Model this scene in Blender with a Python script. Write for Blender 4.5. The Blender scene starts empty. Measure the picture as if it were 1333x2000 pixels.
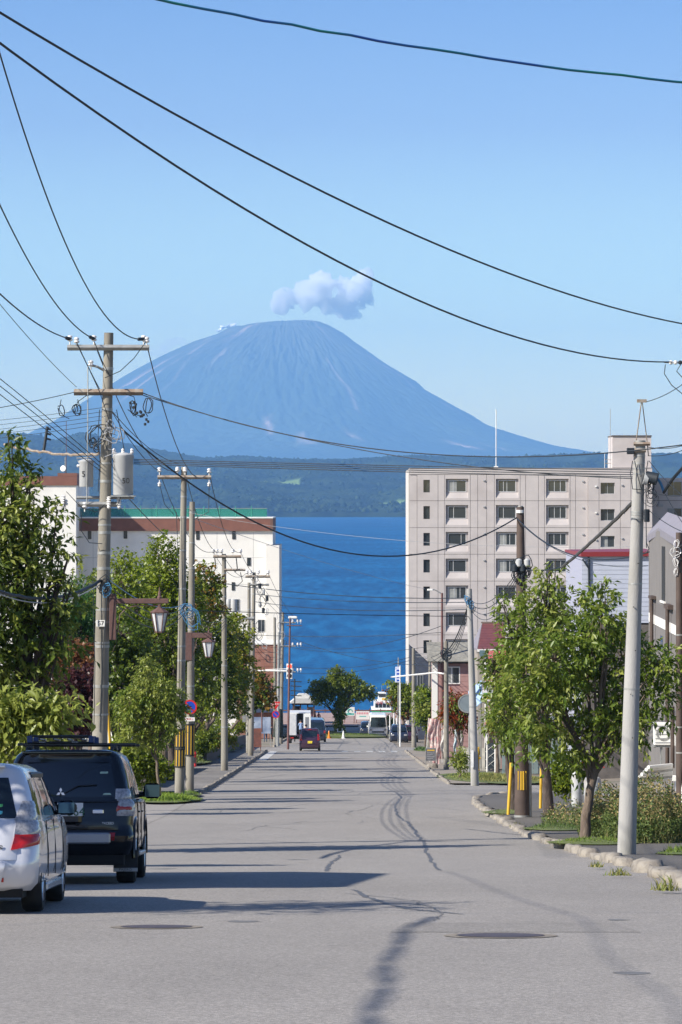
import bpy, math, random
import numpy as np
from mathutils import Vector, Matrix
R = math.radians
random.seed(7); rng = np.random.default_rng(7)
scn = bpy.context.scene
COL = scn.collection

# ---------------------------------------------------------------- camera, sky, sun, exposure
F = 6667.0; CX = 666.5; HZ = 987.0; E = 28.0        # focal length in px of the photo, horizon row, eye height over the lake
cam = bpy.data.cameras.new('camera'); camo = bpy.data.objects.new('camera', cam); COL.objects.link(camo)
camo.location = (0, 0, E); camo.rotation_euler = (R(90), 0, 0)
cam.sensor_fit = 'VERTICAL'; cam.sensor_height = 36; cam.sensor_width = 24; cam.lens = F/2000*36
cam.shift_y = (HZ-1000)/2000.0; cam.clip_start = .5; cam.clip_end = 90000
scn.camera = camo
SUN_AZ = 30.0      # degrees that the sun stands behind the camera's left
SUN_EL = 37.0
sv = Vector((-math.cos(R(SUN_AZ))*math.cos(R(SUN_EL)), -math.sin(R(SUN_AZ))*math.cos(R(SUN_EL)), math.sin(R(SUN_EL))))
w = bpy.data.worlds.new('World'); scn.world = w; w.use_nodes = True
nt = w.node_tree; bg = nt.nodes['Background']
sky = nt.nodes.new('ShaderNodeTexSky'); sky.sky_type = 'NISHITA'; sky.sun_disc = False
sky.sun_elevation = R(SUN_EL); sky.sun_rotation = math.atan2(sv.x, sv.y)
sky.altitude = 100; sky.air_density = 1.0; sky.dust_density = .9; sky.ozone_density = 3.0
tint = nt.nodes.new('ShaderNodeMix'); tint.data_type = 'RGBA'; tint.blend_type = 'MULTIPLY'; tint.inputs[0].default_value = 1; tint.inputs[7].default_value = (.69, .78, .98, 1)
wt = nt.nodes.new('ShaderNodeTexCoord'); wsx = nt.nodes.new('ShaderNodeSeparateXYZ'); wmr = nt.nodes.new('ShaderNodeMapRange'); wcr = nt.nodes.new('ShaderNodeValToRGB')
wmr.inputs[1].default_value = 0; wmr.inputs[2].default_value = .3; nt.links.new(wt.outputs['Generated'], wsx.inputs[0]); nt.links.new(wsx.outputs[2], wmr.inputs[0]); nt.links.new(wmr.outputs[0], wcr.inputs[0])
TN = (.69, .78, .98); el = wcr.color_ramp.elements
for i_, (p_, c_) in enumerate(((0, (3.5, 2.7, 1.25)), (.093, (3.3, 2.6, 1.25)), (.22, (2.1, 1.85, 1.18)), (.367, (1.22, 1.08, .97)), (.49, (.88, .885, .91)), (1, (.80, .83, .88)))):
    e_ = el[i_] if i_ < 1 else (el.new(p_) if i_ < 5 else el[-1]); e_.position = p_; e_.color = tuple(c_[k]*TN[k]*.35 for k in range(3))+(1,)
nt.links.new(wcr.outputs[0], tint.inputs[7])
nt.links.new(sky.outputs[0], tint.inputs[6]); nt.links.new(tint.outputs[2], bg.inputs[0]); bg.inputs[1].default_value = .092/.35
sl = bpy.data.lights.new('sun', 'SUN'); sl.energy = 4.6; sl.angle = R(.53); sl.color = (1, .93, .81)
so = bpy.data.objects.new('sun', sl); COL.objects.link(so); so.rotation_euler = sv.to_track_quat('Z', 'Y').to_euler()
vs = scn.view_settings; scn.display_settings.display_device = 'sRGB'
vs.view_transform = 'Standard'; vs.look = 'None'; vs.gamma = 1; vs.use_curve_mapping = False; vs.exposure = .75
HAZE_D = 4.5e-5; HAZE_COL = (.29, .585, 1, 1)
cy = scn.cycles
cy.max_bounces = 30; cy.diffuse_bounces = 3; cy.glossy_bounces = 3; cy.transmission_bounces = 4; cy.volume_bounces = 30
cy.transparent_max_bounces = 8; cy.sample_clamp_indirect = 6

# ---------------------------------------------------------------- ground profile: drop below the eye at distance y
GP = [(-60, -3.2), (0, 1.55), (40, 4.7), (48, 5.33), (66, 6.82), (100, 9.1), (150, 12.1), (200, 15.0), (241, 17.35), (288, 20.1),
      (340, 23.2), (370, 24.9), (400, 25.9), (425, 26.6), (432, 26.9), (440, 30.5), (500, 32), (7900, 32), (8100, 28.2), (9500, 20), (34000, -30)]
_gx = [a for a, b in GP]; _gy = [b for a, b in GP]
def gz(y): return E-float(np.interp(y, _gx, _gy))
def Xp(px, d): return (px-CX)*d/F
def Zp(py, d): return E+(HZ-py)*d/F
def W(px, py, d): return Vector((Xp(px, d), d, Zp(py, d)))
def G(px, d, dz=0): return Vector((Xp(px, d), d, gz(d)+dz))
def dist_of(py):
    a = (py-HZ)/F
    lo, hi = 15., 425.
    for _ in range(40):
        m = (lo+hi)/2
        if (E-gz(m))/m > a: lo = m
        else: hi = m
    return lo

# ---------------------------------------------------------------- materials
MATS = {}
def mat(name, c1, c2=None, scale=6., rough=.7, metal=0., bump=0., bscale=40., detail=4., spec=.5, stretch=(1, 1, 1), c3=None, s3=1.2, trans=0., attr=None, coat=0., emit=None, estr=1., bdist=.02):
    if name in MATS: return MATS[name]
    m = bpy.data.materials.new(name); m.use_nodes = True; n = m.node_tree; N = n.nodes; L = n.links
    b = N['Principled BSDF']; MATS[name] = m
    b.inputs['Roughness'].default_value = rough; b.inputs['Metallic'].default_value = metal
    b.inputs['Specular IOR Level'].default_value = spec
    if coat: b.inputs['Coat Weight'].default_value = coat; b.inputs['Coat Roughness'].default_value = .04
    b.inputs['Base Color'].default_value = (*c1, 1)
    tc = N.new('ShaderNodeTexCoord'); mp = N.new('ShaderNodeMapping'); mp.inputs['Scale'].default_value = stretch
    L.new(tc.outputs['Object'], mp.inputs[0])
    col = None
    if c2:
        t = N.new('ShaderNodeTexNoise'); t.inputs['Scale'].default_value = scale; t.inputs['Detail'].default_value = detail; L.new(mp.outputs[0], t.inputs[0])
        cr = N.new('ShaderNodeValToRGB'); cr.color_ramp.elements[0].position = .34; cr.color_ramp.elements[1].position = .66
        cr.color_ramp.elements[0].color = (*c1, 1); cr.color_ramp.elements[1].color = (*c2, 1); L.new(t.outputs['Fac'], cr.inputs[0]); col = cr.outputs[0]
    if c3:
        t = N.new('ShaderNodeTexNoise'); t.inputs['Scale'].default_value = s3; t.inputs['Detail'].default_value = 6; L.new(mp.outputs[0], t.inputs[0])
        cr = N.new('ShaderNodeValToRGB'); cr.color_ramp.elements[0].position = .5; cr.color_ramp.elements[1].position = .72
        cr.color_ramp.elements[0].color = (0, 0, 0, 1); cr.color_ramp.elements[1].color = (1, 1, 1, 1); L.new(t.outputs['Fac'], cr.inputs[0])
        mx = N.new('ShaderNodeMix'); mx.data_type = 'RGBA'; L.new(cr.outputs[0], mx.inputs[0]); mx.inputs[7].default_value = (*c3, 1)
        if col: L.new(col, mx.inputs[6])
        else: mx.inputs[6].default_value = (*c1, 1)
        col = mx.outputs[2]
    if attr:
        a = N.new('ShaderNodeAttribute'); a.attribute_name = attr
        mx = N.new('ShaderNodeMix'); mx.data_type = 'RGBA'; mx.blend_type = 'MULTIPLY'; mx.inputs[0].default_value = 1
        L.new(a.outputs['Color'], mx.inputs[7])
        if col: L.new(col, mx.inputs[6])
        else: mx.inputs[6].default_value = (*c1, 1)
        col = mx.outputs[2]
    if col: L.new(col, b.inputs['Base Color'])
    if bump:
        t = N.new('ShaderNodeTexNoise'); t.inputs['Scale'].default_value = bscale; t.inputs['Detail'].default_value = 5; L.new(mp.outputs[0], t.inputs[0])
        bp = N.new('ShaderNodeBump'); bp.inputs['Strength'].default_value = bump; bp.inputs['Distance'].default_value = bdist
        L.new(t.outputs['Fac'], bp.inputs['Height']); L.new(bp.outputs[0], b.inputs['Normal'])
    if trans:
        o = N['Material Output']; tr = N.new('ShaderNodeBsdfTranslucent'); ms = N.new('ShaderNodeMixShader'); ms.inputs[0].default_value = trans
        if col: L.new(col, tr.inputs[0])
        else: tr.inputs[0].default_value = (*c1, 1)
        L.new(b.outputs[0], ms.inputs[1]); L.new(tr.outputs[0], ms.inputs[2]); L.new(ms.outputs[0], o.inputs[0])
    if emit:
        b.inputs['Emission Color'].default_value = (*emit, 1); b.inputs['Emission Strength'].default_value = estr
    return m
def glass(name, tint=(.02, .025, .03), rough=.04, alpha=None):
    if name in MATS: return MATS[name]
    m = mat(name, tint, rough=rough, spec=.8)
    if alpha is not None: m.node_tree.nodes['Principled BSDF'].inputs['Alpha'].default_value = alpha
    return m

# ---------------------------------------------------------------- mesh helpers
def link(name, me, m=None, parent=None, loc=None, rz=0.):
    o = bpy.data.objects.new(name, me); COL.objects.link(o)
    if m is not None and me is not None and not me.materials: me.materials.append(m)
    if parent: o.parent = parent
    if loc is not None: o.location = loc
    if rz: o.rotation_euler = (0, 0, rz)
    return o
class MB:
    def __init__(s): s.v = []; s.f = []
    def add(s, v, f):
        k = len(s.v); s.v += [tuple(a) for a in v]; s.f += [tuple(i+k for i in a) for a in f]; return s
    def box(s, x0, x1, y0, y1, z0, z1, bev=0.):
        if bev:
            b = bev; P = []
            for z, i in ((z0, b), (z0+b, 0), (z1-b, 0), (z1, b)):
                for (sx, sy) in ((0, 0), (1, 0), (1, 1), (0, 1)):
                    X = (x0, x1)[sx]; Y = (y0, y1)[sy]; dx = (1, -1)[sx]; dy = (1, -1)[sy]
                    a = (X+dx*(b+i), Y+dy*i, z); c = (X+dx*i, Y+dy*(b+i), z)
                    P += [c, a] if (sx, sy) in ((0, 0), (1, 1)) else [a, c]
            n = 8; f = [tuple(range(n))[::-1], tuple(3*n+i for i in range(n))]
            for k in range(3):
                for i in range(n): j = (i+1) % n; f.append((k*n+i, k*n+j, (k+1)*n+j, (k+1)*n+i))
            return s.add(P, f)
        return s.add([(x0, y0, z0), (x1, y0, z0), (x1, y1, z0), (x0, y1, z0), (x0, y0, z1), (x1, y0, z1), (x1, y1, z1), (x0, y1, z1)],
                     [(0, 3, 2, 1), (4, 5, 6, 7), (0, 1, 5, 4), (1, 2, 6, 5), (2, 3, 7, 6), (3, 0, 4, 7)])
    def cbox(s, c, sx, sy, sz, bev=0.): return s.box(c[0]-sx/2, c[0]+sx/2, c[1]-sy/2, c[1]+sy/2, c[2]-sz/2, c[2]+sz/2, bev)
    def tube(s, pts, rad, n=8, caps=True):
        pts = [Vector(p) for p in pts]; m = len(pts)
        rr = rad if hasattr(rad, '__len__') else [rad]*m
        V = []; up = None
        for i, p in enumerate(pts):
            t = (pts[min(i+1, m-1)]-pts[max(i-1, 0)])
            if t.length < 1e-9: t = Vector((0, 0, 1))
            t.normalize()
            if up is None or abs(up.dot(t)) > .95: up = Vector((0, 0, 1)) if abs(t.z) < .9 else Vector((1, 0, 0))
            a = t.cross(up).normalized(); b = a.cross(t).normalized(); up = b
            for k in range(n):
                q = 2*math.pi*k/n; V.append(p+(a*math.cos(q)+b*math.sin(q))*rr[i])
        f = [(i*n+k, i*n+(k+1) % n, (i+1)*n+(k+1) % n, (i+1)*n+k) for i in range(m-1) for k in range(n)]
        if caps: f += [tuple(range(n))[::-1], tuple((m-1)*n+k for k in range(n))]
        return s.add(V, f)
    def cyl(s, p0, p1, r0, r1=None, n=12): return s.tube([p0, p1], [r0, r0 if r1 is None else r1], n)
    def lathe(s, c, prof, n=16):
        V = []
        for r, z in prof:
            for k in range(n): q = 2*math.pi*k/n; V.append((c[0]+r*math.cos(q), c[1]+r*math.sin(q), c[2]+z))
        m = len(prof)
        f = [(i*n+k, i*n+(k+1) % n, (i+1)*n+(k+1) % n, (i+1)*n+k) for i in range(m-1) for k in range(n)]
        f += [tuple(range(n))[::-1], tuple((m-1)*n+k for k in range(n))]
        return s.add(V, f)
    def prism(s, poly, d, axis='y'):
        n = len(poly)
        if axis == 'y': V = [(p[0], d[0], p[1]) for p in poly]+[(p[0], d[1], p[1]) for p in poly]
        elif axis == 'x': V = [(d[0], p[0], p[1]) for p in poly]+[(d[1], p[0], p[1]) for p in poly]
        else: V = [(p[0], p[1], d[0]) for p in poly]+[(p[0], p[1], d[1]) for p in poly]
        return s.add(V, [tuple(range(n)), tuple(range(n, 2*n))[::-1]]+[(i, n+i, n+(i+1) % n, (i+1) % n) for i in range(n)])
    def mesh(s, name='m', smooth=False, fix=True):
        me = bpy.data.meshes.new(name); me.from_pydata(s.v, [], s.f)
        if fix:
            import bmesh
            b = bmesh.new(); b.from_mesh(me); bmesh.ops.recalc_face_normals(b, faces=b.faces); b.to_mesh(me); b.free()
        if smooth:
            me.polygons.foreach_set('use_smooth', [True]*len(me.polygons))
            if smooth != 'all': me.set_sharp_from_angle(angle=R(38))
        me.update(); return me
    def build(s, name, m, parent=None, smooth=False, loc=None, rz=0.): return link(name, s.mesh(name, smooth), m, parent, loc, rz)
def npmesh(name, V, Fc, attr=None):
    V = np.asarray(V, dtype=np.float32); Fc = np.asarray(Fc, dtype=np.int32)
    me = bpy.data.meshes.new(name); k = Fc.shape[1]; n = len(Fc)
    me.vertices.add(len(V)); me.vertices.foreach_set('co', V.ravel())
    me.loops.add(n*k); me.loops.foreach_set('vertex_index', Fc.ravel())
    me.polygons.add(n); me.polygons.foreach_set('loop_start', np.arange(0, n*k, k, dtype=np.int32))
    me.update(calc_edges=True)
    if attr is not None:
        a = me.attributes.new('tint', 'FLOAT_COLOR', 'POINT')
        c = np.ones((len(V), 4), dtype=np.float32); c[:, :3] = attr; a.data.foreach_set('color', c.ravel())
    return me
def sm(me): me.polygons.foreach_set('use_smooth', [True]*len(me.polygons)); return me
def tag(o, label=None, cat=None, group=None, kind=None):
    if label: o['label'] = label
    if cat: o['category'] = cat
    if group: o['group'] = group
    if kind: o['kind'] = kind
    return o
def empty(name, loc, label=None, cat=None, group=None, rz=0.):
    o = bpy.data.objects.new(name, None); COL.objects.link(o); o.location = loc; o.rotation_euler = (0, 0, rz); o.empty_display_size = .3
    return tag(o, label, cat, group)
def copy_tree(o, parent=None):
    c = o.copy(); COL.objects.link(c)
    if parent: c.parent = parent
    for ch in list(o.children): copy_tree(ch, c)
    return c
def text(name, s, size, m, parent, loc, rot=(R(90), 0, 0), depth=.004, sx=1.):
    cu = bpy.data.curves.new(name, 'FONT'); cu.body = s; cu.size = size; cu.extrude = depth; cu.align_x = 'CENTER'; cu.align_y = 'CENTER'; cu.resolution_u = 3
    t = bpy.data.objects.new(name, cu); COL.objects.link(t)
    me = bpy.data.meshes.new_from_object(t.evaluated_get(bpy.context.evaluated_depsgraph_get())); bpy.data.objects.remove(t)
    me.materials.clear(); o = link(name, me, m, parent, loc); o.rotation_euler = rot; o.scale = (sx, 1, 1); return o
# ================================================================= SETTING: land, lake, hills, volcano, air
def fbm(x, y, seed=0, octv=5, lac=2.1, gain=.5):
    r = np.random.default_rng(seed); out = np.zeros_like(x, dtype=float); a = 1.; f = 1.
    for o in range(octv):
        T = r.random((64, 64)); ox, oy = r.random(2)*64
        u = x*f+ox; v = y*f+oy; i = np.floor(u).astype(int); j = np.floor(v).astype(int); fu = u-i; fv = v-j
        fu = fu*fu*(3-2*fu); fv = fv*fv*(3-2*fv); i %= 64; j %= 64; i1 = (i+1) % 64; j1 = (j+1) % 64
        out += a*((T[i, j]*(1-fu)+T[i1, j]*fu)*(1-fv)+(T[i, j1]*(1-fu)+T[i1, j1]*fu)*fv-.5); a *= gain; f *= lac
    return out
def gridmesh(name, X, Y, Z, attr=None):
    n, m = X.shape; V = np.stack([X, Y, Z], -1).reshape(-1, 3)
    i = np.arange(n*m).reshape(n, m); Fc = np.stack([i[:-1, :-1], i[1:, :-1], i[1:, 1:], i[:-1, 1:]], -1).reshape(-1, 4)
    return sm(npmesh(name, V, Fc, None if attr is None else attr.reshape(-1, 3)))
LX, RX = -5.15, 4.45
def ground_off(x, y):     # how far the land lies above the street profile (park on the left, plots on the right)
    o = np.where(x < -7.6, np.clip((-7.6-x)*.10, 0, .8), 0.)
    o = o*np.clip((y-60)/30, 0, 1)*np.clip((330-y)/40, 0, 1)
    o = o+np.where(x > 9, np.clip((x-9)*.05, 0, 2.0), 0.)*np.clip((330-y)/60, 0, 1)*np.clip((y-40)/30, 0, 1)
    return o
ys = np.concatenate([np.arange(-60, 60, 4.), np.arange(60, 430, 3.), [432, 434, 436, 440, 460, 600, 2000, 5000, 7900, 8000, 8100, 8400, 9500, 14000, 20000, 26000, 34000]])
xs = np.concatenate([[-8800, -3000, -900, -300, -120], np.arange(-60, -12, 6.), np.arange(-12, 12.1, .8), np.arange(18, 61, 6.), [120, 300, 900, 3000, 8800]])
X, Y = np.meshgrid(xs, ys, indexing='ij'); Z = np.interp(Y, _gx, [E-b for b in _gy])
Z = Z+ground_off(X, Y)*(Y < 432)-.05
m_ground = mat('ground_soil', (.16, .13, .10), (.24, .21, .17), scale=.35, c3=(.07, .10, .035), s3=.12, rough=.95, bump=.3, bscale=6)
tag(link('ground', gridmesh('ground', X, Y, Z), m_ground), kind='structure')
# lake
m_lake = mat('lake_water', (.001, .066, .19), rough=.45, spec=.10)
n_ = m_lake.node_tree; N = n_.nodes; L = n_.links; pb_ = N['Principled BSDF']; tc_ = N.new('ShaderNodeTexCoord')
def lnoise(sc, st, det=4):
    mp = N.new('ShaderNodeMapping'); mp.inputs['Scale'].default_value = st; L.new(tc_.outputs['Object'], mp.inputs[0]); t = N.new('ShaderNodeTexNoise'); t.inputs['Scale'].default_value = sc; t.inputs['Detail'].default_value = det; L.new(mp.outputs[0], t.inputs[0]); return t.outputs['Fac']
cr_ = N.new('ShaderNodeValToRGB'); cr_.color_ramp.elements[0].position = .36; cr_.color_ramp.elements[1].position = .66; cr_.color_ramp.elements[0].color = (.001, .052, .160, 1); cr_.color_ramp.elements[1].color = (.008, .140, .330, 1); el_ = cr_.color_ramp.elements.new(.5); el_.color = (.002, .082, .225, 1)
ad_ = N.new('ShaderNodeMath'); ad_.operation = 'MULTIPLY_ADD'; ad_.inputs[1].default_value = .55
a2_ = N.new('ShaderNodeMath'); a2_.operation = 'MULTIPLY'; a2_.inputs[1].default_value = .45; L.new(lnoise(.012, (.8, .5, 1), 5), a2_.inputs[0]); L.new(lnoise(.55, (.55, .045, 1), 5), ad_.inputs[0]); L.new(a2_.outputs[0], ad_.inputs[2]); L.new(ad_.outputs[0], cr_.inputs[0]); L.new(cr_.outputs[0], pb_.inputs['Base Color'])
bp_ = N.new('ShaderNodeBump'); bp_.inputs['Strength'].default_value = 1; bp_.inputs['Distance'].default_value = .5; L.new(lnoise(.7, (.7, .4, 1), 6), bp_.inputs['Height']); L.new(bp_.outputs[0], pb_.inputs['Normal'])
me = npmesh('lake', [(-8800, 434.5, 0), (8800, 434.5, 0), (8800, 8150, 0), (-8800, 8150, 0)], [(0, 1, 2, 3)])
tag(link('lake', me, m_lake), kind='structure')
# far shore hills
def ridge(px):     # silhouette of the wooded ridge in rows of the photo, as an angle
    return np.interp(px, [-900, 0, 60, 110, 160, 210, 260, 330, 400, 470, 560, 640, 720, 800, 900, 1000, 1150, 1250, 1400, 2300], [835, 851, 853, 864, 848, 858, 873, 884, 896, 893, 899, 901, 898, 893, 893, 896, 890, 889, 893, 880])
nx, ny = 520, 300
px = np.linspace(-700, 2050, nx); t = np.linspace(0, 1, ny)
PX, T = np.meshgrid(px, t, indexing='ij'); D = 8110+T**1.25*4600; X = (PX-CX)/F*D*1.0; Y = D+fbm(X/420, T*2, 3, 3)*150
ang = (HZ-ridge(PX+fbm(PX/60, T*0, 9, 3)*24))/F
Hr = 30+ang*13800
base = 28-26+T*0
prof = np.interp(T, [0, .015, .06, .2, .32, .45, .6, .8, 1], [0, .07, .13, .26, .35, .50, .62, .84, 1.])
cap = (E+(HZ-ridge(PX))/F*D)
Z = 1+(Hr-1)*prof+fbm(X/500, Y/500, 5, 4)*46*np.clip(T*6, .25, 1)*np.clip((1-T)*3+.3, 0, 1)
Z = np.minimum(Z, cap-2+fbm(X/60, Y/60, 6, 3)*6)
field = (np.abs((X-Xp(745, 8500))/66) < 1) & (T > .07) & (T < .20)
field2 = (np.abs((X-Xp(545, 9800))/60) < 1) & (T > .42) & (T < .50) & (fbm(X/90, Y/200, 15, 2) > -.12)
fieldm = (field & (fbm(X/70, Y/160, 12, 2) > -.22)) | field2
canopy = np.abs(fbm(X/17, Y/30, 8, 3))*16+np.abs(fbm(X/8, Y/12, 11, 2))*9
Z = Z+np.where(fieldm, 0, canopy)*np.clip(T*30, 0, 1)
valley = np.exp(-((X-Xp(560, 10000)+(T-.4)*700)/160)**2)+np.exp(-((X-Xp(820, 10000)-(T-.5)*500)/140)**2)+np.exp(-((X-Xp(300, 10000)+(T-.5)*400)/120)**2)
Z = Z-valley*34*np.clip(np.sin(np.clip(T, 0, 1)*np.pi), 0, 1)
Z[:, 0] = -3
tv = (fbm(X/55, Y/90, 21, 4)+.5)[..., None]
c_dark = np.array([.006, .014, .010]); c_mid = np.array([.028, .046, .020]); c_f = np.array([.17, .25, .08])
C = c_dark+(c_mid-c_dark)*np.clip(tv*1.6-.3, 0, 1)
C = np.where(fieldm[..., None], c_f*(.8+.4*tv), C)
m_for = mat('far_forest', (1, 1, 1), rough=.9, attr='tint', spec=.1)
tag(link('hills', gridmesh('hills', X, Y, Z, C), m_for), kind='structure')
hillX, hillY, hillZ, hillF = X, Y, Z, fieldm
def hill_h(x, y):
    i = int(np.clip(np.argmin(np.abs(hillX[:, 20]-x)), 0, nx-1)); j = int(np.argmin(np.abs(hillY[i]-y))); return float(hillZ[i, j])
# single wooded crowns on the hills: one mass
ico = [(0, 0, 1), (.89, 0, .45), (.28, .85, .45), (-.72, .53, .45), (-.72, -.53, .45), (.28, -.85, .45), (.72, .53, -.3), (-.28, .85, -.3), (-.89, 0, -.3), (-.28, -.85, -.3), (.72, -.53, -.3)]
icf = [(0, 1, 2), (0, 2, 3), (0, 3, 4), (0, 4, 5), (0, 5, 1), (1, 6, 2), (2, 7, 3), (3, 8, 4), (4, 9, 5), (5, 10, 1), (6, 7, 2), (7, 8, 3), (8, 9, 4), (9, 10, 5), (10, 6, 1)]
nn = 9000; ii = rng.integers(0, nx, nn); jj = (rng.random(nn)**1.5*ny).astype(int).clip(3, ny-1)
keep = (~hillF[ii, jj]) & (hillX[ii, jj] > -1500) & (hillX[ii, jj] < 1500); ii = ii[keep]; jj = jj[keep]; nn = len(ii)
P0 = np.stack([hillX[ii, jj], hillY[ii, jj], hillZ[ii, jj]-1], -1)+rng.normal(0, 1, (nn, 3))*[4, 6, 0]
S = rng.uniform(2.5, 6.5, nn)[:, None, None]*(1+rng.normal(0, .18, (nn, 11, 3)))*[1.25, 1.25, 1.25]
V = (np.array(ico)[None]*S+P0[:, None]).reshape(-1, 3)
Fc = (np.array(icf)[None]+np.arange(nn)[:, None, None]*11).reshape(-1, 3)
tt = rng.random((nn, 1, 1)); C = (np.array([.006, .016, .010])+np.array([.032, .044, .014])*tt**1.5)*np.ones((1, 11, 1))
tag(link('far_forest', sm(npmesh('far_forest', V, Fc, C.reshape(-1, 3))), m_for), kind='stuff')
# volcano
KD = 31000.; KX = Xp(560, KD)
sil = [(-1400, 945), (-700, 925), (-300, 905), (0, 872), (50, 852), (100, 828), (150, 797), (200, 764), (250, 733), (300, 705), (340, 686), (380, 668), (408, 659), (426, 653), (440, 644), (456, 639), (470, 640), (486, 634), (520, 633), (545, 629.5), (575, 628), (605, 627), (625, 629),
       (645, 637), (670, 651), (700, 673), (730, 695), (760, 716), (790, 733), (815, 748), (830, 763), (860, 779), (890, 796), (920, 812), (950, 831), (980, 842), (1010, 851), (1040, 860), (1070, 869), (1100, 876), (1130, 880), (1150, 884), (1200, 892), (1300, 905), (1420, 914), (1900, 930), (2600, 945)]
sx_ = np.array([Xp(a, KD)-KX for a, b in sil]); sz_ = np.array([Zp(b, KD) for a, b in sil])
nth, nr = 720, 260
th = np.linspace(0, 2*np.pi, nth); rr = np.concatenate([np.linspace(0, 4600, nr-25), np.linspace(4700, 9000, 25)])
TH, RR = np.meshgrid(th, rr, indexing='ij')
fr = np.interp(RR, sx_[sx_ >= 0], sz_[sx_ >= 0]); fl = np.interp(-RR, sx_, sz_)
cw = (1+np.cos(TH))/2; H = fr*cw+fl*(1-cw)
H = np.where(RR < 420, H*.5+.5*np.interp(np.cos(TH)*RR, sx_, sz_), H)
env = np.clip((RR-150)/900, 0, 1)*np.clip((6500-RR)/4500, 0, 1)
wob = fbm(RR/900, TH*3, 41, 3)*.12
gu = np.abs(np.sin((TH+wob)*11+fbm(TH*5, RR/1500, 31, 4)*8)); gu2 = np.abs(fbm((TH+wob*3)*14+fbm(TH*6, RR/700, 44, 4)*3, RR/900, 33, 5))
depth = (1-gu)**3*14+gu2*75
side = np.clip(np.abs(np.sin(TH)), .18, 1)
H = H-depth*env*side+fbm(TH*30, RR/160, 35, 4)*38*env*side+28*env*side
X = KX+RR*np.cos(TH); Y = KD+RR*np.sin(TH)
ridge_sh = np.clip(fbm(TH*4, RR/1500, 36, 4)+.5, 0, 1)[..., None]
C = np.array([.020, .036, .024])+np.array([.030, .036, .010])*ridge_sh
# bare erosion gullies and slides
top = (np.clip((1500-RR)/1500, 0, 1))[..., None]
gl = fbm((TH+wob)*16, RR/3800, 37, 3)
bare = (np.clip((gl-.36)*5, 0, 1)*np.clip((2600-RR)/1500, 0, 1)*.45)[..., None]
for (a, r0, r1, wd, st) in ((-2.62, 500, 1900, .016, .9), (-2.48, 700, 2000, .012, .65), (-2.25, 250, 900, .03, .8), (-2.1, 900, 1400, .02, .5), (-1.62, 1900, 2500, .016, .8), (-1.5, 2300, 2900, .02, .8), (-1.2, 900, 1900, .010, .6), (-1.32, 2200, 2700, .013, .7), (-.98, 2400, 3100, .020, .8), (-.86, 2500, 3000, .012, .7), (-.62, 3700, 4300, .03, .8)):
    tw = ((TH+np.pi) % (2*np.pi))-np.pi
    m_ = np.exp(-((tw-a+wob*.5)/wd)**2)*np.clip((RR-r0)/200, 0, 1)*np.clip((r1-RR)/300, 0, 1)*st*(.6+.8*(fbm(TH*60, RR/120, 39, 2)+.5))
    bare = np.maximum(bare, np.clip(m_, 0, 1)[..., None])
C = C+(np.array([.46, .34, .27])-C)*bare+(np.array([.20, .16, .12])-C)*top*.5
tag(link('mountain', gridmesh('mountain', X, Y, H, C), m_for), kind='structure')
# air
m_h = bpy.data.materials.new('haze_air'); m_h.use_nodes = True; n_ = m_h.node_tree; n_.nodes.remove(n_.nodes['Principled BSDF'])
pv = n_.nodes.new('ShaderNodeVolumePrincipled'); pv.inputs['Color'].default_value = HAZE_COL; pv.inputs['Density'].default_value = HAZE_D; pv.inputs['Anisotropy'].default_value = 0.0
n_.links.new(pv.outputs[0], n_.nodes['Material Output'].inputs['Volume'])
hb = MB().box(-8700, 8700, -90, 33500, -7, 1790).build('haze', m_h); tag(hb, kind='stuff')
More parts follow.
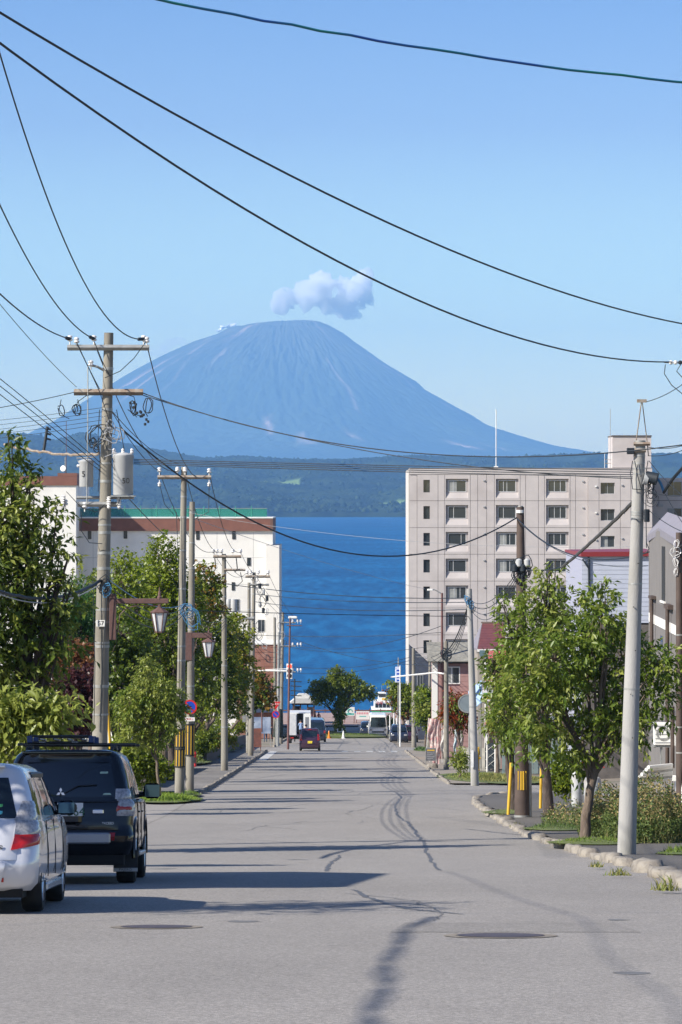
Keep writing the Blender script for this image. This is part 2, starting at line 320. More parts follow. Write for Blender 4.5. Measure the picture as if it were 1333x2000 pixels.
# clouds: lumpy bodies of white vapour beyond the air box
m_c = bpy.data.materials.new('cloud_vapour'); m_c.use_nodes = True; n_ = m_c.node_tree; n_.nodes.remove(n_.nodes['Principled BSDF'])
def cloud(name, cx, cyy, d, lumps, dens, label, core=0, amp=105):
    V = []; Fc = []; k = 0
    import bmesh
    bm = bmesh.new()
    for (a, b, r, yy) in lumps:
        r_ = r*d/F
        ret = bmesh.ops.create_icosphere(bm, subdivisions=4, radius=1, matrix=Matrix.Translation((Xp(a, d), d+yy, Zp(b, d)))@Matrix.Diagonal((r_, r_, r_*.8, 1)))
    me = bpy.data.meshes.new(name); bm.to_mesh(me); bm.free()
    o = link(name, me, None)
    md = o.modifiers.new('r', 'REMESH'); md.mode = 'VOXEL'; md.voxel_size = 17*d/38000
    me2 = bpy.data.meshes.new_from_object(o.evaluated_get(bpy.context.evaluated_depsgraph_get())); o.modifiers.clear(); o.data = me2
    n = len(me2.vertices); co = np.zeros(n*3, dtype=np.float32); me2.vertices.foreach_get('co', co); co = co.reshape(-1, 3)
    nr_ = np.zeros(n*3, dtype=np.float32); me2.vertices.foreach_get('normal', nr_); nr_ = nr_.reshape(-1, 3)
    u = .7*fbm(co[:, 0]/45, co[:, 2]/45+co[:, 1]/60, 53, 3)+fbm(co[:, 0]/150+co[:, 1]/230, co[:, 2]/150, 51, 4)+fbm(co[:, 1]/130+7, co[:, 2]/120+co[:, 0]/300, 52, 4)
    co += nr_*(u*amp)[:, None]; me2.vertices.foreach_set('co', co.ravel()); me2.update(); sm(me2)
    m = bpy.data.materials.new('cloud_vapour'); m.use_nodes = True; q = m.node_tree; q.nodes.remove(q.nodes['Principled BSDF'])
    p = q.nodes.new('ShaderNodeVolumePrincipled'); p.inputs['Color'].default_value = (1, 1, 1, 1); p.inputs['Density'].default_value = dens; p.inputs['Anisotropy'].default_value = -.1
    q.links.new(p.outputs[0], q.nodes['Material Output'].inputs['Volume']); me2.materials.clear(); me2.materials.append(m)
    me3 = me2.copy(); nr3 = np.zeros(n*3, dtype=np.float32); me2.vertices.foreach_get('normal', nr3); c3 = co-nr3.reshape(-1, 3)*core; c3 += nr3.reshape(-1, 3)*(fbm(co[:, 0]/28+co[:, 1]/40, co[:, 2]/26, 57, 4)*34)[:, None]; me3.vertices.foreach_set('co', c3.ravel()); me3.update(); me3.materials.clear()
    if core: link('vapour_core', sm(me3), mat('cloud_core', (.97, .97, .97), rough=1., spec=0.), o)
    tag(o, label, 'cloud'); return o
cloud('cloud', 0, 0, 38000, [(556, 588, 15, 0), (575, 577, 19, 60), (600, 572, 24, 0), (628, 566, 27, -60), (652, 570, 28, 60), (672, 562, 30, 0), (693, 562, 29, -40), (705, 553, 21, 0), (640, 592, 18, 0), (668, 600, 19, 60), (690, 594, 17, 0), (706, 576, 20, 0), (720, 572, 11, 0), (696, 612, 10, 0)], 0.02,
      'white puffy cloud floating just above the summit of the volcano')
cloud('cloud', 0, 0, 38500, [(428, 646, 8, 0), (437, 640, 10, 0), (449, 637, 9, 0), (458, 637, 6, 0)], .02, 'small white cloud tuft behind the left shoulder of the summit', 8, 40)
cloud('cloud', 0, 0, 39000, [(318, 684, 17, 0), (338, 676, 17, 0), (356, 670, 16, 0), (372, 672, 14, 0), (300, 690, 10, 0)], .0035, 'faint pale cloud wisp above the left slope of the volcano')
cloud('cloud', 0, 0, 39000, [(730, 602, 9, 0), (752, 600, 8, 0), (772, 603, 7, 0), (788, 599, 8, 0), (800, 601, 6, 0)], .0012, 'thin grey wisp trailing right of the summit cloud')
# ================================================================= STREET SURFACES
def strip(xl, xr, ys, dz, nx=2):
    V = []; Fc = []
    for j, y in enumerate(ys):
        a = xl(y) if callable(xl) else xl; b = xr(y) if callable(xr) else xr
        for i in range(nx): x = a+(b-a)*i/(nx-1); V.append((x, y, gz(y)+(dz(x, y) if callable(dz) else dz)))
    for j in range(len(ys)-1):
        for i in range(nx-1): k = j*nx+i; Fc.append((k, k+1, k+nx+1, k+nx))
    return npmesh('s', V, Fc)
def ips(pts): return lambda y: float(np.interp(y, [p[0] for p in pts], [p[1] for p in pts]))
kerbR = ips([(10, 4.75), (46, 4.75), (54, 4.95), (64, 4.95), (73, 4.62), (80, 4.42), (110, 4.42), (116, 4.55), (120, 4.9), (123, 5.6), (124.5, 6.6)])
edgeR = lambda y: 4.45 if y > 142 else (min(kerbR(y), 4.95) if y < 122 else 4.7)
YS = [float(v) for v in np.arange(-20, 428, 1.)]
# asphalt: coarse chips, tonal drift, worn wheel tracks
def asphalt(name, base, var, seed=0.):
    m = mat(name, tuple(base*.89*v for v in (1.09, 1.02, .955)), tuple(base*1.17*v for v in (1.09, 1.02, .95)), scale=34, detail=8, rough=.88, spec=.35, bump=.55, bscale=75, bdist=.012, c3=tuple(base*.62*v for v in (1, .99, .99)), s3=.0)
    n = m.node_tree; N = n.nodes; L = n.links; b = N['Principled BSDF']; src = b.inputs['Base Color'].links[0].from_socket
    tc = N.new('ShaderNodeTexCoord')
    def layer(scale, stretch, lo, hi, f, src, det=4):
        mp = N.new('ShaderNodeMapping'); mp.inputs['Scale'].default_value = stretch; mp.inputs['Location'].default_value = (seed+scale, 3.1*scale, 0); L.new(tc.outputs['Object'], mp.inputs[0])
        t = N.new('ShaderNodeTexNoise'); t.inputs['Scale'].default_value = scale; t.inputs['Detail'].default_value = det; L.new(mp.outputs[0], t.inputs[0])
        r = N.new('ShaderNodeMapRange'); r.inputs[1].default_value = lo; r.inputs[2].default_value = hi; r.inputs[3].default_value = f; r.inputs[4].default_value = 2-f; L.new(t.outputs['Fac'], r.inputs[0])
        mx = N.new('ShaderNodeMix'); mx.data_type = 'RGBA'; mx.blend_type = 'MULTIPLY'; mx.inputs[0].default_value = 1; L.new(src, mx.inputs[6]); L.new(r.outputs[0], mx.inputs[7]); return mx.outputs[2]
    src = layer(.55, (1, .35, 1), .3, .7, 1-var*.6, src); src = layer(.16, (1, .5, 1), .3, .7, 1-var*.8, src); src = layer(5, (1, .4, 1), .3, .7, 1-var*.5, src, 6); src = layer(150, (1, 1, 1), .35, .65, .60, src, 2); src = layer(28, (1, .5, 1), .35, .65, .84, src, 3)
    L.new(src, b.inputs['Base Color']); return m
m_road = asphalt('road_asphalt', .222, .09)
m_walk = asphalt('sidewalk_asphalt', .095, .14, 5.)
m_apron = asphalt('worn_pale_asphalt', .24, .12, 9.)
m_paint = mat('road_paint', (.62, .62, .60), (.40, .40, .39), scale=9, rough=.7, c3=(.24, .23, .23), s3=5, detail=8)
m_tar = mat('seam_tar', (.075, .075, .08), (.11, .108, .11), scale=5, rough=.6)
m_stone = mat('kerb_granite', (.27, .245, .21), (.17, .15, .13), scale=5, rough=.9, bump=.9, bscale=16, bdist=.03, c3=(.15, .13, .11), s3=2.4)
m_conc = mat('aged_concrete', (.31, .30, .27), (.22, .215, .19), scale=2.2, rough=.9, bump=.4, bscale=20, c3=(.16, .155, .14), s3=1.0, detail=8)
tag(link('road', strip(LX, edgeR, YS, 0, 8), m_road), kind='structure')
tag(link('side_street', strip(lambda y: edgeR(y)+.01, 60, [122.5, 128, 134, 141.5], -.003, 12), m_road), kind='structure')
tag(link('side_street', strip(-60, 60, [242, 250, 258, 264], -.006, 12), m_road), kind='structure')
tag(link('sidewalk', strip(lambda y: kerbR(y)+.12, lambda y: 8.6 if y < 119 else 8.6-(y-119)*.1, [20+i for i in range(104)], .11, 4), m_walk), kind='structure')
tag(link('sidewalk', strip(4.55, 6.4, [142+i*2 for i in range(50)], .06, 3), mat('sandy_path', (.27, .23, .19), (.20, .18, .15), scale=3, rough=.95, bump=.4, bscale=30)), kind='structure')
tag(link('sidewalk', strip(-7.6, LX-.16, [126+i*2 for i in range(58)], .09, 3), asphalt('old_sidewalk_asphalt', .17, .2, 3.)), kind='structure')
tag(link('forecourt', strip(-9.0, LX-.02, [20+i for i in range(106)], .0, 3), m_apron), kind='structure')
# kerb stones, one by one
def stone_mesh(L_, w_, h_, seed, rough=.03):
    r = random.Random(seed); b = MB()
    import bmesh
    bm = bmesh.new(); bmesh.ops.create_cube(bm, size=1); bmesh.ops.subdivide_edges(bm, edges=bm.edges, cuts=2, use_grid_fill=True)
    for v in bm.verts:
        x, y, z = v.co*2; k = 1-.10*((abs(x) > .9)+(abs(y) > .9)+(z > .9)-1)
        v.co = Vector((x*w_/2*(k if z > .2 else 1)+r.gauss(0, rough)*.6, y*L_/2*(k if abs(y) > .9 and z > 0 else 1)+r.gauss(0, rough), z*h_/2*k+r.gauss(0, rough)*.5))
    me = bpy.data.meshes.new('kerb_stone'); bm.to_mesh(me); bm.free(); return sm(me)
stones = [stone_mesh(1, .36, .30, i, .018) for i in range(6)]
stones += [stone_mesh(1, .30, .26, 50+i, .03) for i in range(6)]
def kerb(name, path, seglen, gap, mats, zt=.05, wsc=1.):
    root = empty(name, path[0]); root['kind'] = 'structure'
    P = [Vector(p) for p in path]; acc = 0; L_ = [0]
    for a, b in zip(P, P[1:]): L_.append(L_[-1]+(b-a).length)
    s = 0; k = 0
    while s < L_[-1]-.3:
        ln = seglen*(random.uniform(.7, 1.25)); ln = min(ln, L_[-1]-s)
        t = s+ln/2; q = [float(np.interp(t, L_, [p[i] for p in P])) for i in range(3)]
        t2 = s+ln; q2 = [float(np.interp(t2, L_, [p[i] for p in P])) for i in range(3)]; t1 = s; q1 = [float(np.interp(t1, L_, [p[i] for p in P])) for i in range(3)]
        o = link('kerb_stone', stones[(k*5) % 12], mats, root); o.location = Vector(q)-root.location+Vector((0, 0, zt-.02))
        o.rotation_euler = (math.atan2(q2[2]-q1[2], math.hypot(q2[0]-q1[0], q2[1]-q1[1])), 0, -math.atan2(q2[0]-q1[0], q2[1]-q1[1])); o.scale = (wsc*random.uniform(.85, 1.2), ln-gap, random.uniform(.75, 1.15))
        s += ln+(random.uniform(0, gap*2)); k += 1
    return root
kr = [(kerbR(y)+.02, y, gz(y)) for y in np.arange(28, 124.6, 1.0)]
kerb('kerb', [p for p in kr if p[1] < 58], 2.2, .75, m_stone, .07, 1.35)
kerb('kerb', [p for p in kr if 58.5 < p[1] < 125], 2.1, .42, m_stone, .03, 1.0)
kerb('kerb', [(LX-.06, y, gz(y)) for y in np.arange(126, 242, 4)], 2.2, .05, m_conc, .02, .6)
kerb('kerb', [(4.52, y, gz(y)) for y in np.arange(143, 241, 4)], 2.2, .06, m_conc, .0, .5)
kerb('kerb', [(LX-.06, y, gz(y)) for y in np.arange(265, 340, 4)], 3, .05, m_conc, .02, .6)
# markings
def flat_poly(name, pts, dz, m, kind='structure', parent=None):
    c = [(x, y, gz(y)+dz) for x, y in pts]; me = bpy.data.meshes.new(name); me.from_pydata(c, [], [tuple(range(len(c)))]); o = link(name, me, m, parent)
    if kind: tag(o, kind=kind)
    return o
mk = empty('road_markings', (0, 230, gz(230))); mk['kind'] = 'structure'
def mark(name, x0, x1, y0, y1, skew=0.):
    c = [(x0, y0), (x1, y0), (x1+skew, y1), (x0+skew, y1)]; me = bpy.data.meshes.new(name)
    me.from_pydata([(x, y-230, gz(y)+.010-gz(230)) for x, y in c], [], [(0, 1, 2, 3)]); link(name, me, m_paint, mk)
for i in range(5): mark('crosswalk_stripe', .05+i*.86, .50+i*.86, 236.5, 240.5)
mark('crosswalk_stripe', 4.9, 5.9, 229, 233)
mark('edge_line', -5.0, -4.45, 203, 240); mark('stop_line', -4.2, -.1, 228.5, 230.0); mark('edge_line', -4.6, .6, 212.5, 213.2)
mark('edge_line', -4.9, 4.2, 243.4, 244.4)
# tar sealed cracks
def ribbon(name, pts, w0, dz, m, par=None, jit=.2):
    P = []; 
    for (a, b) in zip(pts, pts[1:]):
        for k in range(10): t = k/10; P.append((a[0]+(b[0]-a[0])*t, a[1]+(b[1]-a[1])*t, a[2]+(b[2]-a[2])*t))
    P.append(pts[-1]); V = []; Fc = []
    for i, p in enumerate(P):
        a = P[max(0, i-1)]; b = P[min(len(P)-1, i+1)]; d = Vector((b[0]-a[0], b[1]-a[1])).normalized(); n = Vector((-d.y, d.x))*p[2]*w0*random.uniform(1-jit, 1+jit)*.5
        jx = random.gauss(0, .02)
        V += [(p[0]+n.x+jx, p[1]+n.y, gz(p[1])+dz), (p[0]-n.x+jx, p[1]-n.y, gz(p[1])+dz)]
        if i: k = 2*i; Fc.append((k-2, k-1, k+1, k))
    return link(name, npmesh(name, V, Fc), m, par)
def rp(l):
    out = []
    for a, b, wd in l: d = dist_of(b); out.append((Xp(a, d), d, wd))
    return out
tr = empty('tar_seams', (0, 0, 0)); tr['kind'] = 'structure'
for l in ([(775, 1548, 1), (784, 1558, 1), (772, 1575, 1), (776, 1592, 1), (800, 1610, 1), (815, 1630, 1), (832, 1652, 1), (838, 1675, .9), (858, 1700, .8)],
          [(640, 1702, 1), (641, 1690, 1), (660, 1678, .9), (664, 1670, .6)], [(690, 1738, .8), (715, 1752, 1), (760, 1766, 1), (800, 1776, 1), (850, 1781, .9), (905, 1786, .6)],
          [(655, 1440, 1), (672, 1447, 1), (665, 1456, 1), (660, 1464, 1)], [(690, 1440, 1), (705, 1455, 1)], [(735, 1440, 1), (752, 1450, 1), (760, 1460, 1)],
          [(770, 1452, 1), (776, 1460, 1)], [(545, 1588, .6), (620, 1584, .6)], [(500, 1520, .8), (560, 1513, .8)], [(690, 1500, .8), (760, 1512, .8), (800, 1530, .8)]):
    ribbon('tar_seam', rp(l), .075, .004, m_tar, tr)
rk = random.Random(11)
for i in range(22):      # fine dry cracks wandering over the asphalt
    x, y = rk.uniform(-4.4, 4.0), rk.uniform(38, 150); a = rk.uniform(-.5, .5)+(math.pi/2 if i % 3 else 0); l = []
    for k in range(rk.randint(4, 9)): l.append((x, y, rk.uniform(.6, 1.2))); a += rk.gauss(0, .45); st_ = rk.uniform(.3, .9)*(1+y/90); x += math.cos(a)*st_*.6; y += math.sin(a)*st_*1.6
    l = [q for q in l if -4.9 < q[0] < 4.2 and q[1] > 34]
    if len(l) > 2: ribbon('tar_seam', l, .022, .0035, MATS['seam_tar'], tr, .5)
m_stain = mat('oil_stain', (.12, .115, .11), (.17, .165, .16), scale=3, rough=.7)
for i in range(7):
    x, y, r_ = rk.uniform(-4, 3.6), rk.uniform(26, 90), rk.uniform(.08, .30); me = bpy.data.meshes.new('stain'); me.from_pydata([(x+r_*math.cos(q)*rk.uniform(.6, 1.1), y+r_*math.sin(q)*rk.uniform(.8, 1.8), 0) for q in [k*math.pi/8 for k in range(16)]], [], [tuple(range(16))])
    for v in me.vertices: v.co.z = gz(v.co.y)+.0025
    link('stain', me, m_stain, tr)
# manhole covers in a worn patch
def manhole(px, py, r, lab, patch=1.6):
    d = dist_of(py); x = Xp(px, d)
    n = 40; sl_ = (gz(d+1)-gz(d-1))/2
    root = empty('manhole_cover', (x, d, gz(d)+.006), lab, 'manhole cover')
    def disc(r0, z): return [(r0*math.cos(2*math.pi*i/n)*1., r0*math.sin(2*math.pi*i/n), z+sl_*r0*math.sin(2*math.pi*i/n)) for i in range(n)]
    me = bpy.data.meshes.new('lid'); me.from_pydata(disc(r, .004), [], [tuple(range(n))]); link('lid', me, mat('cast_iron', (.085, .065, .068), (.055, .045, .05), scale=12, rough=.55, bump=.5, bscale=60), root)
    me = bpy.data.meshes.new('collar'); me.from_pydata(disc(r*1.3, 0)+disc(r*1.02, 0), [], [(i, (i+1) % n, n+(i+1) % n, n+i) for i in range(n)]); link('collar', me, mat('collar_concrete', (.24, .21, .17), (.16, .14, .12), scale=6, rough=.95), root)
    return root
manhole(978, 1828, .42, 'purplish iron manhole cover in a pale ring on the right of the road')
manhole(306, 1811, .36, 'dark iron manhole cover at the left behind the parked cars')
flat_poly('road_patch', [(Xp(760, 34.2), 34.2-.75), (Xp(1240, 34.2), 34.2-.75), (Xp(1190, 36), 35.6), (Xp(790, 36), 35.6)], .003, asphalt('patched_asphalt', .185, .12, 12.))
# shore: brick promenade and round green island
m_pave = mat('promenade_brick', (.36, .25, .22), (.29, .21, .19), scale=9, rough=.9, c3=(.22, .17, .15), s3=.8)
tag(link('promenade', strip(-60, 60, [398, 405, 412, 420, 428, 433.5], lambda x, y: .12+(y-398)*.02, 6), m_pave), kind='structure')
m_soil = mat('grass_soil', (.075, .105, .028), (.12, .14, .04), scale=1.5, rough=.95, bump=.5, bscale=14)
# ---- grass and weeds
def blades(n, area, hmin, hmax, wd, lean=.4):
    P = np.array([area() for _ in range(n)]); h = rng.uniform(hmin, hmax, n); a = rng.uniform(0, 2*np.pi, n); w = wd*rng.uniform(.6, 1.3, n)
    dx = np.cos(a)*w; dy = np.sin(a)*w; la = rng.uniform(0, 2*np.pi, n); ll = h*lean*rng.random(n)
    b0 = P+np.stack([dx, dy, 0*dx], -1); b1 = P-np.stack([dx, dy, 0*dx], -1)
    m0 = P+np.stack([np.cos(la)*ll*.35, np.sin(la)*ll*.35, h*.6], -1); t = P+np.stack([np.cos(la)*ll, np.sin(la)*ll, h], -1)
    V = np.stack([b0, b1, m0-np.stack([dx, dy, 0*dx], -1)*.7, m0+np.stack([dx, dy, 0*dx], -1)*.7, t], 1).reshape(-1, 3)
    k = np.arange(n)[:, None]*5; Fc = np.concatenate([k+np.array([0, 1, 2]), k+np.array([0, 2, 3]), k+np.array([3, 2, 4])])
    return V, Fc, n
m_leaf = mat('leaf_green', (1, 1, 1), rough=.42, spec=.5, attr='tint', trans=.45)
m_grass = mat('grass_blade', (1, 1, 1), rough=.6, spec=.3, attr='tint', trans=.25)
def clumpy(x, y): return .35+.65*abs(math.sin(x*7.3+y*3.1)*math.cos(y*5.7-x*2.3))
def grass(name, pos, rx, ry, n, h, c1=(.10, .17, .025), c2=(.20, .24, .05), wd=.012, kind='stuff', base=True, dz=.0, lab=None):
    x0, y0 = pos; z = lambda x, y: gz(y)+float(ground_off(np.array(x), np.array(y)))+dz
    def ar():
        while 1:
            a, b = random.uniform(-1, 1), random.uniform(-1, 1)
            if random.random() < clumpy(x0+a*rx, y0+b*ry)*max(0, 1.15-(a*a+b*b))+.05 and a*a+b*b < 1+.25*math.sin(5*math.atan2(b, a)+x0*3): x, y = x0+a*rx, y0+b*ry; return (x, y, z(x, y)-.01)
    V, Fc, k = blades(n, ar, h*.15, h, wd, .9)
    V = V.reshape(-1, 5, 3); fo = np.clip(1.15-((V[:, 0, 0]-x0)/rx)**2-((V[:, 0, 1]-y0)/ry)**2, .15, 1)*(.6+.5*np.abs(np.sin(V[:, 0, 0]*9+V[:, 0, 1]*4))); bz = V[:, :1, 2:3].copy(); V[:, :, 2:3] = bz+(V[:, :, 2:3]-bz)*fo[:, None, None]; V = V.reshape(-1, 3)
    t = rng.random((k, 1, 1)); C = (np.array(c1)+(np.array(c2)-np.array(c1))*t)*np.ones((1, 5, 1))
    o = link(name, npmesh(name, V, Fc, C.reshape(-1, 3)), m_grass)
    if base:
        nn = 28; P = [(x0+rx*1.02*math.cos(q)*(1+.06*math.sin(3*q)), y0+ry*1.02*math.sin(q)*(1+.06*math.sin(3*q))) for q in [2*math.pi*i/nn for i in range(nn)]]
        me = bpy.data.meshes.new('soil_patch'); me.from_pydata([(x, y, z(x, y)+.012) for x, y in P]+[(x0, y0, z(x0, y0)+.10)], [], [(i, (i+1) % nn, nn) for i in range(nn)]); tag(link('soil_patch', sm(me), m_soil), kind='structure')
    return tag(o, kind='stuff')
# ================================================================= VEHICLES
m_tyre = mat('tyre_rubber', (.018, .018, .018), (.035, .034, .032), scale=8, rough=.85)
m_rim = mat('alloy_rim', (.45, .46, .48), rough=.3, metal=.85)
m_black = mat('black_plastic', (.015, .015, .017), rough=.5)
m_dark = mat('underbody_dark', (.010, .010, .010), rough=.9)
m_glass = glass('car_glass', (.010, .016, .020), .03)
m_glassp = glass('privacy_glass', (.006, .010, .014), .04)
m_red = mat('tail_lamp_red', (.38, .012, .010), rough=.12, spec=.6, coat=.6)
m_clear = mat('tail_lamp_clear', (.42, .42, .44), (.22, .22, .24), scale=30, rough=.12, spec=.7, coat=.8)
m_chrome = mat('chrome_trim', (.70, .71, .73), rough=.16, metal=1.)
m_white = mat('white_paint', (.74, .74, .72), rough=.4)
m_orange = mat('amber_lens', (.7, .22, .02), rough=.2)
class Shell:
    """body surface as rounded rectangles stacked in height: rows (z, y_rear, y_front, half_width, corner_radius, bow)"""
    def __init__(s, rows): s.r = np.array(rows, float)
    def row(s, z): return [float(np.interp(z, s.r[:, 0], s.r[:, k])) for k in range(1, 6)]
    def P(s, a, z):      # a: arc length from the start of the rear corner; <0 across the rear, then the corner, then the flank
        y0, y1, hw, rc, bow = s.row(z); q = math.pi/2*rc
        if a <= 0: x = hw-rc+a; return Vector((x, y0-bow*(1-(x/hw)**2), z))
        if a < q: t = a/rc; return Vector((hw-rc+rc*math.sin(t), y0+rc-rc*math.cos(t), z))
        y = y0+rc+(a-q); u = (y-(y0+y1)/2)/((y1-y0)/2); return Vector((hw-.05*abs(u)**4, y, z))
    def ax(s, x, z): y0, y1, hw, rc, b = s.row(z); return x-(hw-rc)
    def ay(s, y, z): y0, y1, hw, rc, b = s.row(z); return math.pi/2*rc+(y-y0-rc)
    def loop(s, z, n=6):
        y0, y1, hw, rc, bow = s.row(z); out = []
        for k in range(5): out.append(s.P(s.ax(0, z)*(1-k/5.), z))
        for k in range(n): out.append(s.P(math.pi/2*rc*(k/n)+1e-6, z))
        m = 14
        for k in range(m+1): out.append(s.P(math.pi/2*rc+(y1-y0-2*rc)*k/m, z))
        e = out[-1]; rf = min(rc*1.6, hw*.6)
        for k in range(1, n+1):
            t = math.pi/2*k/n; out.append(Vector((e.x-rf+rf*math.cos(t), e.y+rc*math.sin(t), z)))
        out.append(Vector((0, out[-1].y+.03, z)))
        return out+[Vector((-p.x, p.y, p.z)) for p in out[1:-1][::-1]]
    def build(s, name, m, par, cuts=(), zs=None):
        import bmesh
        zs = zs if zs is not None else list(s.r[:, 0]); V = []; Fc = []
        L_ = [s.loop(z) for z in zs]; n = len(L_[0])
        for l in L_: V += l
        for j in range(len(L_)-1):
            for i in range(n): k = (i+1) % n; Fc.append((j*n+i, j*n+k, (j+1)*n+k, (j+1)*n+i))
        Fc.append(tuple(range(n))[::-1]); Fc.append(tuple((len(L_)-1)*n+i for i in range(n)))
        b = MB(); b.add(V, Fc); me = b.mesh(name, True); o = link(name, me, m, par)
        if cuts:
            c = MB()
            for (y, z, r, w) in cuts:
                for sg in (-1, 1): c.cyl((sg*(w-.28), y, z), (sg*(w+.3), y, z), r, n=28)
            co = link('cut', c.mesh('cut'), m_dark); md = o.modifiers.new('b', 'BOOLEAN'); md.operation = 'DIFFERENCE'; md.object = co; md.solver = 'EXACT'
            bpy.context.view_layer.update(); me2 = bpy.data.meshes.new_from_object(o.evaluated_get(bpy.context.evaluated_depsgraph_get()))
            o.modifiers.clear(); o.data = me2; bpy.data.objects.remove(co)
            me2.set_sharp_from_angle(angle=R(38))
        return o
    def patch(s, name, m, par, c, off=.006, nu=8, nv=6, sg=1, th=.02, mode='y'):
        """c: four corners (a, z) bl, br, tr, tl; mode 'x' a is lateral on the rear, 'y' length on the flank, 'a' raw"""
        f = {'x': s.ax, 'y': s.ay, 'a': lambda a, z: a}[mode]; V = []; Vi = []
        for j in range(nv+1):
            v = j/nv
            for i in range(nu+1):
                u = i/nu
                A = ((1-u)*(1-v)*c[0][0]+u*(1-v)*c[1][0]+u*v*c[2][0]+(1-u)*v*c[3][0]); z = ((1-u)*(1-v)*c[0][1]+u*(1-v)*c[1][1]+u*v*c[2][1]+(1-u)*v*c[3][1])
                a = f(A, z); xa = (lambda x_: x_)
                def pp(a, z):
                    if mode == 'x' and A < 0: q = s.P(s.ax(-A, z), z); return Vector((-q.x, q.y, q.z))
                    return s.P(a, z)
                p = pp(a, z)
                if mode == 'x' and A < 0: du = Vector((1, 0, 0)); dv = pp(a, z+.02)-pp(a, z-.02)
                else: du = s.P(a+.01, z)-s.P(a-.01, z); dv = s.P(f(A, z+.02), z+.02)-s.P(f(A, z-.02), z-.02)
                n = du.cross(dv); n = n.normalized() if n.length > 1e-9 else Vector((0, -1, 0))
                o_ = off*(1 if 0 < i < nu and 0 < j < nv else .35)
                V.append(p+n*o_); Vi.append(p-n*th)
        w = nu+1; Fc = [(j*w+i, j*w+i+1, (j+1)*w+i+1, (j+1)*w+i) for j in range(nv) for i in range(nu)]
        K = len(V); rim = [i for i in range(w)]+[j*w+nu for j in range(1, nv+1)]+[nv*w+i for i in range(nu-1, -1, -1)]+[j*w for j in range(nv-1, 0, -1)]
        V2 = V+[Vi[i] for i in rim]; nr = len(rim)
        Fc += [(rim[k], K+k, K+(k+1) % nr, rim[(k+1) % nr]) for k in range(nr)]
        if sg < 0: V2 = [Vector((-p.x, p.y, p.z)) for p in V2]
        b = MB(); b.add(V2, Fc); return link(name, b.mesh(name, True), m, par)
def wheel(par, x, y, r, w, spokes=6, rimr=.68):
    sg = 1 if x > 0 else -1
    o = bpy.data.objects.new('wheel', None); COL.objects.link(o); o.parent = par; o.location = (x, y, r)
    b = MB(); prof = [(r*rimr, -w/2), (r*.93, -w/2), (r, -w/2+.03), (r, w/2-.03), (r*.93, w/2), (r*rimr, w/2)]
    n = 28; V = []
    for pr, px_ in prof:
        for k in range(n): q = 2*math.pi*k/n; V.append((px_, pr*math.cos(q), pr*math.sin(q)))
    m = len(prof); Fc = [(i*n+k, i*n+(k+1) % n, ((i+1) % m)*n+(k+1) % n, ((i+1) % m)*n+k) for i in range(m) for k in range(n)]
    b.add(V, Fc); b.build('tyre', m_tyre, o, True)
    b = MB(); b.cyl((sg*(w/2-.09), 0, 0), (sg*(w/2-.08), 0, 0), r*rimr*.98, n=24)
    b.cyl((sg*(w/2-.08), 0, 0), (sg*(w/2-.015), 0, 0), r*.14, n=12)
    for k in range(spokes):
        q = 2*math.pi*k/spokes; c, s_ = math.cos(q), math.sin(q)
        b.tube([(sg*(w/2-.03), c*r*.1, s_*r*.1), (sg*(w/2-.025), c*r*rimr*.95, s_*r*rimr*.95)], [.035, .028], 6)
    b.tube([(sg*(w/2-.02), r*rimr*.96*math.cos(2*math.pi*k/24), r*rimr*.96*math.sin(2*math.pi*k/24)) for k in range(25)], .012, 5)
    b.build('rim', m_rim, o, True); return o
def plate(par, loc, txt, size=.33, yellow=False, up='PLATE'):
    p = MB().box(-size/2, size/2, -.012, 0, -size/4, size/4, .004).build('number_plate', mat('plate_yellow', (.75, .58, .04), rough=.4) if yellow else m_white, par, loc=loc)
    tm = mat('plate_green', (.02, .10, .06), rough=.5) if not yellow else m_black
    text('plate_digits', txt, size*.46, tm, p, (.035, -.0145, -.035), sx=1.0); return p
def seats(par, rows, y0, z, m):     # seat backs and head rests seen through the glass
    for k, y in enumerate(rows):
        for sg in (-1, 1):
            b = MB().box(sg*.38-.24, sg*.38+.24, y, y+.14, z-.3, z+.28, .05); b.box(sg*.38-.12, sg*.38+.12, y+.02, y+.11, z+.32, z+.50, .03); b.build('seat', m, par)

# ---- black off-roader
m_bk = mat('black_car_paint', (.003, .003, .004), rough=.15, spec=.4, coat=.5)
m_silv = mat('silver_trim', (.34, .35, .37), rough=.35, metal=.6)
d0 = 47.9
suv = empty('parked_car', (-3.86, d0, gz(d0)), 'black four-wheel-drive wagon with a ski carrier on its roof, parked at the left kerb', 'car'); suv.rotation_euler = (math.atan2(gz(51.5)-gz(48.7), 2.8), 0, R(.6))
suv.scale = (1.01, 1.01, 1.03)
S = Shell([(.40, .06, 4.78, .86, .16, .03), (.50, .0, 4.86, .915, .18, .05), (.66, -.02, 4.90, .935, .18, .06), (.72, .03, 4.88, .925, .16, .06), (.95, .05, 4.86, .93, .14, .05), (1.08, .06, 4.78, .925, .13, .05), (1.14, .07, 4.6, .905, .12, .05), (1.16, .075, 4.5, .88, .12, .05)])
S.build('body', m_bk, suv, cuts=[(.98, .40, .50, .92), (3.76, .40, .50, .92)], zs=[.40, .45, .50, .58, .66, .69, .72, .82, .95, 1.02, 1.08, 1.11, 1.14, 1.16])
C_ = Shell([(1.14, .07, 3.72, .885, .14, .05), (1.20, .08, 3.6, .875, .14, .05), (1.45, .15, 3.25, .825, .15, .06), (1.68, .22, 2.85, .765, .17, .06), (1.76, .22, 2.72, .725, .19, .06), (1.81, .20, 2.6, .66, .22, .06), (1.835, .22, 2.4, .58, .24, .05)])
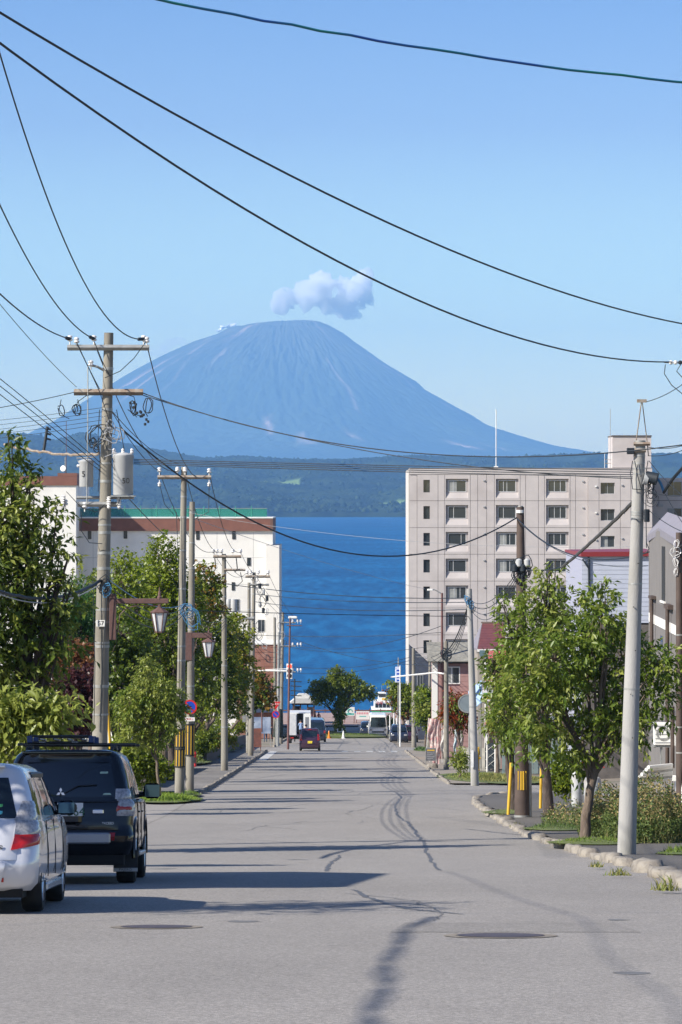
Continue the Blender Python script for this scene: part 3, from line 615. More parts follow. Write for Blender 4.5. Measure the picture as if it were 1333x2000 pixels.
C_.build('cabin', m_bk, suv, zs=[1.14, 1.2, 1.28, 1.36, 1.45, 1.56, 1.68, 1.72, 1.76, 1.79, 1.81, 1.825, 1.835])
C_.patch('rear_window', m_glassp, suv, [(-.70, 1.13+.06), (.70, 1.19), (.60, 1.66), (-.60, 1.66)], .008, 14, 8, mode='x')
MB().box(-.62, .62, .02, .26, 1.775, 1.815, .012).build('roof_spoiler', m_bk, suv, loc=(0, 0, 0))
for sg in (1, -1):
    C_.patch('side_window', m_glassp, suv, [(.42, 1.20), (1.35, 1.20), (1.32, 1.68), (.52, 1.66)], .006, 8, 5, sg)
    C_.patch('side_window', m_glass, suv, [(1.43, 1.20), (2.28, 1.20), (2.22, 1.69), (1.40, 1.69)], .006, 8, 5, sg)
    C_.patch('side_window', m_glass, suv, [(2.36, 1.20), (3.30, 1.20), (2.66, 1.68), (2.30, 1.69)], .006, 8, 5, sg)
    t = S.patch('tail_lamp', m_clear, suv, [(-.10, .93), (.30, .93), (.28, 1.155), (-.07, 1.155)], .022, 10, 6, sg, mode='a', th=.03)
    C_.patch('tail_lamp', m_clear, suv, [(-.07, 1.16), (.28, 1.16), (.25, 1.30), (-.03, 1.30)], .02, 10, 4, sg, mode='a', th=.03)
    S.patch('tail_lamp', m_red, suv, [(-.105, .99), (.14, .99), (.13, 1.08), (-.095, 1.08)], .026, 8, 3, sg, mode='a')
    S.patch('reflector', m_red, suv, [(-.20, .60), (-.08, .60), (-.08, .70), (-.20, .70)], .02, 3, 2, sg, mode='a')
    # arch flare
    for yc in (.98, 3.76):
        pts = [(sg*.912, yc+.50*math.cos(q), .40+.50*math.sin(q)) for q in np.linspace(-.1, math.pi+.1, 18)]
        MB().tube(pts, .028, 6).build('wheel_arch', m_bk, suv, True)
    MB().box(sg*.90-.06, sg*.90+.06, 1.55, 3.2, .36, .42, .015).build('side_step', m_silv, suv)
    mi = MB().box(sg*1.06-.13, sg*1.06+.13, 2.98, 3.12, 1.16, 1.38, .05).build('door_mirror', m_bk, suv, True); MB().tube([(sg*.86, 3.1, 1.2), (sg*1.0, 3.06, 1.22)], .03, 6).build('mirror_arm', m_black, mi)
    MB().box(sg*1.06-.11, sg*1.06+.11, 2.972, 2.982, 1.18, 1.36, .003).build('mirror_glass', mat('mirror_glass', (.06, .09, .11), rough=.05, metal=.6), mi)
    MB().tube([(sg*.935, 1.62, .98), (sg*.935, 1.80, .98)], .014, 6).build('door_handle', m_bk, suv); MB().tube([(sg*.935, 2.55, .98), (sg*.935, 2.73, .98)], .014, 6).build('door_handle', m_bk, suv)
    MB().box(sg*.80-.17, sg*.80+.17, .50, .53, .16, .46, .004).build('mud_flap', m_black, suv)
    fl = MB().box(sg*.80-.17, sg*.80+.17, .485, .499, .165, .215, .003).build('flap_badge', m_silv, suv); text('lettering', 'PAJERO', .05, m_black, fl, (sg*.80, .484, .19), depth=.001, sx=1.1)
    for yc in (.98, 3.76): wheel(suv, sg*.79, yc, .385, .265, 6)
    MB().tube([(sg*.60, .55, 1.80), (sg*.60, .60, 1.86), (sg*.60, 2.35, 1.86), (sg*.60, 2.4, 1.80)], .018, 6).build('roof_rail', m_black, suv)
b = MB().box(-.62, .62, -.13, .0, .555, .705, .02); b.box(-.20, -.10, -.145, -.132, .60, .66); b.box(.10, .20, -.145, -.132, .60, .66); b.build('bumper_guard', m_silv, suv)
MB().box(-.80, .80, .05, 4.7, .26, .40).build('underbody', m_dark, suv)
S.patch('tailgate', m_bk, suv, [(-.72, .74), (.72, .74), (.74, 1.14), (-.74, 1.14)], .018, 14, 6, mode='x')
b = MB().box(-.50, .22, -.075, .02, .80, 1.12, .05); b.build('spare_cover', m_bk, suv, True)
plate(suv, (.06, -.092, 1.02), '  364', .36)
hd = MB().box(.36, .52, -.045, .0, .96, 1.02, .01).build('tailgate_handle', m_chrome, suv)
for z_ in (1.12, .735): MB().tube([(-.80, .045-.0*z_, z_), (-.3, -.005, z_), (.3, -.005, z_), (.80, .045, z_)], .006, 4).build('shut_line', m_dark, suv)
for sg in (1, -1):
    for y_ in (1.38, 2.32, 3.42): MB().tube([(sg*.934, y_, .5), (sg*.936, y_, .8), (sg*.925, y_, 1.12)], .006, 4).build('shut_line', m_dark, suv)
# three diamonds
b = MB()
for k in range(3):
    q = math.pi/2+2*math.pi*k/3; c, s_ = math.cos(q), math.sin(q); u = Vector((c, 0, s_)); v = Vector((-s_, 0, c)); h = .034
    p = [Vector((0, 0, 0)), u*h+v*h*.577, u*2*h, u*h-v*h*.577]; b.add([(a.x, -.012, a.z) for a in p]+[(a.x, 0, a.z) for a in p], [(0, 1, 2, 3), (7, 6, 5, 4), (0, 4, 5, 1), (1, 5, 6, 2), (2, 6, 7, 3), (3, 7, 4, 0)])
b.build('emblem', m_chrome, suv, loc=(-.08, .012, 1.25))
text('badge', 'EXCEED', .045, m_chrome, suv, (.58, -.015, .83), depth=.002)
MB().tube([(-.1, .02, 1.2), (.16, .03, 1.34), (.42, .045, 1.355)], .008, 5).build('rear_wiper', m_black, suv)
st = mat('sticker_pale', (.35, .50, .42), rough=.4)
C_.patch('window_sticker', st, suv, [(.50, 1.215), (.62, 1.215), (.61, 1.245), (.51, 1.245)], .012, 4, 3, mode='x'); C_.patch('window_sticker', st, suv, [(.44, 1.50), (.58, 1.50), (.575, 1.54), (.445, 1.54)], .012, 4, 3, mode='x')
MB().tube([(-.30, .28, 1.83), (-.32, .22, 1.93)], .006, 5).build('antenna', m_black, suv)
# ski carrier: crossbars and two clamp trays
ca = empty('roof_carrier', (-3.86, d0+1.0, gz(d0+1.0)+1.90), 'black ski and luggage carrier with clamps across the off-roader roof', 'roof rack', rz=0)
ca.rotation_euler = suv.rotation_euler
mcb = mat('carrier_black', (.012, .013, .018), rough=.35, spec=.6)
for y in (0.05, 1.15): MB().box(-.78, .92, y, y+.05, .06, .10, .01).build('crossbar', mcb, ca)
for sg in (-1, 1):
    for y in (.05, 1.15): MB().box(sg*.60-.05, sg*.60+.05, y-.03, y+.08, .0, .07, .01).build('mount_foot', mcb, ca)
mb_ = mat('clamp_blue', (.02, .05, .16), rough=.4)
for k, y in enumerate((.0, 1.12)):
    b = MB().box(-.62, .30, y, y+.10, .10, .125, .008); b.box(-.60, .28, y, y+.10, .185, .215, .01); b.build('ski_clamp', mcb, ca)
    for x in (-.60, .28): MB().box(x-.04, x+.04, y-.01, y+.11, .10, .20, .01).build('clamp_hinge', mb_, ca)
    text('clamp_lettering', 'INNO', .022, m_white, ca, (-.42, y-.002, .112), depth=.001, sx=1.6); text('clamp_lettering', 'INNO', .022, m_white, ca, (.05, y-.002, .112), depth=.001, sx=1.6)
for k in range(4): MB().tube([(-.46+k*.2, .02, .155), (-.46+k*.2, 1.25, .155)], .014, 6).build('clamp_pad', mcb, ca)

# ---- silver people carrier
m_sv = mat('silver_car_paint', (.66, .67, .71), (.63, .64, .68), scale=400, rough=.24, metal=.25, spec=.5, coat=.8)
d1 = 37.6
van = empty('parked_car', (-4.29, d1, gz(d1)), 'silver people carrier parked nearest, half cut off by the left edge of the photo', 'car'); van.rotation_euler = (math.atan2(gz(41.3)-gz(38.6), 2.75), 0, R(.3))
van.scale = (1.07, 1.07, 1.075)
S = Shell([(.24, .12, 4.52, .80, .20, .05), (.32, .03, 4.66, .875, .24, .09), (.48, -.03, 4.72, .895, .25, .10), (.62, .0, 4.72, .895, .24, .09), (.80, .06, 4.66, .885, .22, .08), (.93, .10, 4.4, .865, .20, .08), (.98, .12, 4.1, .845, .20, .08)])
S.build('body', m_sv, van, cuts=[(.90, .33, .39, .86), (3.65, .33, .39, .86)], zs=[.24, .28, .32, .40, .48, .55, .62, .71, .80, .87, .93, .955, .98])
C_ = Shell([(.96, .115, 3.9, .852, .20, .08), (1.02, .13, 3.75, .84, .20, .08), (1.25, .21, 3.2, .78, .20, .09), (1.42, .29, 2.8, .725, .20, .09), (1.49, .30, 2.6, .68, .22, .09), (1.535, .30, 2.4, .60, .24, .08), (1.55, .36, 2.2, .50, .22, .06)])
C_.build('cabin', m_sv, van, zs=[.96, 1.02, 1.1, 1.18, 1.25, 1.34, 1.42, 1.46, 1.49, 1.515, 1.535, 1.55])
C_.patch('rear_window', m_glassp, van, [(-.66, .985), (.66, .985), (.55, 1.40), (-.55, 1.40)], .008, 14, 8, mode='x')
for sg in (1, -1):
    C_.patch('side_window', m_glassp, van, [(.44, 1.02), (1.18, 1.0), (1.12, 1.41), (.62, 1.38)], .006, 8, 5, sg)
    C_.patch('side_window', m_glassp, van, [(1.26, 1.0), (2.15, .99), (2.08, 1.43), (1.22, 1.42)], .006, 8, 5, sg)
    C_.patch('side_window', m_glass, van, [(2.23, .99), (3.25, .985), (2.62, 1.40), (2.16, 1.43)], .006, 8, 5, sg)
    C_.patch('door_visor', m_black, van, [(1.0, 1.40), (2.7, 1.40), (2.55, 1.455), (1.0, 1.455)], .03, 10, 2, sg)
    C_.patch('tail_lamp', m_clear, van, [(-.02, .97), (.34, .97), (.36, 1.16), (.10, 1.16)], .014, 8, 5, sg, mode='a', th=.03)
    S.patch('tail_lamp', m_clear, van, [(-.03, .80), (.36, .82), (.36, .965), (-.01, .965)], .016, 8, 5, sg, mode='a', th=.03)
    S.patch('tail_lamp', m_red, van, [(-.05, .66), (.30, .72), (.35, .83), (-.02, .82)], .018, 8, 5, sg, mode='a', th=.03)
    S.patch('reflector', m_red, van, [(-.36, .335), (-.10, .335), (-.10, .375), (-.36, .375)], .012, 4, 2, sg, mode='a')
    MB().box(sg*.83-.06, sg*.83+.06, 1.25, 3.30, .20, .29, .02).build('side_sill', m_sv, van)
    mi = MB().box(sg*.96-.11, sg*.96+.11, 2.88, 3.02, .98, 1.14, .05).build('door_mirror', m_sv if sg < 0 else m_black, van, True); MB().tube([(sg*.80, 3.0, 1.0), (sg*.95, 2.96, 1.03)], .028, 6).build('mirror_arm', m_black, mi)
    MB().box(sg*.96-.09, sg*.96+.09, 2.872, 2.882, 1.0, 1.12, .003).build('mirror_glass', mat('mirror_glass_blue', (.08, .16, .24), rough=.05, metal=.5), mi)
    for y in (1.35, 2.40): MB().tube([(sg*.893, y, .86), (sg*.893, y+.18, .86)], .013, 6).build('door_handle', m_chrome, van)
    for yc in (.90, 3.65): wheel(van, sg*.765, yc, .325, .215, 10, .72)
S.patch('tailgate', m_sv, van, [(-.66, .56), (.66, .56), (.70, .96), (-.70, .96)], .010, 14, 6, mode='x')
S.patch('rear_bumper', m_sv, van, [(-.50, .30), (.50, .30), (.56, .54), (-.56, .54)], .022, 14, 6, mode='x')
MB().box(-.72, .72, .10, 4.5, .17, .26).build('underbody', m_dark, van)
text('badge', 'Absolute', .085, m_black, van, (.36, -.065, .70), depth=.003, sx=1.1)
for sg in (1, -1):
    for y_ in (1.22, 2.20, 3.32): MB().tube([(sg*.893, y_, .36), (sg*.898, y_, .62), (sg*.868, y_, .95)], .005, 4).build('shut_line', m_dark, van)
sp = MB().box(-.52, .52, .20, .40, 1.50, 1.535, .012).build('roof_spoiler', m_sv, van)
C_.patch('window_sticker', mat('sticker_green', (.10, .45, .14), rough=.4), van, [(.42, 1.09), (.52, 1.09), (.52, 1.135), (.42, 1.135)], .012, 4, 3, mode='x')
C_.patch('window_sticker', mat('sticker_blue', (.10, .45, .50), rough=.4), van, [(.42, 1.02), (.52, 1.02), (.52, 1.065), (.42, 1.065)], .012, 4, 3, mode='x')

# ---- small dark car ahead, yellow plate
d2 = 241.5
kei = empty('car', (Xp(605.5, d2), d2, gz(d2)), 'small dark maroon car with a yellow number plate driving away down the street', 'car'); kei.rotation_euler = (-.058, 0, 0)
m_mar = mat('maroon_paint', (.045, .018, .035), rough=.22, coat=.9)
S = Shell([(.22, .05, 3.30, .68, .12, .03), (.34, .0, 3.38, .735, .14, .05), (.60, .02, 3.39, .738, .14, .05), (.95, .05, 3.3, .73, .12, .04), (1.0, .06, 3.1, .71, .12, .04)])
S.build('body', m_mar, kei, cuts=[(.45, .28, .33, .72), (2.85, .28, .33, .72)])
C_ = Shell([(.98, .06, 2.9, .715, .12, .04), (1.3, .13, 2.5, .665, .13, .04), (1.5, .2, 2.3, .62, .14, .04), (1.58, .26, 2.1, .54, .16, .04), (1.61, .35, 1.9, .45, .14, .02)]); C_.build('cabin', m_mar, kei)
C_.patch('rear_window', m_glass, kei, [(-.56, 1.02), (.56, 1.02), (.50, 1.42), (-.50, 1.42)], .008, 8, 5, mode='x')
for sg in (1, -1):
    C_.patch('side_window', m_glass, kei, [(.3, 1.02), (2.6, 1.02), (2.1, 1.46), (.45, 1.46)], .006, 8, 4, sg)
    S.patch('tail_lamp', m_red, kei, [(-.06, .74), (.16, .74), (.16, .99), (-.04, .99)], .02, 6, 4, sg, mode='a'); C_.patch('tail_lamp', m_red, kei, [(-.04, 1.0), (.16, 1.0), (.14, 1.18), (-.02, 1.18)], .02, 6, 4, sg, mode='a')
    MB().box(sg*.84-.08, sg*.84+.08, 2.25, 2.35, 1.0, 1.14, .02).build('door_mirror', m_mar, kei)
    for yc in (.45, 2.85): wheel(kei, sg*.655, yc, .27, .16, 5)
plate(kei, (.02, -.07, .62), '・・12', .33, True)
MB().box(-.12, .12, .10, .13, 1.50, 1.54).build('brake_lamp', m_red, kei); MB().box(-.6, .6, .1, 3.2, .14, .25).build('underbody', m_dark, kei)

# ---- white box truck with its rear doors open, by the left kerb
d3 = 286
trk = empty('box_truck', (Xp(585, d3), d3, gz(d3)), 'white box truck at the left kerb with one rear door swung open', 'truck')
m_alu = mat('aluminium_panel', (.62, .63, .64), (.52, .53, .55), scale=3, rough=.45)
h0 = .72
b = MB(); b.box(-.93, -.90, 0, 3.3, h0, 2.62); b.box(.90, .93, 0, 3.3, h0, 2.62); b.box(-.90, .90, 0, 3.3, 2.59, 2.62); b.box(-.90, .90, 3.27, 3.3, h0, 2.59); b.build('cargo_box', m_alu, trk)
MB().box(-.92, .92, .0, 3.3, h0-.12, h0-.002).build('cargo_floor', m_dark, trk)
b = MB().box(-.92, -.88, -.03, -.001, h0, 2.6); b.box(.88, .92, -.03, -.001, h0, 2.6); b.box(-.88, .88, -.03, -.001, 2.54, 2.6); b.build('door_frame', m_white, trk)
dl = MB().box(-.90, -.20, -.07, -.035, h0, 2.54, .01).build('cargo_door', m_alu, trk); MB().tube([(-.28, -.10, .8), (-.28, -.10, 2.45)], .015, 5).build('lock_rod', m_chrome, dl)
dr = MB().box(.32, .96, -.11, -.075, h0, 2.54, .01).build('cargo_door', m_white, trk); MB().box(.5, .8, -.125, -.112, 1.3, 2.25, .004).build('door_panel', m_silv, dr)
b = MB().box(-.85, .85, 3.45, 4.9, .45, 1.95, .08); b.build('cab', m_white, trk, True); MB().box(-.7, .7, .1, 4.7, .38, .6).build('chassis', m_dark, trk)
MB().box(-.78, .78, 4.88, 4.92, 1.2, 1.8, .01).build('windscreen', m_glass, trk)
for sg in (1, -1):
    for y in (.75, 4.1): wheel(trk, sg*.75, y, .33, .22, 5)
    MB().box(sg*.6-.14, sg*.6+.14, -.04, 0, .46, .56).build('tail_lamp', m_red, trk)
# dark van parked ahead of the truck
d4 = 297
vn = empty('parked_car', (Xp(618, d4), d4, gz(d4)), 'dark van standing just right of the open white truck', 'van')
m_nv = mat('navy_paint', (.015, .022, .045), rough=.25, coat=.8)
def simple_car(root, L_, W_, H_, paint, hood=.9, faces_us=False, belt=.95, cab=(.1, .75), bus=False):
    S = Shell([(.25, .05, L_-.08, W_/2-.06, .12, .03), (.42, 0, L_, W_/2, .14, .04), (belt-.1, .03, L_-.02, W_/2, .13, .04), (belt+.03, .06, L_-.12, W_/2-.03, .12, .03)])
    S.build('body', paint, root, cuts=[(.75, .30, .38, W_/2-.02), (L_-.75, .30, .38, W_/2-.02)])
    y0, y1 = cab[0], cab[1]*L_
    C_ = Shell([(belt, .07, y1, W_/2-.04, .12, .03), ((belt+H_)/2, .14, y1-(.05 if bus else .45), W_/2-.10, .13, .03), (H_-.10, .20, y1-(.12 if bus else .8), W_/2-.15, .15, .03), (H_-.02, .28, y1-(.2 if bus else 1.0), W_/2-.24, .16, .02), (H_, .4, y1-(.3 if bus else 1.15), W_/2-.36, .14, .01)]); C_.build('cabin', paint, root)
    C_.patch('rear_window', m_glass, root, [(-(W_/2-.22), belt+.05), (W_/2-.22, belt+.05), (W_/2-.28, H_-.2), (-(W_/2-.28), H_-.2)], .008, 8, 4, mode='x')
    for sg in (1, -1):
        C_.patch('side_window', m_glass, root, [(.3, belt+.05), (y1-.3, belt+.05), (y1-(.3 if bus else .85), H_-.18), (.4, H_-.18)], .006, 8, 4, sg)
        for yc in (.75, L_-.75): wheel(root, sg*(W_/2-.10), yc, .31, .19, 5)
        MB().box(sg*(W_/2+.1)-.08, sg*(W_/2+.1)+.08, y1-.6, y1-.5, belt+.02, belt+.18, .02).build('door_mirror', paint, root)
        S.patch('tail_lamp', m_red, root, [(-.06, belt-.25), (.14, belt-.25), (.14, belt-.02), (-.04, belt-.02)], .02, 5, 3, sg, mode='a')
        MB().box(sg*(W_/2-.24)-.13, sg*(W_/2-.24)+.13, L_+.0, L_+.045, belt-.28, belt-.12, .02).build('headlight', m_clear, root)
    zc = (belt+H_)/2
    def fr(z): return C_.row(z)[1]+.035+C_.row(z)[3]
    b = MB(); w1, w2 = W_/2-.17, W_/2-.26; za, zb = belt+.08, H_-.16
    P = [(-w1, fr(za), za), (w1, fr(za), za), (w2, fr(zb), zb), (-w2, fr(zb), zb)]; b.add(P+[(x, y-.05, z) for x, y, z in P], [(0, 1, 2, 3), (7, 6, 5, 4), (0, 4, 5, 1), (1, 5, 6, 2), (2, 6, 7, 3), (3, 7, 4, 0)]); b.build('windscreen', m_glass, root)
    MB().box(-(W_/2-.1), W_/2-.1, .1, L_-.1, .16, .27).build('underbody', m_dark, root)
    return S, C_
simple_car(vn, 4.4, 1.7, 1.95, m_nv, cab=(.1, .93), bus=True, belt=1.05)
# ---- white minibus facing us
d5 = 352
bus = empty('minibus', (Xp(739, d5), d5+6.3, gz(d5+3)+.0), 'white minibus with a domed roof driving up towards us', 'bus', rz=math.pi)
S, C_ = simple_car(bus, 6.3, 1.98, 2.35, mat('bus_white', (.78, .78, .76), rough=.3, coat=.5), belt=1.12, cab=(.1, .985), bus=True)
MB().box(-.62, .62, 6.30, 6.33, .62, .76, .01).build('grille', m_black, bus); MB().box(-.85, .85, 6.28, 6.36, .36, .52, .02).build('front_bumper', m_silv, bus)
for sg in (1, -1): MB().tube([(sg*.9, 6.2, 1.9), (sg*1.15, 6.3, 1.75), (sg*1.17, 6.3, 1.35)], .03, 5).build('mirror_arm', m_black, bus)
d6 = 356
for (px_, d_, l, p, fl) in ((718, 360, 'dark hatchback standing close behind the left side of the white minibus', m_nv, 1), (780, 300, 'dark blue car parked nose towards us right of the white minibus', m_nv, 1), (800, 306, 'dark plum car parked under the trees behind the dark blue car', m_mar, 1)):
    c = empty('parked_car', (Xp(px_, d_), d_+(4 if fl else 0), gz(d_+2)), l, 'car', rz=math.pi if fl else 0); simple_car(c, 4.0, 1.6, 1.5, p)
# white car glimpsed at the right edge behind the weeds
c = empty('parked_car', (Xp(1392, 92), 90, gz(92)+.1), 'white car with silver window bars peeping in at the right edge behind the weeds', 'car', rz=R(0)); simple_car(c, 4.3, 1.7, 1.5, m_white)
# white vans behind the left park trees
c = empty('parked_car', (Xp(262, 205), 205, gz(205)+.75), 'white van glimpsed between the park trunks behind the small cherry tree', 'van', rz=R(70)); simple_car(c, 4.4, 1.7, 1.95, m_white, cab=(.1, .93), bus=True, belt=1.05)
# ================================================================= POLES, LAMPS, WIRES
m_pole = mat('pole_concrete', (.265, .25, .215), (.20, .185, .155), scale=1.6, rough=.9, bump=.35, bscale=35, c3=(.14, .125, .105), s3=2.2, detail=8, stretch=(1, 1, .35))
m_polel = mat('pole_concrete_pale', (.345, .342, .335), (.285, .28, .27), scale=1.4, rough=.9, bump=.3, bscale=30, c3=(.22, .215, .19), s3=1.5, detail=8, stretch=(1, 1, .3))
m_galv = mat('galvanised_steel', (.40, .41, .40), (.30, .30, .29), scale=8, rough=.5, metal=.5)
m_rust = mat('rusty_steel', (.20, .14, .10), (.30, .27, .23), scale=9, rough=.8)
m_porc = mat('white_porcelain', (.72, .71, .70), rough=.25, spec=.6)
m_wire = mat('black_cable', (.010, .017, .026), rough=.6)
m_wireg = mat('green_cable', (.006, .15, .12), (.010, .06, .26), scale=1.1, rough=.5)
m_wirew = mat('pale_cable', (.35, .36, .38), rough=.6)
m_wireb = mat('blue_cable', (.05, .20, .38), rough=.5)
m_tank = mat('transformer_grey', (.42, .43, .44), (.36, .37, .38), scale=3, rough=.5)
m_lampb = mat('lamp_brown', (.13, .070, .062), (.10, .055, .05), scale=12, rough=.6)
m_lglass = mat('frosted_lamp_glass', (.62, .64, .66), (.50, .52, .55), scale=5, rough=.35)
m_yel = mat('guard_yellow', (.62, .38, .03), rough=.6); m_gblk = mat('guard_black', (.02, .02, .02), rough=.7)
m_brpole = mat('brown_pole', (.060, .042, .036), (.085, .060, .050), scale=3, rough=.75)
m_redpole = mat('maroon_pole', (.16, .075, .07), (.12, .06, .055), scale=4, rough=.7)
class Pole:
    def __init__(s, pxb, d, pxt, pyt, rb, rt, label, m=m_pole, dz=.1, name='utility_pole', grp=None, cat='utility pole'):
        s.d = d; s.b = Vector((Xp(pxb, d), d, gz(d)+dz+float(ground_off(np.array(Xp(pxb, d)), np.array(float(d)))))); s.t = W(pxt, pyt, d)-s.b; s.rb = rb; s.rt = rt
        s.root = empty(name, s.b, label, cat, grp)
        n = 14; pts = [s.t*(i/n) for i in range(n+1)]; rad = [rb+(rt-rb)*i/n for i in range(n+1)]; pts[0] = pts[0]-Vector((0, 0, .12))
        MB().tube(pts, rad, 20).build('shaft', m, s.root, True)
    def L(s, px, py, dd=0.): return W(px, py, s.d+dd)-s.b
    def W(s, px, py, dd=0.): return W(px, py, s.d+dd)
    def c(s, py): z = Zp(py, s.d)-s.b.z; f = z/s.t.z; return s.t*f, s.rb+(s.rt-s.rb)*f
    def band(s, py, h=.05, m=None, t=.008):
        p, r = s.c(py); MB().tube([p-Vector((0, 0, h/2)), p+Vector((0, 0, h/2))], r+t, 16).build('clamp_band', m or m_galv, s.root, True)
    def arm(s, x0, x1, py, m=None, sz=.075, dd=-.12, name='crossarm', dy=0):
        a = s.L(x0, py, dd); b = s.L(x1, py+dy, dd); v = MB().tube([a, b], sz*.7, 4); return v.build(name, m or m_galv, s.root)
    def insul(s, px, py, dd=-.12, up=1, sc=1., par=None):
        p = s.L(px, py, dd); pr = [(.012, -.09), (.012, -.02), (.035, -.02), (.055, 0), (.05, .02), (.03, .03), (.05, .05), (.045, .075), (.02, .09)]
        return MB().lathe((0, 0, 0), [(r*sc, z*sc*up) for r, z in pr], 10).build('insulator', m_porc, par or s.root, True, loc=p)
    def guard(s, py0, py1, n=10):      # black and yellow striped reflective sleeve: strips one by one
        p0, r = s.c(py0); p1, r1 = s.c(py1)
        g = MB().tube([p0, p1], [r+.012, r1+.012], 20).build('guard_sleeve', m_gblk, s.root, True)
        for k in range(n):
            q = 2*math.pi*(k+.3)/n; v = Vector((math.cos(q), math.sin(q), 0))
            e0 = p0+v*(r+.016)+(p1-p0)*.03; e1 = p0+(p1-p0)*.97+v*(r1+.016); t = Vector((-v.y, v.x, 0))*.016
            MB().add([e0-t, e0+t, e1+t, e1-t, e0-t-v*.006, e0+t-v*.006, e1+t-v*.006, e1-t-v*.006], [(0, 1, 2, 3), (4, 7, 6, 5), (0, 4, 5, 1), (1, 5, 6, 2), (2, 6, 7, 3), (3, 7, 4, 0)]).build('yellow_stripe', m_yel, g)
        for p in (p0, p1): MB().tube([p-Vector((0, 0, .025)), p+Vector((0, 0, .025))], r+.022, 16).build('sleeve_strap', m_gblk, g, True)
def coil(c, r, n=3, ax='y', tilt=0., seed=0):
    rr = random.Random(seed); P = []; sq = rr.uniform(.4, .9); ph = rr.uniform(0, 6); oc = Vector((0, 0, 0))
    for k in range(n*12+1):
        if k % 12 == 0: oc = Vector((rr.uniform(-.3, .3)*r, 0, rr.uniform(-.4, .3)*r)); b0 = rr.uniform(.7, 1.15)
        q = 2*math.pi*k/12+ph; a = b0*r*(1+rr.uniform(-.12, .12)+.2*math.sin(2*q+seed)); P.append(Vector(c)+oc+Vector((a*math.cos(q)*sq, .02*k/12+rr.uniform(-.02, .02), a*math.sin(q))))
    return P
WN = [0]
def cable(p0, p1, mid=None, r=.011, m=None, label='', group=None, sag=None, wob=0., name='overhead_cable', n=28):
    p0 = Vector(p0); p1 = Vector(p1)
    if mid is not None:
        best = min((abs((p0.lerp(p1, t/400)).x/(p0.lerp(p1, t/400)).y*F+CX-mid[0]), t/400) for t in range(1, 400))[1]
        S_ = p0.lerp(p1, best); sag = (S_.z-Zp(mid[1], S_.y))/(4*best*(1-best))
    sag = sag if sag is not None else .3
    P = []
    for i in range(n+1):
        t = i/n; q = p0.lerp(p1, t); q.z -= 4*sag*t*(1-t)
        if wob: q += Vector((random.gauss(0, wob), 0, random.gauss(0, wob)))
        P.append(q)
    o0 = P[0].copy(); b = MB().tube([q-o0 for q in P], r, 6)
    o = b.build(name, m or m_wire, None, True, loc=o0); tag(o, label, 'cable', group); return P
# ---------- left foreground pole
A = Pole(191, 73, 213, 650, .185, .10, 'tall concrete utility pole with two grey transformers and a brown lantern at the left', dz=.02)
A.arm(132, 292, 679, m_galv, .09); A.arm(145, 280, 766, m_rust, .10); A.arm(152, 232, 985, m_galv, .08); A.arm(150, 262, 972, m_galv, .05, dd=.1)
for x, y in ((137, 664), (150, 668), (184, 664), (281, 664), (287, 667), (178, 713), (166, 990), (128, 985)): A.insul(x, y, sc=1.15)
MB().tube([A.L(180, 714, -.1), A.L(190, 716, -.1), A.L(212, 728, 0)], .03, 6).build('bracket', m_galv, A.root)
for x, y0, y1 in ((233, 970, 995), (213, 970, 995), (124, 966, 995)):
    MB().lathe((0, 0, 0), [(.02, .14), (.05, .12), (.03, .10), (.055, .07), (.03, .05), (.055, .02), (.03, 0), (.055, -.03), (.03, -.05), (.045, -.09), (.015, -.13)], 10).build('arrester', m_porc, A.root, True, loc=A.L(x, (y0+y1)/2, -.2))
for py in (675, 720, 768, 800, 842, 905, 940, 985, 1025, 1040, 1080, 1110, 1190, 1215, 1255, 1262, 1340, 1395): A.band(py, .04 if py % 2 else .06)
p, r = A.c(870)
t1_ = MB().lathe((0, 0, 0), [(.20, 0), (.215, .02), (.215, .80), (.225, .82), (.225, .86), (.20, .885), (.06, .91)], 24).build('transformer', m_tank, A.root, True, loc=A.L(241, 967, -.1))
for dx in (-.19, 0, .19): MB().lathe((0, 0, 0), [(.03, 0), (.045, .03), (.03, .05), (.04, .08), (.02, .11)], 10).build('bushing', m_porc, t1_, True, loc=(dx, -.05, .885))
text('number', '50', .17, m_gblk, t1_, (.07, -.222, .30), depth=.002); MB().tube([(-.24, 0, .80), (.24, 0, .80)], .015, 6).build('hanger', m_galv, t1_)
MB().box(-.26, .26, -.24, .2, -.04, -.005).build('platform', m_galv, t1_)
t2_ = MB().lathe((0, 0, 0), [(.14, 0), (.15, .02), (.15, .50), (.165, .52), (.165, .56), (.05, .60)], 20).build('transformer', m_tank, A.root, True, loc=A.L(169, 951, -.05))
text('number', '5', .17, m_gblk, t2_, (-.05, -.153, .27), depth=.002); MB().lathe((-.17, 0, .42), [(.02, 0), (.04, .03), (.02, .06)], 8).build('bushing', m_porc, t2_)
MB().tube([A.L(155, 905, -.05), A.L(150, 895, -.05), A.L(186, 893, -.05)], .012, 5).build('hanger', m_galv, A.root)
pl_ = MB().box(-.10, .10, -.01, .01, -.07, .07, .004).build('number_tag', m_white, A.root, loc=A.c(1217)[0]+Vector((-.02, -.175, 0))); text('tag_number', '57', .13, m_gblk, pl_, (0, -.013, 0), depth=.001)
rod = MB().tube([A.L(172, 712, -.15), A.L(172, 820, -.2), A.L(170, 985, -.2)], .012, 6).build('drop_rod', m_galv, A.root)
def wtube(par, pts, r, m, name='lead_wire'): return MB().tube(pts, r, 5).build(name, m, par, True)
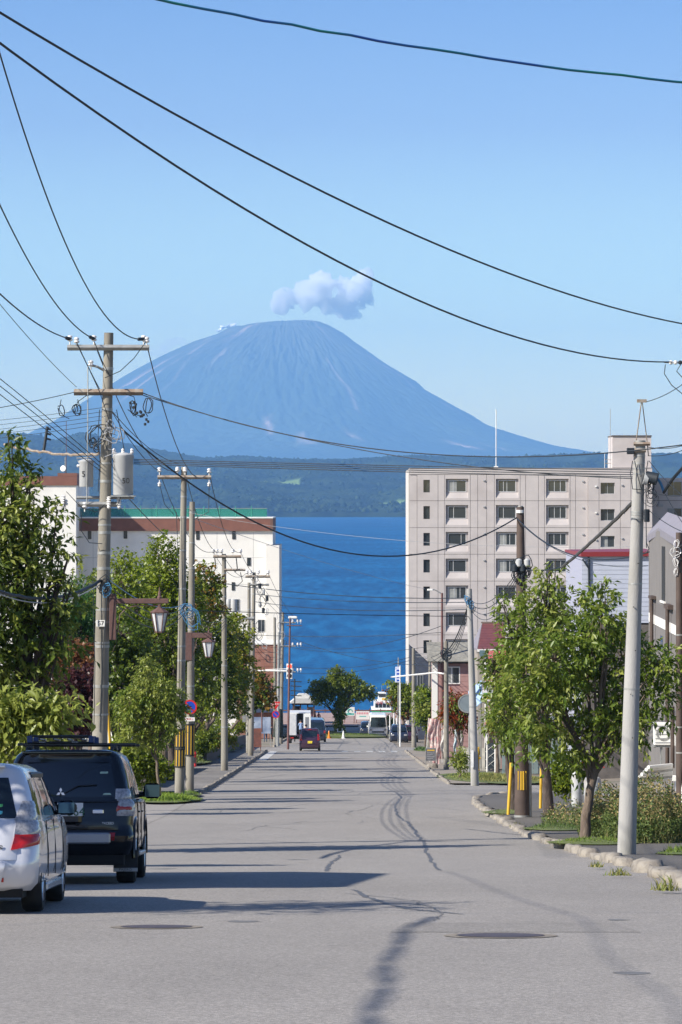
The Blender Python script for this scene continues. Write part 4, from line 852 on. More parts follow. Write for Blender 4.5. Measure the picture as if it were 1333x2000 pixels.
for i, (cx_, cy_, rr_, k_, mm) in enumerate(((188, 848, .20, 3, m_wire), (180, 862, .14, 2, m_wire), (225, 845, .17, 3, m_wirew), (215, 835, .13, 2, m_wirew), (262, 795, .16, 2, m_wire), (290, 795, .13, 2, m_wire), (205, 1140, .19, 3, m_wire), (208, 1150, .15, 2, m_wireb), (150, 800, .14, 2, m_wire), (190, 875, .1, 2, m_wire), (120, 800, .1, 1, m_wire))):
    wtube(A.root, coil(A.L(cx_, cy_, -.22), rr_, k_, seed=i), .011, mm, 'cable_loop')
for pts in ([(150, 668), (165, 700), (195, 765), (220, 840)], [(185, 668), (200, 705), (215, 735)], [(285, 668), (262, 700), (235, 725), (205, 738)], [(228, 800), (238, 850), (243, 880)], [(246, 770), (262, 775), (266, 790), (258, 805), (268, 815)], [(200, 770), (170, 772), (152, 785), (147, 805)], [(152, 780), (158, 800), (156, 812)], [(215, 900), (228, 925), (245, 900), (252, 885)], [(228, 990), (250, 940), (240, 890)], [(205, 985), (190, 1000), (160, 992), (130, 960), (125, 990)], [(210, 1160), (200, 1300), (197, 1400)], [(182, 1130), (186, 1300), (184, 1420)], [(160, 1000), (158, 1035), (175, 1060), (200, 1062)], [(120, 780), (116, 800), (124, 812), (136, 818)], [(250, 800), (262, 808), (280, 815)], [(195, 800), (192, 850), (196, 900), (192, 960)]):
    wtube(A.root, [A.L(a, b, -.24) for a, b in pts], .009, m_wire)
for k in range(9): wtube(A.root, [A.L(200+random.uniform(-6, 20), 800+k*11, -.25), A.L(215+random.uniform(-10, 20), 806+k*11, -.27), A.L(208+random.uniform(-14, 18), 815+k*11, -.24)], .008, m_wirew if k % 2 else m_wire)
for k in range(14): MB().lathe((0, 0, 0), [(.012, -.03), (.028, -.02), (.028, .02), (.012, .03)], 8).build('wire_clip', m_wire, A.root, True, loc=A.L(258+(k % 7)*5+random.uniform(-3, 3), 780+(k % 7)*7+random.uniform(-8, 8)+(k//7)*8, -.2))
# lantern brackets
def lantern(P_, pxv, y0, y1, pxe, ya, pxl, yt, yb, wl, label, dd=-.1, ins=0.):
    base = P_.W(pxv, (y0+y1)/2, dd); root = empty('street_lamp', base, label, 'street lamp')
    L = lambda px, py, e=0.: W(px, py, P_.d+dd+e)-base
    k = P_.d/F; a = L(pxv, y0); b = L(pxv, y1)
    MB().box(a.x-6.5*k, a.x+6.5*k, -.05, .05, b.z, a.z, .01).build('bracket_board', m_lampb, root)
    c = L(pxe, ya); MB().box(a.x+6.5*k+.002, c.x, -.045, .045, c.z-4.5*k*1.1, c.z+4.5*k*1.1, .01).build('bracket_arm', m_lampb, root)
    q0 = L(pxv+8, ya+(y1-ya)*.85); q1 = L(pxv+14, ya+(y1-ya)*.35); q2 = L(pxv+(pxl-pxv)*.5, ya+(y1-ya)*.12); q3 = L(pxl-4, ya+9*(73/P_.d))
    MB().tube([q0, q1, q1.lerp(q2, .5)+Vector((-.03, 0, .05)), q2, q3], .012, 6).build('brace_rod', m_lampb, root, True)
    MB().lathe((0, 0, 0), [(.05, 0), (.05, .06), (.03, .08), (.03, .14), (.012, .2), (.008, .27)], 8).build('finial', m_lampb, root, True, loc=L(pxl, ya-3))
    t = L(pxl, yt); bt = L(pxl, yb); h = t.z-bt.z; R_ = wl*k/2
    lan = bpy.data.objects.new('lantern', None); COL.objects.link(lan); lan.parent = root; lan.location = (t.x, 0, bt.z)
    zr = h*.80
    MB().lathe((0, 0, 0), [(R_*1.12, zr-.01), (R_*1.15, zr+.01), (R_*.35, h*.97), (R_*.22, h), (R_*.22, h*1.12)], 6).build('lamp_roof', m_lampb, lan)
    MB().lathe((0, 0, 0), [(R_*.50, 0), (R_*.52, .02), (R_*.52, .03)], 6).build('lamp_base', m_lampb, lan)
    for q in range(6):
        a0 = 2*math.pi*q/6; a1 = 2*math.pi*(q+1)/6
        f = lambda r, a, z: Vector((r*math.cos(a), r*math.sin(a), z))
        MB().tube([f(R_*.52, a0, .01), f(R_*1.02, a0, zr)], .012, 4).build('lamp_rib', m_lampb, lan)
        pn = [f(R_*.47, a0, .035), f(R_*.47, a1, .035), f(R_*.95, a1, zr-.012), f(R_*.95, a0, zr-.012)]; pi = [v*.96 for v in pn]
        for v, w_ in zip(pi, pn): v.z = w_.z
        MB().add(pn+pi, [(0, 1, 2, 3), (7, 6, 5, 4), (0, 4, 5, 1), (1, 5, 6, 2), (2, 6, 7, 3), (3, 7, 4, 0)]).build('lamp_pane', m_lglass, lan)
    return root
lantern(A, 221, 1160, 1250, 330, 1174, 312, 1186, 1236, 32, 'large brown lantern on a wooden arm from the tall transformer pole')
gd = MB().tube([A.L(209, 1345, .3), A.L(216, 1462, .5)], .03, 8).build('guy_sleeve', m_yel, A.root, True); MB().lathe((0, 0, 0), [(.02, -.05), (.05, -.03), (.05, .03), (.02, .05)], 10).build('guy_knob', m_porc, A.root, loc=A.L(209, 1336, .3))
# ---------- second pair
B1 = Pole(351, 121, 360, 912, .175, .10, 'front pole of the left pair, with insulated crossarm and striped guard')
B1.arm(308, 413, 932, m_rust, .10); 
for x in (312, 347, 362, 409): B1.insul(x, 920 if x != 409 else 922, sc=1.5); B1.insul(x, 944 if x in (312, 409) else 918, up=-1 if x in (312, 409) else 1, sc=1.3)
for py in (970, 1010, 1075, 1150, 1190, 1262, 1290, 1350, 1395): B1.band(py, .06)
B1.guard(1497, 1463); B1.guard(1459, 1424)
B2 = Pole(371, 126, 376, 980, .16, .10, 'thinner concrete pole behind it carrying a no-parking sign and a brown lantern')
for py in (1000, 1060, 1110, 1230, 1340): B2.band(py, .05)
B2.guard(1475, 1415, 8)
lantern(B2, 369, 1235, 1290, 415, 1241, 408, 1246, 1284, 25, 'second brown lantern, on the pole pair beside the small cherry tree')
for i in range(4): wtube(B1.root, coil(B1.L(364+i*3, 1190+i*4, -.25), .22+.05*i, 2, seed=20+i), .012, m_wireb if i != 1 else m_wirew, 'cable_loop')
for pts in ([(312, 945), (322, 985), (340, 1005)], [(409, 945), (408, 1000), (378, 1015)], [(345, 1000), (352, 1200), (350, 1400)]): wtube(B1.root, [B1.L(a, b, -.2) for a, b in pts], .012, m_wire)
MB().tube([B2.L(378, 1105, -.1), B2.L(388, 1098, -.1), B2.L(396, 1096, -.1)], .02, 5).build('step_bracket', m_galv, B2.root)
# no parking sign on the second pole of the pair
sg_ = empty('road_sign', B2.W(371, 1381, -.25), 'round blue no-parking sign with a red ring above a small white plate', 'road sign')
def ring(r0, r1, y, n=32): return MB().add([(r*math.cos(2*math.pi*i/n), yy, r*math.sin(2*math.pi*i/n)) for yy in (y, y-.004) for r in (r0, r1) for i in range(n)], [((i), (i+1) % n, n+(i+1) % n, n+i) for i in range(n)]+[(2*n+i, 3*n+i, 3*n+(i+1) % n, 2*n+(i+1) % n) for i in range(n)]+[(n+i, n+(i+1) % n, 3*n+(i+1) % n, 3*n+i) for i in range(n)])
m_blue = mat('sign_blue', (.012, .06, .42), rough=.35); m_sred = mat('sign_red', (.50, .02, .02), rough=.35)
def np_sign(root, r):
    MB().cyl((0, 0, 0), (0, -.012, 0), r*.80, n=32).build('sign_face', m_blue, root); ring(r*.78, r, -.012).build('sign_ring', m_sred, root); MB().cyl((0, .004, 0), (0, -.006, 0), r, n=32).build('sign_back', m_galv, root)
    b = MB(); c, s_ = math.cos(R(45)), math.sin(R(45)); w_ = r*.10; l_ = r*.78
    P_ = [(-l_, -w_), (l_, -w_), (l_, w_), (-l_, w_)]; b.prism([(x*c+z*s_, -x*s_+z*c) for x, z in P_], (-.020, -.0125)); b.build('sign_slash', m_sred, root)
np_sign(sg_, .27)
pt_ = MB().box(-.25, .19, -.01, 0, -.52, -.38, .004).build('sign_plate', m_white, sg_); text('plate_text', '駐車禁止', .09, m_sred, pt_, (-.03, -.012, -.45), depth=.001)
# ---------- poles receding along the left kerb
Cq = Pole(439, 168, 438, 1082, .18, .10, 'concrete pole with grey can transformer under the white building, third along the left kerb')
Cq.arm(417, 472, 1087, m_rust, .10); Cq.arm(438, 480, 1113, m_rust, .08)
for x in (417, 424, 433, 455, 470): Cq.insul(x, 1078, sc=1.7)
for x in (420, 462): MB().tube([Cq.L(x, 1090, -.2), Cq.L(x+2, 1110, -.2), Cq.L(x-3, 1118, -.2)], .03, 6).build('fuse_cutout', m_wire, Cq.root)
for py in (1120, 1165, 1210, 1300, 1420): Cq.band(py, .07)
wtube(Cq.root, [Cq.L(a, b, -.2) for a, b in ((470, 1118), (474, 1135), (464, 1145), (445, 1140))], .02, m_wire)
MB().lathe((0, 0, 0), [(.14, 0), (.17, .03), (.17, .55), (.15, .62)], 14).build('transformer', m_tank, Cq.root, True, loc=Cq.L(457, 1195, -.3)); MB().lathe((0, 0, 0), [(.10, 0), (.12, .03), (.12, .5), (.1, .55)], 12).build('transformer', m_tank, Cq.root, True, loc=Cq.L(447, 1192, -.3))
D1 = Pole(490, 215, 497, 1118, .18, .10, 'concrete pole bristling with crossarms, fourth along the left kerb')
D1.arm(480, 528, 1126, m_rust, .12); D1.arm(488, 526, 1142, m_galv, .10); D1.arm(450, 497, 1208, m_galv, .12)
for x in (483, 490, 505, 524): D1.insul(x, 1119, sc=2)
for py in (1160, 1205, 1245, 1290, 1335): D1.band(py, .08)
for i in range(8): wtube(D1.root, coil(D1.L(500+(i*7) % 26, 1130+i*22, -.3), .22+.05*(i % 3), 2, seed=40+i), .016, m_wire if i % 3 else m_wirew, 'cable_loop')
for i in range(5): MB().lathe((0, 0, 0), [(.06, 0), (.10, .04), (.10, .3), (.06, .34)], 10).build('junction_can', m_tank if i % 2 else m_wire, D1.root, True, loc=D1.L(508+(i % 3)*7, 1150+i*12, -.2))
D2 = Pole(486, 226, 487, 1138, .16, .10, 'slimmer pole standing just behind the bristling fourth pole')
for py in (1150, 1190, 1230): D2.band(py, .07)
lantern(D2, 473, 1312, 1345, 497, 1310, 492, 1312, 1334, 12, 'third small brown lantern hanging below the turning trees')
E1 = Pole(549, 285, 553, 1196, .17, .10, 'far pole with white insulator arms beside the brick block')
for i, y in enumerate((1216, 1262, 1312)):
    E1.arm(545, 578, y, m_galv, .08)
    for x in (572, 582, 588): E1.insul(x, y-3 if i else y-2, sc=1.8)
E2 = Pole(538, 275, 537, 1206, .15, .10, 'pale far pole left of the insulator pole'); E3 = Pole(543, 268, 545, 1235, .13, .09, 'slim bluish pole rising by the stop sign', m_galv)
E4 = Pole(563, 250, 567, 1208, .09, .06, 'slender maroon lamp post holding a white lamp head', m_redpole, name='lamp_post', cat='lamp post')
MB().box(-.35, .30, -.1, .1, -.08, .10, .03).build('lamp_head', m_white, E4.root, loc=E4.L(573, 1206)); E4.arm(560, 590, 1222, m_redpole, .05)
for i in range(9): wtube(E1.root, coil(E1.L(540+(i*5) % 20, 1205+i*17, -.5), .3, 1, seed=60+i), .018, m_wire if i % 2 else m_wirew, 'cable_loop')
cl_ = MB().tube([E2.L(543, 1440, -.6), E2.L(545, 1410, -.6), E2.L(547, 1385, -.6)], [.42, .36, .20], 12).build('ivy_sleeve', mat('dark_ivy', (.02, .03, .02), (.04, .045, .04), scale=8, rough=.9, bump=1, bscale=10, bdist=.1), E2.root, True)
# traffic signal
ts = empty('traffic_light', W(566, 1310, 252), 'white upright traffic light showing red over the end of the street', 'traffic light')
MB().box(-.22, .22, -.12, .12, -.62, .52, .03).build('signal_housing', m_white, ts)
for i, (z, mm) in enumerate(((.33, mat('signal_red_lit', (.9, .05, .02), rough=.3, emit=(1, .06, .02), estr=1.3)), (-.03, m_gblk), (-.39, m_gblk))):
    MB().cyl((0, -.121, z), (0, -.135, z), .15, n=20).build('lens', mm, ts); MB().tube([(.17*math.cos(q), -.16-.14*max(0, math.sin(q)), z+.17*math.sin(q)) for q in np.linspace(0, math.pi, 10)], .02, 5).build('lens_hood', m_gblk if i else m_white, ts)
sa = MB().tube([(-.22, 0, -.02), (-2.6, .3, 0)], .05, 8).build('signal_arm', m_white, ts, True); MB().tube([(-.22, 0, .14), (-1.8, .25, .06)], .03, 6).build('arm_stay', m_white, ts)
# stop and no-parking signs by the far corner
s1 = empty('road_sign', W(539, 1378, 262), 'red inverted triangle stop sign above a blue disc at the far left corner', 'road sign')
MB().prism([(-.38, .30), (.38, .30), (0, -.36)], (-.03, 0)).build('sign_triangle', m_sred, s1); text('sign_text', '止まれ', .18, m_white, s1, (0, -.034, .12), depth=.002)
s1b = MB().tube([(0, .05, .35), (0, .05, -2.9)], .035, 8).build('sign_post', m_galv, s1)
f_ = bpy.data.objects.new('disc', None); COL.objects.link(f_); f_.parent = s1; f_.location = (0, -.01, -.68); np_sign(f_, .30)
sh_ = empty('signboard', W(512, 1366, 240), 'small orange gabled notice board on a thin brown post', 'signboard'); MB().prism([(-.45, .0), (.45, .0), (0, .28)], (-.3, .3)).build('sign_roof', mat('orange_tile', (.42, .16, .10), rough=.8), sh_); MB().box(-.26, .26, -.1, .1, -.45, 0, .01).build('sign_box', mat('orange_board', (.35, .14, .10), rough=.7), sh_); MB().tube([(0, 0, -.45), (0, 0, -2.3)], .05, 8).build('post', m_redpole, sh_)
# ---------- right side
Rr = Pole(1224, 64, 1250, 865, .178, .105, 'stout pale concrete pole standing on the right pavement, nearest of all', m_polel, dz=.10)
for py in (862, 875, 890, 905, 915, 925, 1000, 1005, 1012, 1140, 1345): Rr.band(py, .03, t=.005)
MB().tube([Rr.L(1240, 892, -.1), Rr.L(1243, 862, -.05), Rr.L(1253, 786, 0)], .012, 6).build('top_stay', m_rust, Rr.root); MB().tube([Rr.L(1267, 890, .1), Rr.L(1264, 860, .1), Rr.L(1255, 786, 0)], .010, 6).build('top_stay', m_rust, Rr.root)
MB().box(-.09, .09, -.03, .03, -.03, .03).build('top_clamp', m_rust, Rr.root, loc=Rr.L(1254, 783)); Rr.arm(1238, 1270, 867, m_rust, .05); Rr.arm(1240, 1262, 880, m_rust, .05)
b = MB().cyl(Rr.L(1262, 930, -.1), Rr.L(1284, 936, -.15), .10, .12, 14); b.build('cable_closure', m_wire, Rr.root, True); MB().cyl(Rr.L(1258, 934, -.1), Rr.L(1266, 936, -.1), .12, n=14).build('closure_cap', m_tank, Rr.root, True)
MB().box(-.05, .05, -.05, .05, -.12, .12, .01).build('junction_box', m_wire, Rr.root, loc=Rr.L(1264, 1007, -.08)); MB().box(-.07, .07, -.04, .04, -.06, .06, .01).build('junction_box', m_wire, Rr.root, loc=Rr.L(1232, 881, -.1))
for i, pts in enumerate(([(1236, 900), (1232, 925), (1236, 955), (1262, 957)], [(1262, 940), (1262, 1000), (1263, 1070)], [(1240, 900), (1246, 930), (1253, 955)], [(1268, 945), (1280, 965), (1272, 985), (1264, 980)], [(1266, 900), (1262, 925), (1268, 950)], [(1263, 1060), (1268, 1072), (1262, 1080)])): wtube(Rr.root, [Rr.L(a, b_, -.16) for a, b_ in pts], .009, m_wire)
for i in range(5): wtube(Rr.root, coil(Rr.L(1268+i*2, 945+i*6, -.1), .07+.02*i, 2, seed=80+i), .006, m_wire, 'cable_loop')
for i in range(7): MB().cyl(Rr.c(930+i*85)[0]+Vector((.03*(-1)**i, -.17, 0)), Rr.c(930+i*85)[0]+Vector((.03*(-1)**i, -.115-.01*i, 0)), .012, n=6).build('step_hole', m_gblk, Rr.root)
Rb = Pole(1020, 94, 1017, 990, .21, .10, 'dark brown pole with yellow and black guard on the right kerb', m_brpole)
MB().tube([Rb.L(1017, 1048), Rb.L(1017, 988)], .075, 12).build('pole_top', m_galv, Rb.root, True); MB().tube([Rb.L(1016, 1002, -.05), Rb.L(1016, 996, -.05)], .10, 12).build('cap', m_porc, Rb.root)
for i in range(9): wtube(Rb.root, coil(Rb.L(1010+(i*6) % 22, 1100+(i*5) % 22, -.22), .16+.04*(i % 3), 2, seed=90+i), .014, m_wire, 'cable_loop')
for i in range(4): MB().lathe((0, 0, 0), [(.04, 0), (.09, .03), (.09, .2), (.04, .24)], 10).build('junction_can', m_tank if i % 2 else m_wire, Rb.root, True, loc=Rb.L(1006+i*8, 1118-(i % 2)*10, -.2))
p0 = Rb.c(1540)[0]; Rb.band(1595, .10, m_galv)
for k in range(4):
    MB().box(-.022, .022, -.012, 0, 0, .52).build('yellow_stripe', m_yel, Rb.root, loc=Rb.L(1012.5+k*4.6, 1542, 0)+Vector((0, -.212+.03*abs(k-1.5)**1.5, 0)))
MB().tube([Rb.L(1036, 1610), Rb.L(1035, 1490)], .055, 10).build('cable_guard_pipe', m_galv, Rb.root, True)
ym = Pole(993, 97, 999, 1490, .045, .045, 'yellow snow marker post leaning beside the dark brown pole', m_yel, name='marker_post', cat='post')
ym2 = Pole(1056, 104, 1058, 1495, .045, .045, 'second yellow marker post half hidden behind the cherry trunks', m_yel, name='marker_post', cat='post')
Rc = Pole(928, 140, 917, 1150, .17, .105, 'pale concrete pole leaning left on the grassy right verge', m_polel)
for py in (1160, 1180, 1190, 1380, 1470): Rc.band(py, .06)
for i in range(5): wtube(Rc.root, coil(Rc.L(913+(i*4) % 14, 1170+(i*6) % 20, -.2), .14, 2, seed=110+i), .015, m_wire if i % 2 else m_wireb, 'cable_loop')
MB().box(-.05, .05, -.03, .0, -.35, .35).build('number_plate', m_white, Rc.root, loc=Rc.L(923, 1482, -.2))
Rd = Pole(872, 172, 872, 1252, .14, .10, 'slim pole carrying a dark cable cluster behind the pink flags')
for i in range(6): wtube(Rd.root, coil(Rd.L(868+(i*4) % 10, 1276+(i*3) % 12, -.2), .2, 2, seed=130+i), .02, m_wire, 'cable_loop')
Re = Pole(864, 205, 864, 1158, .10, .07, 'tall thin maroon lamp post reaching left with its arm', m_redpole, name='lamp_post', cat='lamp post')
MB().tube([Re.L(864, 1160), Re.L(850, 1152), Re.L(842, 1151)], .04, 6).build('lamp_arm', m_galv, Re.root, True); MB().box(-.22, .12, -.08, .08, -.06, .06, .02).build('lamp_head', m_white, Re.root, loc=Re.L(842, 1152))
Rf = Pole(809, 262, 808, 1266, .19, .12, 'thick pale pole at the far right corner of the crossing')
Rg = Pole(838, 266, 841, 1250, .14, .09, 'dark-topped pole right of the thick corner pole')
b = MB()
for y in (1277, 1283): MB().tube([Rf.W(810, y)-Rf.b, Rf.W(838, y)-Rf.b], .025, 5).build('link_rod', m_galv, Rf.root)
s2 = empty('signal_arm', W(868, 1316, 200), 'white horizontal arm bracket crossing between the right poles', 'signal bracket'); MB().tube([(0, 0, 0), (-.5, .2, .06), (-2.8, 20, -1.2)], .05, 6).build('arm', m_white, s2)
hs = empty('hanging_sign', W(778, 1319, 290), 'tall white hanging shop sign above the far right trees', 'sign'); MB().box(-.24, .24, -.1, .1, -.62, .72, .03).build('sign_panel', mat('pale_blue_panel', (.62, .66, .78), (.42, .46, .62), scale=5, rough=.5), hs); MB().tube([(.02, .2, 1.5), (.02, .2, -5.8)], .045, 8).build('post', m_galv, hs)
for k in range(4): MB().box(-.12, .12, -.11, -.101, .35-k*.28, .48-k*.28).build('sign_character', m_blue, hs)
for i, (px_, yb, yt, d_) in enumerate(((770, 1450, 1385, 330), (775, 1448, 1372, 322), (762, 1440, 1396, 335), (782, 1460, 1300, 268))): Pole(px_, d_, px_, yt, .06, .05, ['short white post', 'white post a touch taller', 'thin far white post', 'lone white pole'][i]+[' right of the minibus', ' behind the blue car', ' left of the other posts by the minibus', ' rising in front of the blue parked car'][i], m_white, name='post', cat='post')

# ================================================================= wires
G1 = 'power lines running up from the left transformer pole'
for i, (p0, p1, mid, r_) in enumerate((((-60, -110, 45), (281, 662, 73), (75, 338), .0125), ((-90, 190, 45), (184, 662, 73), (90, 566), .0125), ((-110, 455, 45), (137, 662, 73), (70, 630), .0125), ((-90, 482, 45), (150, 756, 73), (75, 680), .006))):
    PP_ = cable(W(*p0), W(*p1), mid, r_, m_wire, ['black cable dropping steeply from top left to the right end of the top crossarm', 'black cable from the left edge to the middle insulator of the top crossarm', 'black cable from the left edge to the left tip of the top crossarm', 'hair-thin grey line slanting down to the rusty crossarm'][i])
    if i < 3:
        for k_ in range(6):
            q_ = PP_[-1].lerp(PP_[-2], .15+k_*.22); MB().lathe((0, 0, 0), [(.02, -.035), (.045 if k_ < 3 else .03, -.01), (.045 if k_ < 3 else .03, .01), (.02, .035)], 8).build('strain_bead', m_wire, A.root, True, loc=q_-A.b)
cable(W(-170, -80, 34), W(1460, 650, 70), (700, 408), .014, m_wire, 'upper of the two long black cables sweeping across the whole sky')
cable(W(-170, -45, 34), W(1312, 707, 66), (600, 478), .014, m_wire, 'lower of the two long black cables ending at insulators near the right edge')
Pg = cable(W(40, -62, 30), W(1560, 180, 34), (760, 83), .013, m_wireg, 'green and blue twisted cable crossing the top of the sky', wob=.004)
for i, y in enumerate((740, 755, 772)): cable(W(-60, y-48, 60), W(198, 905+i*8, 73), (60, y+48-i*2), .008, m_wire, ['uppermost', 'middle', 'lowest'][i]+' of three thin lines slanting behind the left crown to the transformer pole')
cable(W(-60, 806, 70), W(150, 765, 73), (60, 785), .008, m_wire, 'thin line climbing from the left edge to the rusty crossarm')
for i in range(5): cable(W(-60, 826+i*9, 92), W(202, 796+i*8, 73), (80, 812+i*8.5), .006, m_wire, ['topmost','second','middle','fourth','lowest'][i]+' thin drop wire of the fan left of the transformer pole', 'fan of drop wires left of the transformer pole')
cable(W(-40, 1138, 62), W(200, 1132, 73), (60, 1168), .035, m_wire, 'thick bundled telephone cable sagging through the left tree', wob=.006); cable(W(-40, 1141, 62), W(198, 1140, 73), (60, 1176), .012, m_wirew, 'pale cable slung under the telephone bundle')
cable(W(10, 868, 80), W(195, 888, 73), (100, 885), .03, m_rust, 'rusty spliced cable between the left crown and the transformers', wob=.012)
cable(A.W(280, 768), W(1420, 856, 60), (800, 884), .012, m_wire, 'upper black line from the rusty crossarm across the volcano to the right edge')
cable(A.W(280, 772), W(1240, 935, 64), (620, 862), .010, m_wire, 'lower black line from the rusty crossarm across the volcano to the pale pole')
for i in range(4): cable(A.W(262, 897+i*3), Rr.W(1242, 918+i*4.5), (760, 909+i*4), .010, m_wire, ['topmost','second','third','lowest'][i]+' black line of the flat bundle across the wooded hills', 'bundle of four flat lines across the hills')
cable(A.W(236, 836), Rb.W(1010, 1011), (700, 1083), .019, m_wire, 'thick black cable drooping deep over the lake to the dark brown pole')
cable(A.W(200, 780), W(355, 906, 121), None, .010, m_wire, 'line from the rusty crossarm down to the pole pair', sag=.3); cable(A.W(287, 672), B1.W(409, 921), (345, 870), .012, m_wire, 'line from the right crossarm tip down to the pole pair')
cable(A.W(150, 670), B1.W(312, 921), (240, 838), .012, m_wire, 'line from the left crossarm tip down to the pole pair'); cable(A.W(184, 668), B1.W(349, 919), (262, 842), .012, m_wire, 'line from the middle insulator down to the pole pair')
cable(A.W(244, 965), B1.W(340, 1062), (300, 1024), .011, m_wire, 'service line leaving the large transformer for the pole pair')
for i in range(3):
    cable(B1.W((312, 362, 409)[i], 921), Cq.W((417, 433, 470)[i], 1077), None, .013, m_wire, ['left', 'middle', 'right'][i]+' line from the pole pair to the third pole', sag=.9)
    cable(Cq.W((417, 433, 470)[i], 1077), D1.W((483, 497, 524)[i], 1118), None, .013, m_wire, ['left', 'middle', 'right'][i]+' line from the third pole to the fourth pole', sag=.7)
    cable(D1.W((483, 497, 524)[i], 1118), E1.W((572, 582, 588)[i], 1213), None, .013, m_wire, ['left', 'middle', 'right'][i]+' line from the fourth pole to the far insulator pole', sag=.6)
for i in range(4): cable(A.W(205, 1125+i*10), B1.W(360, 1180+i*6), None, .012, m_wire if i else m_wireb, ['topmost ','second ','third ','lowest '][i]+'telephone line between the transformer pole and the pole pair', 'telephone lines between the transformer pole and the pole pair', sag=.35+.1*i)
for i in range(4): cable(B1.W(360, 1180+i*6), Cq.W(440, 1208+i*5), None, .013, m_wire, ['topmost ','second ','third ','lowest '][i]+'telephone line between the pole pair and the third pole', 'telephone lines between the pole pair and the third pole', sag=.4+.1*i)
for i in range(4): cable(Cq.W(440, 1208+i*5), D1.W(495, 1240+i*6), None, .014, m_wire, ['topmost ','second ','third ','lowest '][i]+'telephone line between the third and fourth pole', 'telephone lines between the third and fourth pole', sag=.4+.1*i)
for i in range(4): cable(D1.W(495, 1240+i*6), E1.W(550, 1262+i*8), None, .014, m_wire, ['topmost ','second ','third ','lowest '][i]+'telephone line between the fourth and the far pole', 'telephone lines between the fourth and the far pole', sag=.4+.1*i)
cable(B1.W(362, 1000), W(1300, 1065, 120), (700, 1048), .008, m_wirew, 'faint line high over the lake between the two big buildings'); cable(B2.W(376, 1012), W(830, 1150, 240), (560, 1075), .010, m_wirew, 'pale line slanting down over the lake')
cable(B1.W(365, 1192), Rc.W(917, 1204), (650, 1200), .015, m_wire, 'dark line running level across the street from the blue tangle')
for i, (a, b_, mid) in enumerate((((440, 1140, 168), (918, 1168, 140), (680, 1164)), ((497, 1160, 215), (920, 1176, 140), (700, 1175)), ((497, 1240, 215), (864, 1235, 205), (700, 1243)), ((553, 1255, 285), (864, 1222, 205), (720, 1262)), ((553, 1262, 285), (841, 1262, 266), (700, 1275)), ((553, 1300, 285), (808, 1282, 262), (690, 1303)), ((553, 1312, 285), (808, 1288, 262), (690, 1312)), ((545, 1235, 268), (864, 1300, 205), (700, 1285)), ((497, 1175, 215), (917, 1190, 140), (700, 1192)))):
    cable(W(*a), W(*b_), mid, .019, m_wire if i % 3 else m_wire, ['highest thin line slung across the lake', 'line from the fourth pole just under the highest', 'level line above the far insulator pole top', 'line starting below the far insulator arms', 'line between far insulator pole and dark-topped pole', 'upper line ending on the corner pole', 'lowest line ending on the corner pole', 'line from slim bluish pole to maroon lamp post', 'third highest line to the leaning pole'][i], 'thin lines slung across the street in front of the lake')
cable(Rb.W(1010, 1012), W(1268, 1078, 66), (1160, 1092), .014, m_wire, 'black cable from the dark brown pole top dipping to the grey house'); cable(Rb.W(1020, 1025), W(1266, 1105, 66), (1130, 1092), .007, m_wire, 'thin line below the dipping cable to the grey house')
cable(W(1098, 1108, 90), Rr.W(1236, 982), (1165, 1050), .038, mat('grey_sleeve', (.07, .07, .07), rough=.7), 'thick grey sleeved cable slanting up to the pale pole', wob=.003)
cable(W(1098, 1108, 90), Rb.W(1024, 1112), None, .018, m_wire, 'cable stub joining the sleeve to the brown pole', sag=.05)
cable(Rr.W(1284, 936), W(1297, 962, 64), None, .028, m_wireb, 'blue-black hose looping down from the cable closure', sag=-.05); cable(W(1297, 962, 64), W(1350, 902, 62), (1315, 935), .03, m_wire, 'thick black cable rising right from the closure loop')
for i, (a, b_) in enumerate((((1266, 873), (1350, 865)), ((1266, 890), (1350, 872)), ((1268, 900), (1350, 980)), ((1266, 958), (1350, 966)), ((1266, 995), (1350, 1044)), ((1262, 785), (1350, 738)), ((1300, 965), (1350, 1040)))): cable(Rr.W(*a), W(b_[0], b_[1], 62), None, .007, m_wire, ['topmost level wire', 'second level wire', 'steep wire from the closure', 'level wire under the closure', 'wire from the lower junction box', 'wire rising from the tripod tip', 'short wire from the closure loop'][i]+' right of the pale pole', 'service wires fanning right from the pale pole', sag=.06)
# insulators where the sweeping cable ends, and the jumpers below them
ins = empty('insulator_string', W(1318, 708, 66), 'white insulator pair holding the sweeping cable near the right edge', 'insulator')
for dx in (-.07, .02, .11): MB().lathe((dx, 0, 0), [(.015, -.04), (.04, -.02), (.04, .02), (.015, .04)], 10).build('insulator_bell', m_porc if dx < .1 else m_wire, ins, True)
MB().tube([(-.2, 0, .0), (.6, 0, -.01)], .012, 5).build('link_rod', m_galv, ins)
for i, pts in enumerate(([(1300, 712), (1298, 730), (1312, 752), (1340, 775)], [(1330, 712), (1322, 725), (1340, 745)])):
    o = MB().tube([W(a, b_, 66)-ins.location for a, b_ in pts], .009, 6).build('jumper_wire', m_wire, ins, True)
